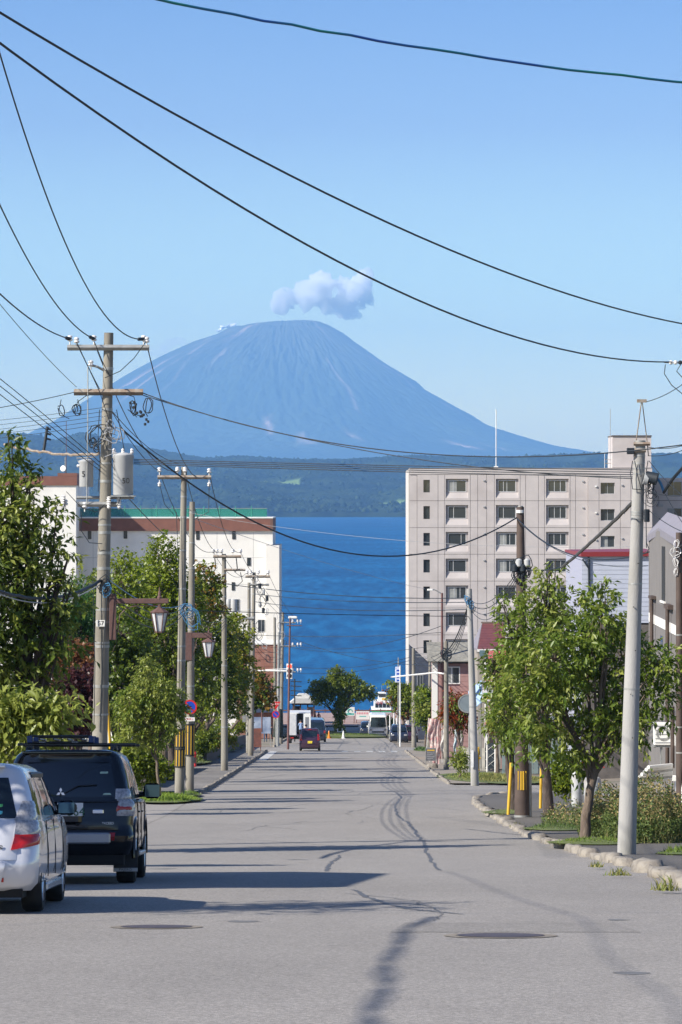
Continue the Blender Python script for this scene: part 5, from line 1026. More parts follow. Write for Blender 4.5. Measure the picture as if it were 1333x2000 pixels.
# right pole line cables
for i in range(4): cable(Rb.W(1018, 1105+i*4), Rc.W(918, 1172+i*5), None, .012, m_wire, ['topmost ','second ','third ','lowest '][i]+'cable between the dark brown pole and the leaning pale pole', 'cables between the brown and the leaning pole', sag=.5+.12*i)
for i in range(4): cable(Rc.W(918, 1172+i*5), Rd.W(872, 1272+i*3), None, .014 if i else .03, m_wire, ['topmost ','second ','third ','lowest '][i]+'cable between the leaning pole and the slim pole', 'cables between the leaning pole and the slim pole', sag=.35+.1*i)
for i in range(4): cable(Rd.W(872, 1268+i*5), Rf.W(808, 1280+i*5), None, .014, m_wire, ['topmost ','second ','third ','lowest '][i]+'cable between the slim pole and the corner pole', 'cables between the slim pole and the corner pole', sag=.35+.1*i)
# cables along the left, beyond the frame, that throw their shadows on the lower road
def shadow_cable(pix, h, r, label, n=3, m=m_wire):
    P = []
    for (a, b_) in pix:
        d = dist_of(b_); q = Vector((Xp(a, d), d, gz(d))); P.append(q+sv*(h/sv.z))
    Q = []
    for a, b_ in zip(P, P[1:]):
        for k in range(6): Q.append(a.lerp(b_, k/6))
    Q.append(P[-1]); P = Q; o0 = P[0].copy()
    root = empty('overhead_cable', o0, label, 'cable')
    for s_ in range(n): MB().tube([q-o0+Vector((random.gauss(0, .01)+.035*math.cos(i*.5+s_*2.1), .0, .035*math.sin(i*.5+s_*2.1))) for i, q in enumerate(P)], r, 6).build('strand', m, root, True)
shadow_cable([(845, 1790), (800, 1815), (775, 1845), (762, 1880), (750, 1920), (735, 1970), (722, 2040), (700, 2150)], 8.5, .020, 'loose black cable bundle slung beside the street left of the photo', 2)
shadow_cable([(870, 1702), (960, 1735), (1125, 1790), (1180, 1850), (1240, 1905), (1333, 1985), (1400, 2040), (1500, 2140)], 9.5, .010, 'second cable slung beside the street left of the photo', 1)
shadow_cable([(-200, 1816), (300, 1793), (640, 1783), (900, 1784), (1500, 1781)], 8.0, .014, 'single cable crossing the street overhead, above the photo', 1)
# ================================================================= BUILDINGS
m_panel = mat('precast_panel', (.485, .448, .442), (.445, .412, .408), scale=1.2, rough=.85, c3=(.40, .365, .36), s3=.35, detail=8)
m_joint = mat('panel_joint', (.10, .085, .08), rough=.9)
m_win = glass('window_glass', (.030, .038, .045), .08)
m_curt = mat('curtain', (.30, .31, .30), (.22, .23, .23), scale=3, rough=.9)
m_frame = mat('window_frame_grey', (.33, .34, .36), rough=.5)
m_wall = mat('white_render', (.76, .75, .72), (.71, .70, .67), scale=.5, rough=.85, c3=(.62, .60, .57), s3=.25, detail=8)
m_band = mat('brown_fascia', (.20, .085, .062), (.165, .07, .052), scale=1.5, rough=.7)
def bldg(name, loc, label, rz=0.): return empty(name, loc, label, 'building', None, rz)
def part(name, m, par, *boxes, **k):
    b = MB()
    for q in boxes: b.box(*q, k.get('bev', 0.))
    return b.build(name, m, par)
# ---- apartment block, facing the street downhill
dA = 345.; kA = dA/F; x0A = Xp(798, dA); zT = Zp(915, dA); zG = gz(dA)
ap = bldg('apartment_block', (x0A, dA, zG), 'tall greyish-pink apartment block of precast panels on the right by the lake')
ax = lambda px: (px-798)*kA; az = lambda py: Zp(py, dA)-zG
rows = [917, 927, 978, 1030.5, 1082.5, 1135, 1187.5, 1240, 1292.5, 1345, 1437]
cols = [815, 856, 869, 919, 933.5, 951, 966, 1016.5, 1027, 1052, 1064, 1114, 1124.5, 1149, 1170, 1211.5, 1232, 1274]
Wd = ax(1274)
part('core_wall', m_joint, ap, (.12, Wd-.02, .55, 14, 0, az(917)-.02))
g = .018; Y1 = .50
def panel(x0, x1, z0, z1, y0=0., hole=None):
    b = MB()
    if hole is None: b.box(x0+g, x1-g, y0, Y1, z0+g, z1-g)
    else:
        a, c, d_, e = hole; b.box(x0+g, a, y0, Y1, z0+g, z1-g); b.box(c, x1-g, y0, Y1, z0+g, z1-g); b.box(a, c, y0, Y1, z0+g, d_); b.box(a, c, y0, Y1, e, z1-g)
    return b.build('wall_panel', m_panel, ap)
def window(par, x0, x1, z0, z1, y, panes=(.5,), curt=0, fr=.045, mf=None, mg=None):
    r = bpy.data.objects.new('window', None); COL.objects.link(r); r.parent = par; r.location = (x0, y, z0); w_, h_ = x1-x0, z1-z0
    b = MB(); b.box(0, fr, -.03, .03, 0, h_); b.box(w_-fr, w_, -.03, .03, 0, h_); b.box(fr, w_-fr, -.03, .03, 0, fr); b.box(fr, w_-fr, -.03, .03, h_-fr, h_); b.build('frame', mf or m_frame, r)
    xs_ = [fr]+[p*w_ for p in panes]+[w_-fr]
    for i in range(len(xs_)-1):
        MB().box(xs_[i]+(.02 if i else 0), xs_[i+1]-(.02 if i < len(xs_)-2 else 0), .0, .015, fr, h_-fr).build('pane', mg or m_win, r)
        if i < len(xs_)-2: MB().box(xs_[i+1]-.02, xs_[i+1]+.02, -.025, .025, fr, h_-fr).build('mullion', mf or m_frame, r)
    if curt: MB().box(fr+(.0 if curt == 1 else w_*.5), fr+w_*(.45 if curt == 1 else .44)+(0 if curt == 1 else .0), -.004, -.001, fr, h_-fr).build('curtain', m_curt, r)
    return r
m_shade = mat('reveal_shade', (.34, .31, .305), rough=.9)  # darker copy of the panel colour: shade painted on reveal linings, also the cap
bays = [(869, 919, 871, 915, 876, 911), (966, 1016.5, 969, 1013, 973.5, 1008), (1064, 1114, 1067, 1111, 1071, 1106.5)]
rs = random.Random(4)
for j in range(1, len(rows)-1):
    zt, zb = az(rows[j]), az(rows[j+1])
    edge = [800.0]+cols
    for i in range(len(edge)-1):
        a, c = edge[i], edge[i+1]
        bay = next((b_ for b_ in bays if abs(b_[0]-a) < 1), None); xa, xc = ax(a), ax(c)
        y0 = -.35 if a >= 1149 else 0.
        if i == 0: y0 = .06; xa = ax(798)+.10
        if bay and j < 9:
            h0, h1 = zb+az(rows[j])*0+(zt-zb)*.10, zt-(zt-zb)*.16
            panel(xa, xc, zb, zt, 0, (ax(bay[2]), ax(bay[3]), h0, h1))
            B0, B1_ = ax(bay[2]), ax(bay[3]); wz0 = zb+(zt-zb)*.34; wz1 = zt-(zt-zb)*.22
            # sloping apron below the window and lining of the reveal
            b = MB(); b.add([(B0, .03, h0), (B1_, .03, h0), (B1_, .26, wz0), (B0, .26, wz0), (B0, .50, h0), (B1_, .50, h0), (B1_, .50, wz0), (B0, .50, wz0)], [(0, 1, 2, 3), (4, 7, 6, 5), (0, 4, 5, 1), (3, 2, 6, 7), (0, 3, 7, 4), (1, 5, 6, 2)]); b.build('window_apron', m_panel, ap)
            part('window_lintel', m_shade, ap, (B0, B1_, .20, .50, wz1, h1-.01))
            pz = rs.choice([(.30,), (.28,), (.33, .66), (.30,), (.72,)]) if not (bay[0] == 1064) else rs.choice([(.33, .70), (.35, .68)])
            window(ap, B0+(ax(bay[4])-B0), ax(bay[5]), wz0, wz1, .24, pz, rs.choice([0, 0, 1, 2, 0]), mf=mat('window_frame_white', (.62, .63, .65), rough=.5))
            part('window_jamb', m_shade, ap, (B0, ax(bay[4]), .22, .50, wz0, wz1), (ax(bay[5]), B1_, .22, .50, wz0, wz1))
        elif i == 1 and j < 9:
            panel(xa, xc, zb, zt, 0, (ax(827.5), ax(840), zb+(zt-zb)*.32, zt-(zt-zb)*.20)); window(ap, ax(827.5), ax(840), zb+(zt-zb)*.32, zt-(zt-zb)*.20, .18, (), mf=m_gblk)
        elif a == 1170 and j < 9:
            panel(xa, xc, zb, zt, -.35, (ax(1173), ax(1200.5), zb+(zt-zb)*.26, zt-(zt-zb)*.31)); window(ap, ax(1173), ax(1200.5), zb+(zt-zb)*.26, zt-(zt-zb)*.31, -.10, (.5,), rs.choice([0, 1, 0]), mf=m_frame)
        else: panel(xa, xc, zb, zt, y0)
    # vents
    if j < 9:
        for vx, vz in ((946, .78), (1139, .75), (1164, .55), (1215, .60)):
            yy = -.35 if vx > 1149 else 0.
            MB().box(ax(vx)-.10, ax(vx)+.10, yy-.12, yy, zt-(zt-zb)*(1-vz)-.08, zt-(zt-zb)*(1-vz)+.06, .015).build('vent_hood', m_white if vx == 1164 else m_frame, ap)
part('parapet', m_panel, ap, (.12, Wd, -.02, 14.1, az(926.5), az(915)), bev=.0)
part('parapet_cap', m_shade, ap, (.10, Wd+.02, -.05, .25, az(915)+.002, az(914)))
part('gable_wall', mat('gable_panel', (.52, .50, .48), rough=.85), ap, (.0, .098, .30, 13.9, 0, az(917.5)))
ph = part('stair_tower', m_panel, ap, (ax(1199), ax(1275), 1.5, 7, az(914)+.05, az(852))); part('tower_cap', m_joint, ap, (ax(1198), ax(1276), 1.4, 7.1, az(851.8), az(849.5)))
MB().tube([(ax(972), 3, az(914)), (ax(972), 3, az(798))], .05, 6).build('antenna_mast', m_white, ap); MB().tube([(ax(1197), 3, az(914)), (ax(1197), 3, az(797))], .03, 6).build('antenna_mast', m_frame, ap)
b = MB().box(ax(968), ax(976), 2.8, 3.3, az(914), az(910)); b.build('mast_base', m_white, ap)
for i in range(3): part('roof_rail', m_white, ap, (ax(1184)+i*.35, ax(1184)+i*.35+.04, 2, 2.04, az(914), az(884+i*3)))
part('roof_rail', m_rust, ap, (ax(1184), ax(1198), 2.05, 2.09, az(905), az(904)), (ax(1184), ax(1198), 2.05, 2.09, az(898), az(897)))
aw = bldg('apartment_wing', (Xp(1275, dA), dA+4, zG), 'recessed wing of the apartment block at the far right edge')
part('wing_wall', m_panel, aw, (0.02, 9, 0, 10, 0, az(933)))
for j in range(7):
    z1 = az(940)-j*52.3*kA*1.0; window(aw, (1311-1275)*kA, (1340-1275)*kA, z1-28*kA, z1, -.03, (.45,), 1 if j % 2 else 0)
    MB().box((1293-1275)*kA, (1303-1275)*kA, -.15, 0, z1-50*kA, z1-45*kA).build('vent_hood', m_frame, aw); part('floor_joint', m_joint, aw, (.02, 9, -.012, -.001, z1-38*kA, z1-37*kA))
# ---- white building with brown fascia, left
dB = 368.; kB = dB/F; bB = bldg('hotel_building', (Xp(152, dB), dB, gz(dB)), 'white building with brown fascia and green roof netting left of the lake')
bx = lambda px: (px-152)*kB; bz = lambda py: Zp(py, dB)-gz(dB)
part('wall', m_wall, bB, (0, bx(520), 0, 16, 0, bz(1037)), (bx(520)+.0, bx(533), .0, 16, bz(1064), bz(1037)))
part('fascia', m_band, bB, (-.02, bx(533.5), -.25, 16.2, bz(1037)+.003, bz(1012.5))); part('coping', m_white, bB, (-.02, bx(534), -.30, 16.2, bz(1012.3), bz(1010)))
part('fascia_end', mat('fascia_side', (.13, .07, .055), rough=.7), bB, (bx(528.5), bx(533.8), -.27, -.255, bz(1037), bz(1012.5)))
part('corner_block', mat('white_render_bright', (.74, .72, .68), (.70, .68, .64), scale=.5, rough=.85), bB, (bx(520), bx(546), -.6, 15, 0, bz(1065)))
for a, b_, c, d_ in ((172, 179, 1037, 1053), (242, 249, 1037, 1052), (308, 313, 1085, 1100), (383.5, 390, 1037, 1054), (454, 460.5, 1037, 1053), (483, 490, 1089, 1105), (453, 459, 1137, 1153), (452, 468, 1170, 1194), (504, 518, 1210, 1234), (506, 518, 1262, 1284)):
    window(bB, bx(a), bx(b_), bz(d_), bz(c)-.004, -.03, (.5,) if b_-a > 9 else (), mf=m_frame if b_-a > 9 else m_gblk)
for px_ in (182, 342, 424, 495): part('render_joint', m_curt, bB, (bx(px_), bx(px_)+.03, -.004, -.001, bz(1240), bz(1040)))
for py_ in (1089, 1141, 1193): part('render_joint', m_curt, bB, (0, bx(519), -.004, -.001, bz(py_)-.03, bz(py_)))
m_net = mat('green_netting', (.02, .22, .17), rough=.8); m_net.node_tree.nodes['Principled BSDF'].inputs['Alpha'].default_value = .62
for i in range(12):
    a = 150+i*31; part('net_panel', m_net, bB, (bx(a)+.03, bx(a+31)-.03, 1.0, 1.01, bz(1009.5), bz(993.5))); MB().tube([(bx(a), 1, bz(1010)), (bx(a), 1, bz(988 if i < 11 else 988))], .04, 5).build('net_post', mat('net_post_green', (.05, .28, .20), rough=.6), bB)
part('net_rail', m_galv, bB, (bx(150), bx(522), .98, 1.03, bz(993.4), bz(992.6)))
dT = 363.3; bA = bldg('hotel_tower', (Xp(-90, dT), dT, gz(dT)), 'taller white block with brown top standing forward at the far left'); kC = dT/F; cx_ = lambda px: (px+90)*kC; cz = lambda py: Zp(py, dT)-gz(dT)
part('wall', m_wall, bA, (0, cx_(149), 0, 19, 0, cz(948))); part('fascia', m_band, bA, (-.1, cx_(149)+.12, -.15, 19.1, cz(947.9), cz(930))); part('fascia_step', m_band, bA, (cx_(113), cx_(149)+.13, -.16, 6, cz(929.8), cz(924)))
dsh = MB().lathe((0, 0, 0), [(.02, .05), (.30, 0), (.32, .02), (.03, .10)], 18).build('satellite_dish', m_white, bA, True, loc=(cx_(123), .5, cz(915))); dsh.rotation_euler = (R(80), 0, R(-20))
MB().tube([(cx_(129), .6, cz(924)), (cx_(129), .6, cz(822))], .03, 5).build('antenna_mast', m_redpole, bA); MB().tube([(cx_(127), .6, cz(924)), (cx_(127), .6, cz(893))], .06, 5).build('mast_foot', m_galv, bA)
tw = empty('antenna_pole', W(86, 880, 130)-Vector((0, 0, .1)), 'short dark pole with crossarms rising above the left crown', 'pole'); MB().tube([W(86, 880, 130)-tw.location, W(93, 833, 130)-tw.location], .06, 6).build('shaft', m_wire, tw)
for y in (836, 846, 856): MB().tube([W(90, y, 130)-tw.location, W(100, y+3, 130)-tw.location], .04, 5).build('crossarm', m_wire, tw)
# ---- brick block below it and shop corner
dR = 338.; br = bldg('brick_building', (Xp(500, dR), dR, gz(dR)), 'low red brick block at the foot of the white building'); kD = dR/F; dz_ = lambda py: Zp(py, dR)-gz(dR)
m_brick = mat('red_brick_wall', (.27, .12, .085), (.22, .10, .075), scale=4, rough=.9, c3=(.32, .18, .14), s3=1.5)
nb = br; part('wall', m_brick, br, (-1.9, 2.3, 0, 8, 0, dz_(1259))); part('roof_cap', m_wall, br, (-2.0, 2.4, -.08, 8.1, dz_(1258.9), dz_(1256)))
for j in range(12): part('brick_course', m_brick, br, (-1.9, 2.3, -.03, -.001, dz_(1262+j*14)-.62, dz_(1262+j*14)-.03))
for (a, b_, c, d_) in ((505, 520, 1350, 1375), (525, 538, 1350, 1375)): window(br, (a-500)*kD, (b_-500)*kD, dz_(d_), dz_(c), -.06, (.5,))
part('awning', mat('navy_awning', (.03, .05, .10), rough=.8), br, (-1.4, 1.9, -1.3, -.04, dz_(1390), dz_(1384)))
kw = empty('signboard', G(503, 236, .1), 'rust red wooden notice board and box on the left pavement edge', 'signboard'); part('board', mat('rust_board', (.20, .07, .05), (.12, .05, .04), scale=5, rough=.8), kw, (-.28, .28, -.1, .1, .25, 1.55)); part('leg', m_redpole, kw, (-.26, -.20, -.05, .05, 0, .25)); part('leg', m_redpole, kw, (.20, .26, -.05, .05, 0, .25))
wb = empty('advert_panel', G(512, 270, 0), 'blue and white shop banner panel low at the left corner', 'banner'); part('panel', mat('banner_blue', (.10, .14, .24), (.34, .40, .50), scale=1.2, rough=.7), wb, (-.7, .7, -.03, .03, 1.0, 2.3)); part('post', m_galv, wb, (-.7, -.64, -.03, .03, 0, .99)); part('post', m_galv, wb, (.64, .7, -.03, .03, 0, .99))
gb = empty('post', G(484, 232, .1), 'thick pale round bollard post between the park and the pavement', 'post'); MB().lathe((0, 0, 0), [(.10, 0), (.10, 2.6), (.08, 2.65)], 12).build('post_shaft', m_white, gb); part('post_box', m_galv, gb, (-.35, -.1, -.1, .1, 2.0, 2.5))
# ---- low planter walls, left
def wallrun(name, p, h, m, label, ln=.6, th=.22):
    root = empty(name, p[0], label, 'wall'); P_ = [Vector(a) for a in p]
    for a, b_ in zip(P_, P_[1:]):
        n = max(1, round((b_-a).length/ln)); d = (b_-a)/n; ang = math.atan2(d.y, d.x)
        for i in range(n):
            q = a+d*(i+.5)-root.location; hh = h*random.uniform(.98, 1.02)
            o = MB().box(-d.length/2+.012, d.length/2-.012, -th/2, th/2, -.25, hh, .012).build('wall_block', m, root, loc=q); o.rotation_euler = (0, -math.atan2(d.z, math.hypot(d.x, d.y)), ang)
    return root
m_dwall = mat('dark_block_wall', (.13, .115, .105), (.09, .08, .075), scale=3, rough=.95, bump=.4, bscale=14)
wallrun('planter_wall', [(-7.65, y, gz(y)+.1) for y in np.arange(132, 180, 6.)], .65, m_dwall, 'near stretch of dark block wall holding the park bed', 1.5)
wallrun('planter_wall', [(-7.5, y, gz(y)+.1) for y in np.arange(188, 270, 6.)], .85, m_dwall, 'far stretch of dark block wall rising beside the left pavement', 1.8)
hy = empty('marker_post', G(381, 178, .1), 'short red post with a rounded head at the wall gap', 'post'); MB().lathe((0, 0, 0), [(.09, 0), (.10, .05), (.08, .10), (.08, .62), (.10, .66), (.06, .78)], 12).build('shaft', m_sred, hy, True); part('plate', m_gblk, hy, (-.05, .05, -.11, -.09, .2, .5))
# ---- pavilion, banners, fence, boat at the shore
pv_ = bldg('pavilion', G(592, 402, .2), 'open wooden pavilion with white double roof on the promenade'); kE = 402/F
m_wood = mat('brown_timber', (.16, .07, .045), (.11, .05, .035), scale=6, rough=.8)
for x in (-1.15, -.3, .55, 1.3): part('post', m_wood, pv_, (x-.06, x+.06, -.06, .06, 0, 2.25)); part('post', m_wood, pv_, (x-.06, x+.06, 2.94, 3.06, 0, 2.25))
part('beam', m_wood, pv_, (-1.3, 1.45, -.08, .08, 2.25, 2.45)); b = MB().prism([(-1.6, 2.46), (1.7, 2.46), (1.0, 3.05), (-.9, 3.05)], (-.4, 3.4)); b.build('lower_roof', mat('white_roof', (.60, .60, .58), (.5, .5, .5), scale=2, rough=.6), pv_)
MB().prism([(-1.0, 3.06), (1.1, 3.06), (.6, 3.5), (-.5, 3.5)], (.3, 2.6)).build('upper_roof', MATS['white_roof'], pv_); part('bench', m_wood, pv_, (-1.0, 1.2, 1, 1.5, .4, .48)); part('back_panel', m_galv, pv_, (.6, 1.25, 2.0, 2.05, 1.0, 1.9)); part('back_panel', m_dark, pv_, (-1.1, -.36, 2.0, 2.05, .6, 2.0))
lp_ = empty('street_lamp', G(576, 305, 0), 'black post with stacked small arms behind the box truck', 'street lamp'); MB().tube([(0, 0, 0), (0, 0, 5.6)], .06, 8).build('post', m_gblk, lp_)
for j in range(4): MB().tube([(-.35, 0, 5.4-j*.42), (.62, 0, 5.35-j*.42)], .045, 6).build('arm', m_gblk, lp_)
fn = empty('promenade_fence', (-30, 430, gz(430)+.35), 'dark red timber fence along the lake promenade', 'fence')
for i in range(90): part('fence_rail', m_wood, fn, (i*.7, i*.7+.66, -.03, .03, .55, .70)); 
for i in range(46): part('fence_post', m_wood, fn, (i*1.4-.05, i*1.4+.05, .04, .14, 0, .85))
def banner(px, py0, py1, wpx, lab, cols):
    d = 404; z0 = Zp(py1, d); r = empty('banner', (Xp(px, d), d, gz(d)+.2), lab, 'banner'); k = d/F; zz = z0-r.location.z; h = (py1-py0)*k; w_ = wpx*k
    part('cloth', mat('banner_white', (.70, .70, .68), rough=.8), r, (-w_/2, w_/2, -.02, 0, zz, zz+h))
    for x in (-w_/2+.05, w_/2-.05): part('pole', m_wood, r, (x-.04, x+.04, .002, .06, 0, zz+h))
    for (a, b_, c, e, m) in cols: part('printed_shape', m, r, (-w_/2+a*w_, -w_/2+b_*w_, -.026, -.021, zz+c*h, zz+e*h))
    return r
m_teal = mat('print_teal', (.10, .42, .38), rough=.7); m_pink = mat('print_pink', (.62, .20, .24), rough=.7)
b1 = banner(683, 1381, 1398, 20, 'white banner with a plain teal swirl right of the umbrella tree', [(.05, .95, .08, .30, m_teal)]); b_ = MB().tube([(.25*math.cos(q), -.03, .25*math.sin(q)) for q in np.linspace(0, 5, 14)], .06, 5); b_.build('printed_swirl', m_teal, b1, loc=(.05, 0, Zp(1389, 404)-b1.location.z))
banner(709, 1389, 1405, 26, 'white banner with pink characters and a teal line left of the minibus', [(.08+i*.125, .08+i*.125+.08, .62, .86, m_pink) for i in range(7)]+[(.25, .75, .30, .42, m_teal)])
bt = empty('boat', (Xp(748, 452), 452, 0), 'white sightseeing boat with a green band moored behind the minibus', 'boat')
MB().prism([(-1.5, .9), (1.5, .9), (1.25, -.3), (-1.25, -.3)], (0, 9)).build('hull', m_white, bt); part('green_band', mat('boat_green', (.05, .34, .14), rough=.5), bt, (-1.52, 1.52, -.03, 0, .62, .88)); part('cabin', m_white, bt, (-1.15, 1.15, .5, 6, .9, 2.0), bev=.03)
for i in range(4): part('cabin_window', m_win, bt, (-.98+i*.5, -.58+i*.5, .46, .499, 1.2, 1.75))
part('wheelhouse', m_white, bt, (-.6, .5, 2, 4, 2.0, 3.1), bev=.03); part('wheelhouse_window', m_win, bt, (-.5, .4, 1.96, 1.999, 2.5, 2.95)); part('yellow_mark', m_yel, bt, (-.1, .4, 1.95, 1.999, 2.12, 2.36)); text('boat_letters', 'Q号', .5, m_sred, bt, (-.4, .44, 1.82), depth=.01)
MB().tube([(-.1, 3, 3.1), (-.1, 3, 4.0)], .03, 5).build('mast', m_galv, bt); MB().tube([(-1.5, 1, 1.9), (-1.9, 1, 2.3)], .04, 5).build('davit', m_white, bt)
for px_, py_, l, m in ((643, 1437, 'orange traffic cone left of the green island', m_orange), (671, 1431, 'white traffic cone on the edge of the green island', m_white)):
    c = empty('traffic_cone', G(px_, 338, .01), l, 'traffic cone'); MB().lathe((0, 0, 0), [(.16, .03), (.11, .3), (.04, .74), (.02, .76)], 12).build('cone', m, c, True); part('base', m, c, (-.2, .2, -.2, .2, 0, .03))
rc = empty('buoy', G(610, 400, .2), 'red and white striped marker buoy by the pavilion', 'buoy'); MB().lathe((0, 0, 0), [(.2, 0), (.2, .5), (.12, .6)], 12).build('base', m_sred, rc, True); MB().lathe((0, 0, .6), [(.14, 0), (.11, .4)], 12).build('stripe', m_white, rc, True); MB().lathe((0, 0, 1.0), [(.11, 0), (.03, .5)], 12).build('cap', m_sred, rc, True)
# ---- right side houses
# pale blue sided house
dH = 150.; kH = dH/F; hb = bldg('house', (Xp(1137, dH), dH, gz(dH)), 'pale blue-grey sided house with a red roof edge behind the cherry tree'); hx = lambda px: (px-1137)*kH; hz = lambda py: Zp(py, dH)-gz(dH)
m_side = mat('blue_siding', (.44, .47, .56), (.41, .44, .53), scale=2, rough=.6); m_redr = mat('red_metal', (.20, .022, .026), rough=.45)
part('core', m_side, hb, (0, hx(1290), .06, 8, 0, hz(1086))); 
y = 1087.
while y < 1216: part('siding_board', m_side, hb, (0, hx(1290), .0, .055, hz(y+8.6)+.006, hz(y)));y += 8.9
part('lower_wall', m_dwall, hb, (0.01, hx(1290), .0, .055, 0, hz(1216.6)))
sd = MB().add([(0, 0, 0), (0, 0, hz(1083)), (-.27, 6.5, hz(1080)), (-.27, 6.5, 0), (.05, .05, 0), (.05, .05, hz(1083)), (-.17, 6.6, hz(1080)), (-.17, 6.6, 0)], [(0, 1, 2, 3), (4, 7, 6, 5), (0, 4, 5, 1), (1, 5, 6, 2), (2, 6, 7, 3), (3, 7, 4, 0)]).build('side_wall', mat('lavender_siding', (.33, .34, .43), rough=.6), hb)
MB().add([(-.05, -.15, hz(1087)), (hx(1290), -.15, hz(1086)), (hx(1290), -.15, hz(1077)), (-.05, -.15, hz(1078)), (-.33, 6.5, hz(1083)), (hx(1290), 8, hz(1083)), (hx(1290), 8, hz(1076)), (-.33, 6.5, hz(1077))], [(0, 1, 2, 3), (4, 7, 6, 5), (0, 4, 5, 1), (1, 5, 6, 2), (2, 6, 7, 3), (3, 7, 4, 0)]).build('roof_edge', m_redr, hb)
MB().tube([(hx(1150), -.06, hz(1087)), (hx(1151), -.06, hz(1160))], .05, 6).build('flue_pipe', m_wire, hb); MB().tube([(hx(1138), -.1, hz(1092)), (hx(1150), -.1, hz(1110))], .04, 6).build('flue_stay', m_wire, hb)
# dark grey house at the right edge: street wall parallel to the road
hg = bldg('house', (9.97, 110, gz(110)), 'dark grey house with white bands and shallow gable at the right edge'); zg = gz(110)
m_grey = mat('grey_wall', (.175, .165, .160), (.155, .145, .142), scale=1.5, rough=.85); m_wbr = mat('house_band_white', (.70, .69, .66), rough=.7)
def wp(d, py, o=0.): X_ = 9.97-(110-d)*.0247; return (X_-9.97-o, d-110, E-(py-HZ)/F*d-zg)
def wquad(name, m, d0, d1, t0, t1, b0, b1_, o0=0., o1=.05):
    A_ = [wp(d0, b0, o1), wp(d1, b1_, o1), wp(d1, t1, o1), wp(d0, t0, o1), wp(d0, b0, o0), wp(d1, b1_, o0), wp(d1, t1, o0), wp(d0, t0, o0)]
    return MB().add(A_, [(0, 1, 2, 3), (4, 7, 6, 5), (0, 4, 5, 1), (1, 5, 6, 2), (2, 6, 7, 3), (3, 7, 4, 0)]).build(name, m, hg)
def zy(z, d): return HZ+(E-z)*F/d    # row for a height at distance
def wb_(name, m, d0, d1, z0, z1, o1=.05): return wquad(name, m, d0, d1, zy(z1, d0), zy(z1, d1), zy(z0, d0), zy(z0, d1), 0., o1)
zap = E-.735
wquad('street_wall', m_grey, 110.5, 106.5, 1050, 1036, 1560, 1568, -.2, 0.); wquad('street_wall', m_grey, 106.5, 84, 1036, zy(E-1.45, 84), 1568, 1650, -.2, 0.)
MB().box(.0, 7, .45, .6, -.5, E-1.05-zg).build('end_wall', m_grey, hg)
wb_('white_band', m_wbr, 110.4, 84, E-3.75, E-3.47, .03); wb_('white_band', m_wbr, 104, 84, E-6.95, E-6.62, .03)
wb_('slit_window', m_gblk, 104.6, 103.2, E-2.9, E-1.25, .012); wb_('window_sill', m_wbr, 104.8, 103.0, E-2.97, E-2.91, .06); wb_('small_window', m_win, 105.2, 104.2, E-4.5, E-4.0, .012)
wb_('dark_wall_strip', mat('grey_wall_lower', (.13, .12, .118), rough=.9), 110.4, 84, E-3.46, E-3.05, .008)  # darker grey strip lying flat on the wall above the white band
for d_, a, b_ in ((107.6, 1168, 1268), (100.6, 1186, 1500), (98.5, 1380, 1500)): MB().tube([wp(d_, a, .12), wp(d_, b_, .12)], .06, 8).build('drain_pipe', m_brpole, hg, True)
wb_('pipe_box', m_brpole, 108.6, 107.2, E-2.95, E-2.86, .16); wb_('pipe_box', m_brpole, 101.6, 99.8, E-3.05, E-2.92, .16)
def slab(name, m, q, th): n = [(a[0], a[1], a[2]-th) for a in q]; return MB().add(q+n, [(0, 1, 2, 3), (4, 7, 6, 5), (0, 4, 5, 1), (1, 5, 6, 2), (2, 6, 7, 3), (3, 7, 4, 0)]).build(name, m, hg)
m_roofl = mat('lilac_roof', (.22, .205, .235), (.19, .18, .21), scale=3, rough=.6)
def wo(px, py, d): v = W(px, py, d); return (v.x-9.97, v.y-110, v.z-zg)
slab('roof_slope', m_roofl, [wo(1264, 1046, 111), wo(1286, 1031, 106.5), wo(1304, 1000, 109), wo(1272, 1034, 116)], .22); slab('roof_slope', m_roofl, [wo(1286, 1031, 106.5), wo(1345, 1068, 92), wo(1360, 1020, 96), wo(1304, 1000, 109)], .22)
pole_e = Pole(1328, 92, 1327, 1040, .10, .09, 'reddish brown pole with coiled cables by the grey house at the right edge', m_brpole)
for i in range(7): wtube(pole_e.root, coil(pole_e.L(1322+(i % 2)*8, 1062+i*9, -.12), .09+.02*(i % 3), 2, seed=150+i), .009, m_wire if i % 2 else m_porc, 'cable_loop')
for py in (1240, 1420, 1470): pole_e.band(py, .04)
ac = empty('air_conditioner', wp(0, 0)[0:0] or (Xp(1297, 100), 100, Zp(1455, 100)), 'white air conditioning unit on a wall bracket under the grey house band', 'air conditioner')
part('casing', m_white, ac, (-.30, .22, -.2, .15, 0, .66), bev=.02); o = ring(.16, .20, -.22).build('fan_guard', m_galv, ac, loc=(-.04, 0, .35)); part('bracket', m_galv, ac, (-.35, .5, -.15, .15, -.06, -.01)); part('bracket', m_galv, ac, (-.1, -.05, -.1, .1, -1.2, -.07))
for j in range(5): part('fin', m_frame, ac, (-.27, .19, -.215, -.203, .08+j*.12, .10+j*.12))
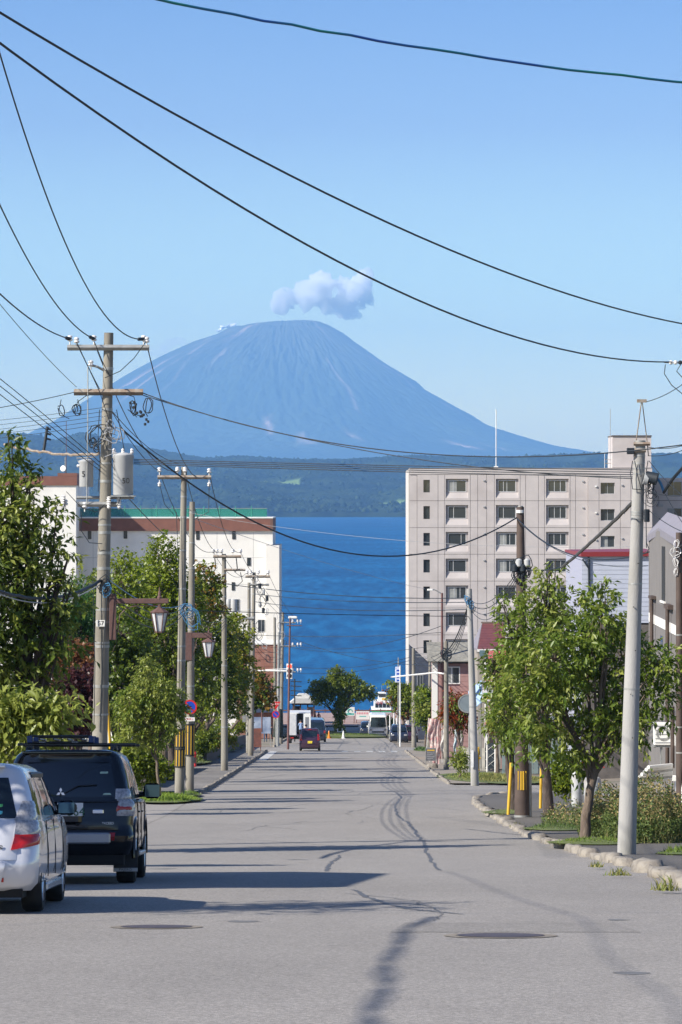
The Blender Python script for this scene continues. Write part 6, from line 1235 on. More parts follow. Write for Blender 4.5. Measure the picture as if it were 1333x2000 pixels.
# kerosene tanks
def tank(px, py, d, r, h, lab): t = empty('gas_cylinder', (Xp(px, d), d, Zp(py, d)), lab, 'gas cylinder'); MB().lathe((0, 0, 0), [(r*.9, 0), (r, .03), (r, h*.82), (r*.85, h*.93), (r*.3, h), (r*.3, h*1.06)], 18).build('bottle', mat('cylinder_grey', (.50, .51, .52), (.38, .39, .39), scale=5, rough=.5, c3=(.25, .2, .17), s3=3), t, True); MB().lathe((0, 0, h*1.02), [(r*.5, 0), (r*.5, .07)], 12).build('valve_collar', m_galv, t); MB().tube([(0, 0, h), (.1, 0, h+.25), (.3, 0, h+.2)], .012, 5).build('hose', m_sred if d > 85 else m_wire, t)
tank(1127, 1575, 88, .14, .90, 'slimmer grey gas cylinder left of the forked cherry trunk'); tank(1158, 1578, 86, .22, .82, 'fat pale gas cylinder right of the forked cherry trunk')
ob = empty('pipe_heap', (Xp(1285, 90), 90, Zp(1530, 90)), 'heap of pale pipes and boards against the grey house', 'pipes')
for i in range(7): MB().tube([(-.6+.05*i, -.1*i, .05+.07*i), (.4, .3, .1+.06*i)], .05, 8).build('pipe', [m_white, m_galv, m_wall][i % 3], ob)
sc_ = empty('fence_post', (Xp(1306, 76), 76, Zp(1600, 76)), 'short dark stake standing in the weeds at the right', 'post'); MB().tube([(0, 0, 0), (0, 0, .75)], .035, 6).build('stake', m_gblk, sc_)
# pink sided house with old grey roof
dP = 205.; kP = dP/F; hp = bldg('house', (Xp(848, dP), dP, gz(dP)), 'pink boarded house under an old grey shingle roof'); px_ = lambda p: (p-848)*kP; pz_ = lambda p: Zp(p, dP)-gz(dP)
m_pinks = mat('pink_boards', (.36, .215, .20), (.31, .18, .17), scale=3, rough=.8, c3=(.26, .155, .145), s3=1)
part('core', m_pinks, hp, (0, px_(960), .07, 6, 0, pz_(1289)))
def boards(root, m, xa, xb, za, zb, step, hole=None, y0=0.):
    z = za
    while z < zb-.02:
        zt_ = min(z+step-.012, zb)
        if hole and hole[2] < zt_ and hole[3] > z:
            part('wall_board', m, root, (xa, hole[0], y0, y0+.06, z, zt_)); part('wall_board', m, root, (hole[1], xb, y0, y0+.06, z, zt_))
        else: part('wall_board', m, root, (xa, xb, y0, y0+.06, z, zt_))
        z += step
boards(hp, m_pinks, .25, px_(960), .2, pz_(1290), .30, (px_(871), px_(899), pz_(1336), pz_(1302)))
window(hp, px_(871), px_(899), pz_(1336), pz_(1302), .02, (.42,), 1, .06, m_wbr); part('corner_board', m_wbr, hp, (-.12, .22, -.03, .3, .2, pz_(1291)))
m_shin = mat('old_shingle', (.24, .23, .20), (.17, .165, .15), scale=5, rough=.9, c3=(.30, .29, .25), s3=2)
for j in range(7):
    t0 = j/7; y0_ = -.5+t0*2.4; z0_ = pz_(1290)+t0*1.0
    MB().add([(-.4, y0_, z0_), (px_(962), y0_, z0_), (px_(962), y0_+.42, z0_+.17), (-.4, y0_+.42, z0_+.17), (-.4, y0_, z0_-.05), (px_(962), y0_, z0_-.05), (px_(962), y0_+.42, z0_+.10), (-.4, y0_+.42, z0_+.10)], [(0, 1, 2, 3), (4, 7, 6, 5), (0, 4, 5, 1), (1, 5, 6, 2), (2, 6, 7, 3), (3, 7, 4, 0)]).build('shingle_row', m_shin, hp)
part('eave_board', m_gblk, hp, (-.4, px_(962), -.48, -.40, pz_(1293), pz_(1290)-.06)); part('painted_eave_shadow', m_gblk, hp, (.3, px_(962), -.03, -.001, pz_(1296), pz_(1293)))  # lower black strip paints the eave's shadow onto the wall
ML = MB().prism([(px_(895), pz_(1372)), (px_(945), pz_(1372)), (px_(935), pz_(1352)), (px_(905), pz_(1352))], (-1.6, -.02)); ML.build('porch_roof', mat('faded_red_roof', (.36, .16, .13), (.28, .13, .11), scale=4, rough=.8), hp)
# maroon roofed house and coral roof
dM = 185.; kM = dM/F; hm = bldg('house', (Xp(925, dM), dM, gz(dM)), 'small house with a ribbed maroon roof and lilac end slope'); mx_ = lambda p: (p-925)*kM; mz_ = lambda p: Zp(p, dM)-gz(dM)
part('wall', mat('beige_wall', (.30, .27, .24), rough=.85), hm, (.25, mx_(1000), .5, 5, 0, mz_(1272)))
m_mr = mat('maroon_metal', (.155, .055, .055), (.125, .045, .048), scale=4, rough=.45)
nR = 10
for j in range(nR):
    t0, t1 = j/nR, (j+1)/nR; xa0 = mx_(933+(946-933)*t0); xa1 = mx_(933+(946-933)*t1); ya, yb = -.2+2.6*t0, -.2+2.6*t1-.02; za, zb_ = mz_(1267)+t0*(mz_(1220)-mz_(1267)), mz_(1267)+t1*(mz_(1220)-mz_(1267))-.012; xr = mx_(990-3*t0)
    MB().add([(xa0, ya, za), (xr, ya, za), (xr, yb, zb_), (xa1, yb, zb_), (xa0, ya, za-.05), (xr, ya, za-.05), (xr, yb, zb_-.08), (xa1, yb, zb_-.08)], [(0, 1, 2, 3), (4, 7, 6, 5), (0, 4, 5, 1), (1, 5, 6, 2), (2, 6, 7, 3), (3, 7, 4, 0)]).build('roof_sheet', m_mr, hm)
MB().add([(mx_(932), -.2, mz_(1267)), (mx_(945.5), 2.4, mz_(1219)), (mx_(944), 2.4, mz_(1222)), (mx_(922), 1.5, mz_(1266)), (mx_(932), -.2, mz_(1270)), (mx_(945), 2.4, mz_(1225)), (mx_(944), 2.5, mz_(1226)), (mx_(922), 1.5, mz_(1270))], [(0, 1, 2, 3), (4, 7, 6, 5), (0, 4, 5, 1), (1, 5, 6, 2), (2, 6, 7, 3), (3, 7, 4, 0)]).build('end_slope', m_roofl, hm)
part('eave_board', m_wbr, hm, (mx_(932), mx_(990), -.24, -.21, mz_(1273), mz_(1267.5))); part('ridge_cap', mat('ridge_brown', (.16, .12, .10), rough=.7), hm, (mx_(944), mx_(1010), 2.35, 2.7, mz_(1220.5), mz_(1217.5)))
dK = 176.; hk = bldg('shed', (Xp(958, dK), dK, gz(dK)), 'small shed under a coral red metal roof beside the maroon roof'); kK = dK/F; kz = lambda p: Zp(p, dK)-gz(dK)
m_cor = mat('coral_roof', (.42, .11, .10), (.36, .09, .085), scale=4, rough=.6); part('wall', m_pinks, hk, (0, 1.5, .6, 3, 0, kz(1302)))
for j in range(5): MB().add([(-.05+j*.32, 0, kz(1303)), (.25+j*.32, 0, kz(1303)), (.25+j*.32, 1.6, kz(1273)), (-.05+j*.32, 1.6, kz(1273)), (-.05+j*.32, 0, kz(1305)), (.25+j*.32, 0, kz(1305)), (.25+j*.32, 1.6, kz(1275)), (-.05+j*.32, 1.6, kz(1275))], [(0, 1, 2, 3), (4, 7, 6, 5), (0, 4, 5, 1), (1, 5, 6, 2), (2, 6, 7, 3), (3, 7, 4, 0)]).build('roof_sheet', m_cor, hk)
MB().tube([(-.25, -.1, 0), (-.25, -.1, kz(1268))], .05, 6).build('gutter_pipe', m_wbr, hk); part('gutter_box', mat('teal_box', (.10, .16, .18), rough=.6), hk, (-.55, -.3, -.2, .1, kz(1282), kz(1270)))
dS = 172.; sg2 = empty('shop_sign', (Xp(943, dS), dS, gz(dS)), 'two stacked white shop sign panels with dark red characters', 'sign'); kS = dS/F; sz2 = lambda p: Zp(p, dS)-gz(dS)
part('post', m_galv, sg2, (.24, .30, .03, .09, 0, sz2(1320))); p1_ = part('upper_panel', mat('sign_white', (.68, .66, .68), rough=.5), sg2, (0, .64, -.03, .02, sz2(1345), sz2(1321))); p2_ = part('lower_panel', MATS['sign_white'], sg2, (0, .64, -.03, .02, sz2(1369), sz2(1347)))
text('sign_text', '食事処', .17, m_sred, p1_, (.3, -.034, sz2(1328)), depth=.002); text('sign_text', '営業中', .15, m_sred, p1_, (.4, -.034, sz2(1337)), depth=.002); part('yellow_strip', m_yel, p2_, (.03, .61, -.036, -.031, sz2(1366), sz2(1360))); part('green_strip', mat('print_green', (.06, .26, .10), rough=.6), p2_, (.03, .61, -.036, -.031, sz2(1358), sz2(1353)))
aw2 = empty('awning', (Xp(930, 172.5), 172.5, gz(172)+.0), 'light blue slanting awning left of the stacked shop signs', 'awning'); az2 = lambda p: Zp(p, 172.5)-gz(172)
MB().add([(-.35, -.3, az2(1390)), (.32, -.3, az2(1368)), (.32, 1, az2(1330)), (-.35, 1, az2(1352)), (-.35, -.3, az2(1392)), (.32, -.3, az2(1370)), (.32, 1, az2(1332)), (-.35, 1, az2(1354))], [(0, 1, 2, 3), (4, 7, 6, 5), (0, 4, 5, 1), (1, 5, 6, 2), (2, 6, 7, 3), (3, 7, 4, 0)]).build('sheet', mat('awning_blue', (.30, .42, .58), rough=.5), aw2); MB().tube([(.3, .9, 0), (.3, .9, az2(1334))], .03, 6).build('strut', m_galv, aw2)
mr = empty('traffic_mirror', (Xp(913, 160), 160, Zp(1374, 160)), 'round grey traffic mirror on a post left of the leaning pole', 'mirror'); MB().cyl((0, 0, 0), (0, -.06, 0), .42, .40, 24).build('mirror_disc', mat('mirror_back', (.30, .36, .40), rough=.2, metal=.5), mr, True); ring(.38, .44, -.07).build('rim', m_galv, mr); MB().tube([(.1, .05, .2), (.1, .05, gz(160)-mr.location.z)], .045, 8).build('post', m_galv, mr)
hyd = empty('fire_hydrant', G(933, 166, .12), 'yellow upright fire hydrant behind the leaning pole', 'hydrant'); MB().lathe((0, 0, 0), [(.12, 0), (.12, .05), (.09, .08), (.09, .75), (.13, .8), (.13, .9), (.10, 1.05), (.04, 1.12)], 12).build('barrel', m_yel, hyd, True); MB().tube([(-.16, 0, .62), (.16, 0, .62)], .06, 8).build('outlet', m_yel, hyd)
part('back_sign', m_yel, hyd, (-.09, .09, .1, .12, 0, 1.15))
wallrun('garden_wall', [(Xp(903, 176), 176, gz(176)+.1), (Xp(955, 174), 174, gz(174)+.1)], 1.0, m_conc, 'low concrete garden wall behind the leaning pole', .45)
gt = empty('lattice_gate', (Xp(948, 172), 172, gz(172)+.1), 'dark gate with pale crossed lattice bars beside the garden wall', 'gate'); part('gate_panel', mat('gate_dark', (.03, .04, .05), rough=.8), gt, (0, .55, 0, .03, 0, 1.3))
for i in range(3):
    for s_ in (1, -1): MB().tube([(.27-s_*.26, -.015, .05+i*.4), (.27+s_*.26, -.015, .47+i*.4)], .012, 4).build('lattice_bar', m_galv, gt)
for x, h_ in ((.62, 3.0), (-.35, 2.9)): part('gate_post', m_conc, gt, (x, x+.16, -.02, .14, 0, h_))
rf_ = empty('small_roof', (Xp(960, 168), 168, Zp(1415, 168)), 'little faded red porch roof between leaning pole and cherry', 'roof'); MB().prism([(-.32, 0), (.34, 0), (.28, .26), (-.2, .30)], (-.3, .5)).build('roof_sheet', MATS['faded_red_roof'], rf_); MB().tube([(.2, 0, 0), (.2, 0, gz(168)-rf_.location.z)], .05, 6).build('post', m_wbr, rf_); MB().tube([(-.2, 0, 0), (-.2, 0, gz(168)-rf_.location.z)], .05, 6).build('post', m_wbr, rf_)
gs = empty('shed', (Xp(985, 165), 165, gz(165)), 'grey green corrugated shed wall behind the dark brown pole', 'building') if 0 else bldg('shed', (Xp(985, 165), 165, gz(165)), 'grey-green corrugated shed wall behind the dark brown pole')
for i in range(16): part('corrugated_sheet', mat('shed_green', (.20, .26, .26), (.16, .21, .21), scale=3, rough=.6), gs, (-.1+i*.22, .1+i*.22, .0 if i % 2 else .03, .08, 0, 2.5))
part('shed_roof', m_galv, gs, (-.3, 3.7, -.3, 2.5, 2.52, 2.62))
# dark block and wedge added to imitate a neighbour's shadow on the apartment block
dd_ = bldg('house', (Xp(801, 330), 330, gz(330)), 'added dark block imitating a shadow at the foot of the apartment block'); kd = 330/F; zq = lambda p: Zp(p, 330)-gz(330)
m_shadow_block = mat('shadow_block_dark', (.045, .055, .085), (.035, .042, .065), scale=2, rough=.8); part('wall', m_shadow_block, dd_, (0, 41*kd, 0, 5, 0, zq(1300))); MB().prism([(0, zq(1299.9)), (41*kd, zq(1299.9)), (0, zq(1262))], (0.02, 5)).build('shadow_wedge', m_shadow_block, dd_)
window(dd_, 14*kd, 26*kd, zq(1345), zq(1318), -.03, (.5,))
# banners on the verge
def flag(px, d, py0, py1, w_, m1, m2, lab, lean=0., seed=0):
    r = empty('banner_flag', G(px, d, .1), lab, 'banner'); rr = random.Random(seed); z1 = Zp(py0, d)-r.location.z; z0 = Zp(py1, d)-r.location.z
    MB().tube([(0, 0, 0), (lean*.3, 0, z1)], .015, 6).build('pole', m_wbr, r)
    n = 16; V = []; Fc = []
    for i in range(n+1):
        t = i/n; z = z1-.04-(z1-z0)*t; xo = lean*.3*(z/z1)+(.10*math.sin(t*9+seed)+lean*t*.35)*t
        for k in range(5): u = k/4; V.append((xo+u*w_*(.75+.25*math.sin(t*5+seed)), .07*math.sin(u*6+t*8+seed), z-u*.12*t))
        if i:
            for k in range(4): a = (i-1)*5+k; Fc.append((a, a+1, a+6, a+5))
    me = npmesh('cloth', V, Fc); sm(me); o = link('cloth', me, mat(m1[0], m1[1], m1[2], scale=5.5, rough=.8, trans=.3, detail=1), r); o.modifiers.new('s', 'SOLIDIFY').thickness = .006
    return r
pk = ('flag_pink', (.62, .34, .34), (.74, .66, .62)); pb = ('flag_blue', (.50, .66, .74), (.66, .74, .78)); wt_ = ('flag_white', (.70, .68, .66), (.60, .58, .56))
flag(832, 188, 1402, 1470, .42, pk, 0, 'leftmost pink and white shop flag above the blackboard', .5, 1); flag(840, 192, 1412, 1486, .40, pk, 0, 'second pink patterned flag leaning inward', .6, 2)
flag(853, 188, 1400, 1492, .38, pk, 0, 'tallest pink patterned flag with drooping tail', -.4, 3); flag(864, 190, 1404, 1470, .22, wt_, 0, 'narrow white flag at the right of the pink ones', -.1, 4)
flag(888, 178, 1414, 1480, .14, pb, 0, 'light blue flag under the red-leaved tree', .0, 5); flag(897, 178, 1424, 1488, .20, wt_, 0, 'white flag right of the light blue flag', .1, 6)
bb = empty('blackboard', G(842, 184, .08), 'grey framed blackboard easel with yellow heading on the right verge', 'blackboard'); kb = 184/F
o = part('board', mat('chalk_board', (.08, .085, .10), (.16, .16, .17), scale=14, rough=.8, detail=2), bb, (-.26, .26, -.02, .02, .22, .88)); part('frame', m_galv, bb, (-.29, -.262, -.03, .03, 0, .92), (.262, .29, -.03, .03, 0, .92), (-.26, .26, -.03, .03, .882, .92)); part('chalk_line', m_yel, o, (-.2, .2, -.026, -.021, .76, .82))
for j in range(4): part('chalk_line', m_frame, o, (-.2, .12+.07*(j % 2), -.026, -.021, .34+j*.1, .36+j*.1))
for i, s_ in enumerate(((-.1, 0), (.05, .02), (.2, 0))): pass
stn = link('boulder', stone_mesh(.4, .55, .3, 77, .03), m_stone, None, (Xp(845, 176), 176, gz(176)+.15)); tag(stn, 'single grey stone at the foot of the blackboard', 'stone')
# supports round the island tree
for i, (px_i, l) in enumerate(((626, 'left wooden rail of the island tree guard'), (707, 'right wooden rail of the island tree guard'))):
    r = empty('tree_guard', G(px_i, 345, .15), l, 'rail'); part('post', m_conc, r, (-.05, .05, -.05, .05, 0, .75)); part('rail', m_conc, r, (.06, 1.3, -.03, .03, .5, .56) if i == 0 else (-1.3, -.06, -.03, .03, .5, .56))
for i in range(2): r = empty('tree_guard', G(660+i*9, 343, .15), ['left','right'][i]+' white prop stake at the foot of the umbrella tree', 'stake'); part('post', m_wall, r, (-.05, .05, -.05, .05, 0, .8)); part('bar', m_wall, r, (.052, .35, -.03, .03, .45, .52) if i == 0 else (-.12, -.052, -.03, .03, .45, .52))
# house beyond the left edge of the photo whose shade lies across the road
ho = bldg('house', (-15.5, 41.6, gz(45)), 'cream two-storey house beside the parked cars, beyond the left edge'); part('wall', m_wall, ho, (0, 6.3, .6, 6.6, -.5, 7.0)); MB().prism([(-.4, 7.01), (6.8, 7.01), (6.8, 7.5), (3.2, 9.2), (-.4, 7.5)], (.2, 7.0)).build('roof', m_band, ho)
for z in (1.0, 4.2):
    for y in (1.5, 4.2): o = window(ho, 0, 1.4, z, z+1.4, 0, (.5,)); o.location = (6.33, y, z); o.rotation_euler = (0, 0, R(90))
# far houses on the opposite shore
for i, (a, b_, w_, l) in enumerate(((686, 977, 14, 'pale long house'), (700, 973, 9, 'white cottage'), (707, 980, 7, 'small grey hut'), (672, 981, 8, 'white box house'), (660, 983, 6, 'low pale shed'), (644, 978, 6, 'lone white house'), (690, 984, 10, 'white boathouse'), (728, 1003, 8, 'waterside hut'), (755, 1004, 9, 'pale waterside house'), (775, 1004, 7, 'grey waterside house'), (612, 955, 5, 'tiny white house'), (712, 968, 5, 'white gable'), (690, 965, 5, 'hidden white roof'), (765, 985, 7, 'tan roofed barn'), (780, 992, 6, 'small tan barn'))):
    d_ = 8200+(1006-b_)*32; x_ = Xp(a, d_); zt_ = Zp(b_, d_); h = hill_h(x_, d_); r = bldg('far_house', (x_, d_-30, zt_-9), l+[' at the head of the shore village', ' right of the village centre', ' beside the village cottage', ' left of the village centre', ' left of the box house', ' standing apart left of the village', ' below the village centre', ' under the field on the shore', ' at the shore right of the field', ' rightmost on the far shore', ' alone up in the woods', ' above the village cottage', ' above the shore village', ' right of the pale field', ' below the tan barn'][i]); sc2 = w_*1.1
    part('wall', m_wall, r, (-sc2/2, sc2/2, 0, 8, -8, 5)); MB().prism([(-sc2/2-.5, 5.05), (sc2/2+.5, 5.05), (sc2/2-1, 8.5), (-sc2/2+1, 8.5)], (-.5, 8.5)).build('roof', [m_galv, m_band, m_roofl][i % 3], r)
# ================================================================= PEOPLE
m_skin = mat('skin', (.50, .30, .21), rough=.6); m_hair = mat('dark_hair', (.015, .012, .012), rough=.7)
def person(px, d, label, h, top, bottom, pose='stand', rz=0., z=None, bag=None):
    root = empty('person', (Xp(px, d), d, z if z is not None else gz(d)+.1), label, 'person', rz=rz); s = h/1.7
    J = {'pel': (0, 0, .93), 'ch': (0, .0, 1.22), 'nk': (0, 0, 1.44), 'hd0': (0, -.01, 1.52), 'hd': (0, -.015, 1.60), 'hd1': (0, -.01, 1.67)}
    st = .12 if pose == 'walk' else .03
    for sg, n in ((-1, 'l'), (1, 'r')):
        J['hip'+n] = (sg*.09, 0, .88); J['kn'+n] = (sg*.10, sg*st-.02, .48); J['an'+n] = (sg*.10, sg*st*1.8, .09); J['to'+n] = (sg*.11, sg*st*1.8-.16, .04)
        J['sh'+n] = (sg*.17, 0, 1.38)
        if pose == 'reach': J['el'+n] = (sg*.22, -.16, 1.20); J['wr'+n] = (sg*.16, -.38, 1.22)
        else: J['el'+n] = (sg*.24, .02-sg*st*.5, 1.13); J['wr'+n] = (sg*.23, -.06-sg*st*.8, .90)
        J['ha'+n] = tuple(np.array(J['wr'+n])+(np.array(J['wr'+n])-np.array(J['el'+n]))*.35)
    E_ = [('pel', 'ch'), ('ch', 'nk'), ('nk', 'hd0'), ('hd0', 'hd'), ('hd', 'hd1')]
    for n in 'lr': E_ += [('pel', 'hip'+n), ('hip'+n, 'kn'+n), ('kn'+n, 'an'+n), ('an'+n, 'to'+n), ('ch', 'sh'+n) if 0 else ('nk', 'sh'+n), ('sh'+n, 'el'+n), ('el'+n, 'wr'+n), ('wr'+n, 'ha'+n)]
    rad = {'pel': .14, 'ch': .15, 'nk': .06, 'hd0': .07, 'hd': .095, 'hd1': .07, 'hip': .09, 'kn': .062, 'an': .042, 'to': .035, 'sh': .065, 'el': .045, 'wr': .032, 'ha': .03}
    keys = list(J); me = bpy.data.meshes.new('body'); me.from_pydata([Vector(J[k])*s for k in keys], [(keys.index(a), keys.index(b)) for a, b in E_], [])
    o = link('body', me, None, root); md = o.modifiers.new('k', 'SKIN'); 
    for i, k in enumerate(keys):
        r_ = rad.get(k, rad.get(k[:-1], .05))*s; me.skin_vertices[0].data[i].radius = (r_, r_*(.75 if k in ('ch', 'pel') else 1)); me.skin_vertices[0].data[i].use_root = (k == 'pel')
    o.modifiers.new('s', 'SUBSURF').levels = 1
    bpy.context.view_layer.update(); me2 = bpy.data.meshes.new_from_object(o.evaluated_get(bpy.context.evaluated_depsgraph_get())); o.modifiers.clear(); o.data = me2
    me2.materials.clear(); [me2.materials.append(m) for m in (m_skin, top, bottom, m_gblk)]
    for p in me2.polygons:
        c = p.center/s; p.use_smooth = True
        p.material_index = 3 if c.z < .07 else 2 if c.z < .92 and abs(c.x) < .19 else 1 if (c.z < 1.46 and not (abs(c.x) > .19 and c.z < .93) and not (pose == 'reach' and c.y < -.34)) else 0
    MB().lathe((0, 0, 0), [(.07, -.06), (.10, -.02), (.105, .03), (.08, .08), (.03, .105)], 12).build('hair', m_hair, root, True, loc=(0, .012*s, 1.635*s))
    return root
m_navyc = mat('dark_cloth', (.018, .018, .024), rough=.9); m_jean = mat('jeans', (.05, .08, .14), rough=.9); m_bshirt = mat('blue_shirt', (.22, .32, .52), rough=.9); m_wshirt = mat('white_shirt', (.6, .6, .6), rough=.9); m_redc = mat('red_cloth', (.35, .03, .03), rough=.9)
person(519, 288, 'person in black jacket and blue jeans walking away on the left pavement', 1.58, m_navyc, m_jean, 'walk', math.pi); person(530, 289, 'shorter person in all dark clothes beside the jeans walker', 1.45, m_navyc, m_navyc, 'walk', math.pi)
person(588, 285.2, 'person in a pale blue shirt reaching into the open truck', 1.62, m_bshirt, m_navyc, 'reach', math.pi, gz(285)+.35); person(598, 268, 'person in a white shirt standing by the dark maroon car', 1.6, m_wshirt, m_jean, 'stand', R(200))
person(616, 398, 'person in dark clothes standing by the pavilion on the promenade', 1.7, m_navyc, m_navyc, 'stand', R(90)); person(623, 398, 'person in red top leaning at the promenade fence', 1.6, m_redc, m_navyc, 'stand', R(20))
# ================================================================= VEGETATION
m_bark = mat('bark', (.11, .080, .062), (.17, .135, .105), scale=9, rough=.95, bump=1., bscale=22, stretch=(1, 1, .35), bdist=.03)
m_barkd = mat('dark_bark', (.05, .038, .032), (.085, .065, .055), scale=9, rough=.95, bump=1., bscale=22, stretch=(1, 1, .35), bdist=.03)
GC = {'cherry': ((.095, .175, .018), (.285, .365, .050)), 'cherryl': ((.215, .285, .040), (.44, .48, .105)), 'dark': ((.055, .110, .014), (.200, .265, .032)), 'lime': ((.150, .240, .016), (.340, .400, .030)),
      'orange': ((.26, .17, .03), (.42, .24, .05)), 'copper': ((.14, .060, .030), (.40, .18, .07)), 'purple': ((.055, .020, .026), (.13, .045, .050)), 'yellow': ((.23, .25, .025), (.46, .40, .04)), 'red': ((.26, .05, .015), (.44, .11, .03)), 'fern': ((.03, .11, .03), (.08, .21, .05)), 'olive': ((.13, .195, .018), (.33, .385, .045))}
GC = {k: tuple(tuple(c*.82 for c in q) for q in v) for k, v in GC.items()}
def foliage(C, Rr_, n, leaf, tw, droop, col, lpt=9, seed=0, wid=.22, shell=.35, col2=None, p2=0.):
    """twigs with leaves spread through ellipsoid lobes C (k,3), R (k,3)"""
    r = np.random.default_rng(seed); C = np.array(C, float); Rr_ = np.array(Rr_, float)
    wgt = (Rr_[:, 0]*Rr_[:, 1]*Rr_[:, 2])**(2/3); k = r.choice(len(C), n, p=wgt/wgt.sum())
    d = r.normal(size=(n, 3)); d /= np.linalg.norm(d, axis=1)[:, None]; rad = (shell+(1.08-shell)*r.random(n)**.8)
    rad *= 1+.22*np.sin(d[:, 0]*5+k)*np.cos(d[:, 2]*4+k*2)
    P = C[k]+d*Rr_[k]*rad[:, None]
    dirn = d*.8+r.normal(size=(n, 3))*.55; dirn[:, 2] += .15; dirn /= np.linalg.norm(dirn, axis=1)[:, None]
    L_ = tw*r.uniform(.5, 1.3, n)
    u = (np.arange(lpt)+.5)/lpt
    base = P[:, None]+dirn[:, None]*(L_[:, None]*u)[..., None]; base[..., 2] -= droop*.5*(L_[:, None]*u**2)
    N_ = n*lpt; base = base.reshape(-1, 3)+r.normal(0, leaf*.25, (N_, 3))
    ld = np.repeat(dirn, lpt, 0)*.7+r.normal(size=(N_, 3))*.6; ld[:, 2] -= droop; ld /= np.linalg.norm(ld, axis=1)[:, None]
    sd = np.cross(ld, r.normal(size=(N_, 3))*.55+np.array([0, 0, 1.])); sd /= np.linalg.norm(sd, axis=1)[:, None]+1e-9
    ll = leaf*r.uniform(.6, 1.25, N_)[:, None]; wd = ll*wid
    up = np.cross(sd, ld)
    V = np.stack([base, base+ld*ll*.45+sd*wd+up*ll*.06, base+ld*ll-up*ll*.10, base+ld*ll*.45-sd*wd+up*ll*.06], 1).reshape(-1, 3)
    i4 = np.arange(N_)[:, None]*4; Fc = np.concatenate([i4+np.array([0, 1, 2]), i4+np.array([0, 2, 3])])
    a, b = np.array(col[0]), np.array(col[1]); t = np.repeat(r.random(n), lpt)*.55+r.random(N_)*.45
    c = a+(b-a)*t[:, None]
    if col2 is not None:
        s_ = np.repeat((r.random(n)+.25*np.sin(P[:, 0]*1.3+P[:, 2]*1.7)) < p2, lpt); a2, b2 = np.array(col2[0]), np.array(col2[1]); c = np.where(s_[:, None], a2+(b2-a2)*t[:, None], c)
    return V, Fc, np.repeat(c, 4, 0), P
TN_ = [0]
def tree(name, label, d, bpx, lobes, n, leaf, col, trunk=(.12, .05), tw=.35, droop=.5, group=None, bark=None, dep=.9, col2=None, p2=0., fork=None, lpt=9, wid=.22, limbs=16, cat='tree', base_z=None, lean=0., shell=.35):
    TN_[0] += 1; seed = 100+TN_[0]; r = random.Random(seed)
    x0 = Xp(bpx, d); z0 = base_z if base_z is not None else gz(d)+float(ground_off(np.array(x0), np.array(float(d))))+.05
    root = empty(name, (x0, d, z0-.05), label, cat, group); o = Vector((x0, d, z0-.05))
    C = []; Rr_ = []
    for (a, b, q) in lobes:
        rr_ = q*d/F; dy = r.uniform(-.5, .5)*rr_*1.2 if len(lobes) > 1 else 0
        p = W(a, b, d+dy)-o; C.append(p); Rr_.append((rr_, rr_*dep*1.05, rr_*.92))
    V, Fc, cc, P = foliage(C, Rr_, n, leaf, tw, droop, GC[col] if isinstance(col, str) else col, lpt, seed, wid, shell, GC.get(col2), p2)
    me = npmesh('foliage', V, Fc, cc); f = link('foliage', me, m_leaf, root); f['kind'] = 'stuff'
    if trunk:
        zt = max(c.z+q[2]*.3 for c, q in zip(C, Rr_)); ct = sum((c for c in C), Vector())/len(C)
        zf = (fork if fork is not None else min(c.z-q[2]*.6 for c, q in zip(C, Rr_))); zf = max(.5, min(zf, zt*.6))
        b = MB(); top = Vector((ct.x*.5+lean, ct.y*.3, zf)); pts = []
        for i in range(7): t = i/6; pts.append(Vector((top.x*t**1.4+r.gauss(0, .02)*(i > 0), top.y*t, zf*t)))
        pts[0].z = -.25; b.tube(pts, [trunk[0]*(1.25 if i == 0 else 1-.35*i/6) for i in range(7)], 12)
        for k in range(limbs):
            j = r.randrange(len(C)); tgt = C[j]+Vector([r.uniform(-.6, .6)*q for q in Rr_[j]]); s_ = pts[r.choice([4, 5, 6, 6])]; m_ = s_.lerp(tgt, .5)+Vector((r.gauss(0, .08), r.gauss(0, .08), .10*(tgt-s_).length)); r0 = trunk[0]*.5*r.uniform(.55, 1)
            b.tube([s_, s_.lerp(m_, .5)+Vector((0, 0, .03)), m_, m_.lerp(tgt, .5), tgt], [r0, r0*.8, r0*.6, r0*.4, r0*.15], 6)
        Pi = P[::max(1, len(P)//(limbs*5))]
        for p in Pi:
            c = min(C, key=lambda q: (Vector(p)-q).length); b.tube([c.lerp(Vector(p), .1), c.lerp(Vector(p), .6)+Vector((0, 0, .04)), Vector(p)], [trunk[0]*.14, trunk[0]*.09, trunk[0]*.03], 4)
        b.build('trunk', bark or m_bark, root, True)
    return root
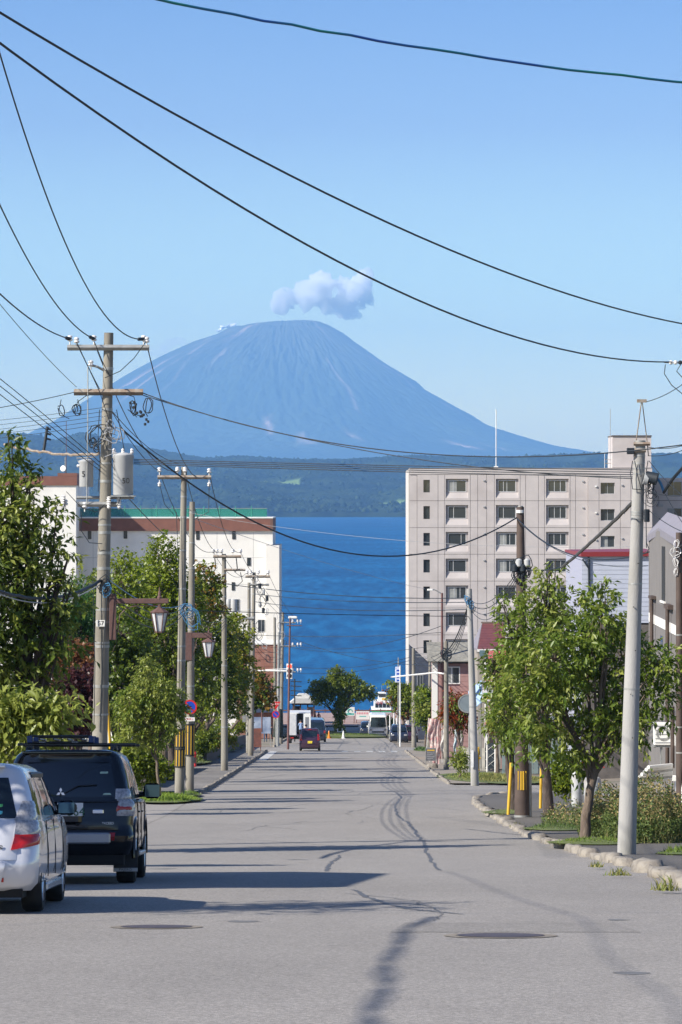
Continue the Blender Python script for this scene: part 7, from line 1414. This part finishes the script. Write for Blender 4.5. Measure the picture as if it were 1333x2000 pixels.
# ---- right pavement cherries
t1 = tree('cherry_tree', 'nearest cherry tree with a forked trunk beside the pale concrete pole', 75, 1140, [(1152, 1235, 62), (1085, 1290, 78), (1215, 1285, 66), (1150, 1350, 92), (1065, 1385, 62), (1250, 1350, 68), (1290, 1300, 34), (1318, 1290, 22), (1200, 1425, 52), (1085, 1445, 50), (1168, 1170, 26), (1175, 1140, 14), (1240, 1430, 34), (1180, 1210, 50), (1030, 1330, 40), (1010, 1440, 24), (1300, 1350, 30), (1120, 1470, 34)],
          1020, .16, 'cherry', (.125, .05), .34, .55, 'cherry trees on the right pavement', fork=1.75, lpt=11, col2='cherryl', p2=.32, lean=.12, limbs=22)
t2 = tree('cherry_tree', 'taller cherry tree behind with its top twigs against the apartment block', 92, 1075, [(1060, 1165, 42), (1035, 1210, 52), (1078, 1120, 18), (1084, 1095, 10), (1005, 1245, 34), (1030, 1300, 56), (1000, 1350, 44), (985, 1398, 30), (1060, 1400, 52), (1100, 1190, 34), (985, 1180, 16), (1110, 1240, 50)],
          680, .165, 'cherry', (.16, .06), .38, .55, 'cherry trees on the right pavement', fork=1.8, lpt=10, col2='cherryl', p2=.22, bark=m_barkd)
t3 = tree('cherry_tree', 'third cherry with a knobbly dark trunk left of the dark brown pole', 100, 1003, [(985, 1315, 36), (965, 1290, 16), (1010, 1360, 40), (978, 1400, 26), (990, 1440, 24)], 330, .17, 'dark', (.17, .07), .38, .55, 'cherry trees on the right pavement', fork=1.6, bark=m_barkd, col2='cherryl', p2=.15)
# ---- left side
tree('cherry_tree', 'big dark cherry filling the left edge behind the parked cars', 68, 40, [(38, 925, 26), (12, 900, 24), (22, 965, 34), (70, 985, 26), (-5, 1030, 60), (60, 1060, 36), (105, 1075, 20), (35, 1130, 46), (95, 1150, 40), (120, 1200, 28), (10, 1210, 60), (80, 1235, 50), (120, 1260, 24), (20, 1310, 60), (80, 1330, 36), (10, 1370, 40), (-70, 1100, 110), (-80, 1280, 100), (130, 1085, 12), (30, 868, 11), (12, 850, 9), (110, 1000, 12), (60, 945, 14), (140, 1130, 12)],
     1450, .17, 'dark', (.20, .08), .42, .6, fork=2.0, lpt=10, col2='cherryl', p2=.36, bark=m_barkd, limbs=26)
tree('cherry_sapling', 'light green young cherry with drooping leaves just above the silver car', 58, 45, [(25, 1420, 42), (85, 1405, 34), (125, 1388, 16), (60, 1450, 36), (5, 1390, 30), (45, 1375, 20)], 420, .17, 'cherryl', (.06, .03), .40, .7, fork=.8, lpt=10)
tree('maple_tree', 'orange-brown maple crown left of the transformer pole', 104, 150, [(150, 1290, 36), (130, 1315, 34), (168, 1310, 24), (175, 1275, 18)], 420, .13, 'copper', (.14, .06), .35, .35, fork=2.0, wid=.42)
tree('plum_tree', 'dark purple-leaved tree under the orange-brown maple', 100, 145, [(145, 1365, 42), (160, 1340, 30), (130, 1405, 38), (168, 1400, 30)], 620, .13, 'purple', (.12, .06), .35, .35, fork=1.5, wid=.42)
tree('cedar_tree', 'feathery mid-green conifer between the big cherry and the transformer pole', 112, 150, [(148, 1165, 26), (150, 1205, 40), (165, 1250, 44), (120, 1255, 48), (95, 1220, 30)], 700, .16, 'fern', (.18, .06), .5, .1, fork=1.5, wid=.14, lpt=12, bark=m_barkd)
tree('dark_tree', 'deep green broad tree behind the transformer pole base', 128, 235, [(235, 1240, 52), (215, 1300, 50), (262, 1300, 50), (225, 1370, 46), (190, 1360, 40), (270, 1380, 42), (300, 1430, 34)], 900, .17, 'dark', (.2, .08), .45, .4, fork=1.6, bark=m_barkd, wid=.36)
tree('ginkgo_tree', 'yellow-green tree with a rounded top left of the tall lime one', 140, 240, [(238, 1098, 24), (245, 1135, 40), (222, 1180, 44), (262, 1190, 42), (235, 1230, 40)], 620, .15, 'lime', (.18, .07), .45, .3, fork=2.5, wid=.40, col2='olive', p2=.35)
tree('ginkgo_tree', 'tallest lime-green tree with a pointed top behind the large lantern', 150, 320, [(325, 1058, 20), (318, 1090, 38), (292, 1140, 46), (345, 1140, 48), (300, 1195, 54), (350, 1200, 50), (322, 1160, 50), (372, 1180, 26)], 1050, .16, 'lime', (.22, .08), .5, .3, fork=3.0, wid=.40, col2='olive', p2=.30)
tree('leafy_tree', 'dense dark green tree right behind the large lantern', 146, 335, [(330, 1250, 50), (295, 1260, 44), (372, 1250, 42), (345, 1310, 52), (300, 1330, 44), (385, 1320, 40), (330, 1370, 46)], 1000, .16, 'olive', (.2, .08), .45, .4, fork=1.9, wid=.36, col2='dark', p2=.5, bark=m_barkd)
tree('maple_tree', 'tree with an orange-brown tip against the white building', 165, 322, [(398, 1118, 16), (404, 1142, 24), (418, 1140, 14), (395, 1175, 28), (412, 1185, 22)], 330, .17, 'orange', (.16, .06), .45, .3, fork=3.5, wid=.4, col2='olive', p2=.5)
tree('leafy_tree', 'large green tree arching over the pavement right of the pole pair', 172, 335, [(408, 1225, 38), (392, 1260, 40), (425, 1270, 46), (400, 1320, 48), (440, 1325, 36), (420, 1370, 40), (385, 1370, 36), (445, 1235, 20), (455, 1370, 22), (470, 1385, 12)], 1250, .17, 'olive', (.2, .08), .45, .35, fork=1.9, wid=.38, col2='dark', p2=.45, bark=m_barkd)
tree('maple_tree', 'yellow and orange turning tree beside the third small lantern', 198, 375, [(455, 1215, 16), (464, 1240, 22), (470, 1270, 22), (462, 1300, 24), (474, 1325, 18), (456, 1345, 22), (445, 1290, 18)], 620, .19, 'yellow', (.15, .06), .5, .3, fork=2.4, wid=.4, col2='olive', p2=.45)
tree('leafy_tree', 'dark little tree crown before the brick block', 236, 430, [(500, 1330, 17), (515, 1345, 20), (500, 1368, 18), (522, 1368, 12), (490, 1360, 12)], 320, .22, 'dark', (.12, .05), .5, .3, fork=2.2, wid=.4, col2='orange', p2=.22)
tree('leafy_tree', 'green tree peeping between the white building and the transformer pole', 200, 205, [(205, 1170, 40), (170, 1150, 30), (190, 1230, 50)], 420, .2, 'olive', (.15, .06), .5, .3, fork=4, wid=.38)
tree('street_tree', 'small pale-leaved cherry on the grass island in front of the pole pair', 117, 313, [(292, 1322, 20), (284, 1350, 32), (255, 1375, 32), (318, 1362, 34), (278, 1405, 38), (330, 1398, 26), (240, 1415, 22), (308, 1432, 26), (262, 1440, 20), (345, 1385, 14), (282, 1300, 9)],
     760, .155, 'cherryl', (.062, .03), .36, .65, fork=1.9, lpt=10, col2='cherry', p2=.25)
for i, (px, d, r_) in enumerate(((300, 150, .13), (310, 158, .10), (345, 178, .09), (356, 187, .10), (372, 200, .10), (395, 218, .09), (290, 165, .12))):
    o = empty('park_tree', G(px, d, .3), ['thick dark', 'thinner dark', 'leaning grey', 'straight dark', 'slim dark', 'far slim', 'stout brown'][i]+' park trunk '+['behind the small cherry', 'just right of the thick trunk', 'right of the sign pole', 'standing above the planter wall', 'beyond the planter shrubs', 'beside the third concrete pole', 'seen through the small cherry'][i], 'tree')
    MB().tube([(0, 0, -.3), (.05, 0, 1.2), (.02+.05*i % .1, 0, 3.2)], [r_*1.2, r_, r_*.8], 10).build('trunk', m_barkd, o, True)
for i, (d_, x_, l) in enumerate(((178, -11.5, 'broad park tree hidden deepest behind the lime tree'), (203, -11, 'broad park tree behind the turning tree'), (226, -10.5, 'broad park tree farthest down the planter'), (192, -14, 'broad park tree at the back of the park'))):
    q_ = CX+x_/d_*F; h_ = HZ+(E-gz(d_)-7.6)/d_*F; k_ = F/d_
    tree('leafy_tree', l, d_, q_, [(q_, h_, 2.2*k_), (q_-1.6*k_, h_+1.2*k_, 2*k_), (q_+1.7*k_, h_+1.4*k_, 2*k_), (q_, h_+2.2*k_, 2.2*k_)], 420, .22, 'olive', (.2, .08), .5, .35, fork=2.6, wid=.38, limbs=10)
# shrubs
def shrub(name, label, px, d, lobes, n, leaf, col, col2=None, p2=0., **k): return tree(name, label, d, px, lobes, n, leaf, col, None, .22, .1, cat='shrub', col2=col2, p2=p2, wid=.38, lpt=8, **k)
shrub('hedge', 'bright green hedge bank behind the black off-roader', 280, 126, [(235, 1470, 26), (262, 1478, 26), (290, 1490, 26), (250, 1495, 22), (305, 1508, 20), (325, 1505, 14), (278, 1512, 18)], 900, .12, 'lime', 'olive', .4)
shrub('shrub', 'round dark green shrub behind the planter wall', 405, 188, [(400, 1452, 18), (415, 1448, 16), (392, 1462, 12)], 330, .13, 'olive', 'dark', .5)
shrub('shrub', 'yellowish shrub in the planter beside the third pole', 430, 196, [(430, 1445, 12), (446, 1440, 12), (455, 1448, 8)], 200, .14, 'yellow', 'olive', .5)
shrub('shrub', 'reddish autumn shrub right of the round dark one', 425, 190, [(422, 1442, 7), (428, 1450, 7)], 70, .14, 'orange')
shrub('shrub', 'low pale shrub below the navy awning', 470, 262, [(470, 1418, 10), (482, 1416, 9), (462, 1424, 8)], 160, .18, 'olive', 'yellow', .3)
# island with the umbrella tree
tree('umbrella_tree', 'wide umbrella-shaped green tree with ivy trunk on the round island', 345, 664, [(664, 1326, 15), (646, 1336, 17), (684, 1334, 17), (628, 1346, 14), (702, 1344, 15), (717, 1352, 10), (664, 1346, 17), (640, 1360, 11), (690, 1356, 11), (660, 1312, 7), (616, 1340, 9), (609, 1352, 7), (728, 1357, 7), (622, 1362, 8), (708, 1362, 6), (672, 1364, 9), (652, 1318, 8)], 1000, .25, 'olive', (.22, .12), .55, .3, fork=2.2, wid=.36, col2='dark', p2=.35, bark=m_barkd, lpt=9)
shrub('ivy', 'ivy wrapped thickly round the umbrella tree trunk', 662, 344, [(660, 1385, 9), (664, 1400, 9), (660, 1415, 10), (665, 1428, 9), (668, 1372, 10)], 300, .2, 'olive', 'dark', .4)
il = empty('green_island', G(650, 344, 0)); il['kind'] = 'structure'; n = 40; rx, ry = 5.4, 6.0
me = bpy.data.meshes.new('kerb_ring'); me.from_pydata([(rx*math.cos(2*math.pi*i/n), ry*math.sin(2*math.pi*i/n), gz(344+ry*math.sin(2*math.pi*i/n))-gz(344)+.16) for i in range(n)]+[(rx*math.cos(2*math.pi*i/n), ry*math.sin(2*math.pi*i/n), gz(344+ry*math.sin(2*math.pi*i/n))-gz(344)-.1) for i in range(n)]+[(0, 0, .7)], [], [(i, (i+1) % n, n+(i+1) % n, n+i) for i in range(n)]+[(i, (i+1) % n, 2*n) for i in range(n)]); link('mound', me, m_soil, il)
V_ = Xp(650, 344)
grass('island_grass', (V_, 344), 5.2, 5.8, 5000, .22, (.09, .17, .03), (.17, .23, .05), wd=.03, base=False, dz=.35)
# far right trees
tree('leafy_tree', 'green tree left of the thick corner pole behind the parked cars', 308, 790, [(782, 1352, 17), (800, 1362, 20), (772, 1362, 12), (790, 1382, 16), (768, 1342, 7), (808, 1385, 12)], 520, .26, 'olive', (.16, .07), .5, .3, fork=2.4, wid=.38, col2='copper', p2=.12)
tree('leafy_tree', 'brighter green tree between the corner pole and the pink flags', 232, 842, [(835, 1385, 17), (852, 1392, 17), (828, 1400, 12), (860, 1375, 12), (845, 1410, 14), (822, 1370, 9)], 520, .2, 'cherry', (.12, .05), .45, .4, fork=1.8, wid=.36, col2='cherryl', p2=.3)
tree('shrub_tree', 'bright green shrub at the foot of the dark shadow block', 262, 832, [(828, 1355, 12), (836, 1370, 14)], 150, .22, 'lime', (.08, .04), .4, .2, fork=2.5, wid=.38)
tree('cherry_tree', 'small cherry with rust red upper leaves above the flags', 176, 905, [(888, 1368, 17), (905, 1378, 18), (876, 1385, 13), (900, 1400, 18), (885, 1410, 14), (915, 1405, 12), (872, 1400, 8)], 420, .19, 'cherry', (.07, .03), .4, .5, fork=1.4, col2='red', p2=.45, bark=m_bark)
tree('sapling', 'little leafy sapling on the grass verge left of the leaning pole', 152, 899, [(898, 1480, 9), (894, 1492, 8), (904, 1490, 8), (900, 1468, 5)], 110, .15, 'cherryl', (.045, .03), .3, .5, fork=.9, col2='cherry', p2=.4)
tree('topiary_tree', 'pruned brown trunk with a small tuft by the lattice gate', 163, 972, [(970, 1418, 9), (978, 1425, 8), (964, 1424, 6)], 120, .15, 'olive', (.10, .06), .25, .3, fork=1.7, col2='copper', p2=.4)
for i, (x, d_, l) in enumerate(((930, 262, 'broad tree behind the pink house'), (760, 380, 'far small tree behind the white posts'))):
    tree('leafy_tree', l, d_, x, [(x, 1400, 20), (x+20, 1410, 18), (x-10, 1418, 14)] if i == 0 else [(760, 1408, 7), (768, 1412, 6)], 220 if i == 0 else 60, .25, 'olive', (.1, .05), .45, .3, fork=1.5)
# plants behind the houses near the right weeds
shrub('shrub', 'bright green bush between the two cherry trunks', 1110, 96, [(1108, 1500, 26), (1120, 1530, 22), (1095, 1530, 18), (1130, 1490, 14)], 420, .11, 'lime', 'olive', .4)
# trees beyond the left edge: only their shade reaches the picture
sx0 = CX-6.7/36.5*F
tree('shade_tree', 'leafy tree beside the road just beyond the left edge of the photo', 36.5, sx0, [(sx0, 900, 230), (sx0+120, 960, 170), (sx0-150, 960, 220), (sx0-60, 780, 160), (sx0+60, 820, 130)], 330, .16, 'cherry', (.12, .06), .45, .5, fork=2.2, base_z=gz(36.5))
# weeds, tall dry mass at the right
def weeds(name, pos, rx, ry, n, h, c1, c2, label=None, lean=.35, leafn=0, cols=None, dz=.0):
    x0, y0 = pos
    def ar():
        while 1:
            a, b = random.uniform(-1, 1), random.uniform(-1, 1)
            if a*a+b*b < 1: x, y = x0+a*rx, y0+b*ry; return (x, y, gz(y)+float(ground_off(np.array(x), np.array(y)))+dz)
    V, Fc, k = blades(n, ar, h*.25, h, .010, lean); V = V.reshape(-1, 5, 3); hs = np.clip(1.1-((V[:, 0, 0]-x0)/rx)**2*.7-((V[:, 0, 1]-y0)/ry)**2*.7, .25, 1)*(.5+.6*np.abs(np.sin(V[:, 0, 0]*4.1+V[:, 0, 1]*1.7))); bz = V[:, :1, 2:3].copy(); V[:, :, 2:3] = bz+(V[:, :, 2:3]-bz)*hs[:, None, None]; V = V.reshape(-1, 3); t = rng.random((k, 1, 1)); C = (np.array(c1)+(np.array(c2)-np.array(c1))*t)*np.ones((1, 5, 1)); C = C.reshape(-1, 3)
    if leafn:
        P = np.array([ar() for _ in range(leafn)]); P[:, 2] += rng.random(leafn)**.8*h*1.1*np.clip(1-.62*(((P[:, 0]-x0)/rx)**2+((P[:, 1]-y0)/ry)**2), .2, 1)*(.5+.6*np.abs(np.sin(P[:, 0]*4.1+P[:, 1]*1.7)))
        dd = rng.normal(size=(leafn, 3)); dd[:, 2] -= .1; dd /= np.linalg.norm(dd, axis=1)[:, None]; s_ = np.cross(dd, rng.normal(size=(leafn, 3))); s_ /= np.linalg.norm(s_, axis=1)[:, None]; l_ = rng.uniform(.03, .08, leafn)[:, None]
        V2 = np.stack([P, P+dd*l_*.5+s_*l_*.32, P+dd*l_, P+dd*l_*.5-s_*l_*.32], 1).reshape(-1, 3); i4 = np.arange(leafn)[:, None]*4+len(V)
        Fc = np.concatenate([Fc, i4+np.array([0, 1, 2]), i4+np.array([0, 2, 3])]); V = np.concatenate([V, V2]); q = rng.random((leafn, 1)); ca = np.array(cols[0])+(np.array(cols[1])-np.array(cols[0]))*q
        hi = ((P[:, 2:3]-gz(y0))/h) > .55; ca = np.where(hi & (rng.random((leafn, 1)) < .5), np.array(cols[2])*(0.6+.6*q), ca); C = np.concatenate([C, np.repeat(ca, 4, 0)])
    return tag(link(name, npmesh(name, V, Fc, C), m_grass), kind='stuff')
dry = ((.055, .095, .022), (.13, .17, .045), (.30, .24, .10))
weeds('tall_weeds', (Xp(1265, 73), 73.2), .95, 1.9, 650, 1.30, (.10, .14, .04), (.30, .26, .11), leafn=17000, cols=dry, dz=.1)
weeds('tall_weeds', (Xp(1185, 77), 77), .62, 1.5, 350, 1.05, (.08, .13, .035), (.26, .23, .09), leafn=9000, cols=dry, dz=.1)
weeds('tall_weeds', (Xp(1320, 74), 74), .6, 1.8, 250, .9, (.10, .12, .04), (.28, .23, .10), leafn=2500, cols=dry, dz=.1)
weeds('tall_weeds', (Xp(1120, 86), 86), .8, 2.5, 250, .6, (.07, .13, .03), (.2, .2, .07), leafn=2500, cols=dry, dz=.1)
# grass patches
gg = lambda py, off=0: dist_of(py)+off
grass('pavement_grass', (Xp(1160, 71.5), 71.5), .95, 1.3, 2600, .16, (.08, .15, .02), (.22, .28, .05), dz=.12)
grass('pavement_grass', (Xp(1085, 82), 82), .75, 1.5, 1800, .18, (.06, .12, .025), (.15, .20, .06), dz=.12)
grass('pavement_grass', (Xp(990, 99), 99), .7, 1.8, 1200, .13, (.10, .16, .04), (.20, .24, .09), dz=.12)
grass('pavement_grass', (Xp(1330, 64), 64), .45, 1.0, 900, .2, (.07, .14, .02), (.20, .25, .05), dz=.12)
for i, (px, py, rx, n) in enumerate(((1165, 1698, .16, 120), (1255, 1700, .22, 200), (1205, 1715, .3, 160), (1300, 1745, .28, 160), (1318, 1730, .12, 90), (1012, 1618, .3, 200), (975, 1600, .25, 160))):
    d = dist_of(py); grass('kerb_weeds', (Xp(px, d), d), rx*.8, .5, n//2, .17 if i != 3 else .22, (.10, .15, .03), (.34, .30, .10), dz=.05, base=False)
grass('verge_grass', (Xp(940, 154), 154), 1.9, 10, 7000, .20, (.10, .16, .03), (.30, .30, .08), wd=.02, dz=.06)
grass('verge_grass', (Xp(985, 150), 150), 2.0, 9, 5000, .28, (.12, .15, .04), (.34, .30, .10), wd=.02, dz=.06)
grass('verge_grass', (Xp(822, 243), 241), .55, 5, 900, .35, (.05, .11, .03), (.11, .17, .05), wd=.03, dz=.06)
grass('island_grass', (Xp(325, 116), 116), 1.2, 3.8, 6500, .27, (.10, .19, .02), (.26, .34, .05), wd=.014, dz=.06)
grass('island_grass', (Xp(368, 123), 122.5), .5, 2.2, 900, .22, (.08, .16, .02), (.2, .28, .05), dz=.06)
for i in range(9): grass('bank_grass', (-8.6-(i % 3)*.9, 128+i*4.5), 1.3, 4.2, 1700, .32, (.08, .15, .02), (.24, .29, .06), wd=.022, dz=.05)
for i in range(6): shrub('shrub', ['dark', 'pale', 'yellow', 'small', 'wide', 'last'][i]+' shrub along the planter wall, '+['nearest the sign pole', 'second from the sign pole', 'third from the sign pole', 'fourth from the sign pole', 'fifth from the sign pole', 'closest to the corner'][i], CX-8.6*F/(186+i*12), 186+i*12, [(CX-(8.6+k*.5)*F/(186+i*12), HZ+(E-gz(186+i*12)-1.5-.2*(k%2))/(186+i*12)*F, (.75-.12*(k%3))*F/(186+i*12)) for k in range(3)], 130, .16, ['dark', 'olive', 'yellow', 'lime', 'olive', 'lime'][i])
for i in range(7): grass('bank_grass', (-8.7-(i % 2)*1.0, 186+i*11), 1.6, 8, 1300, .42, (.07, .13, .02), (.22, .25, .06), wd=.035, dz=.2, base=i % 2 == 0)
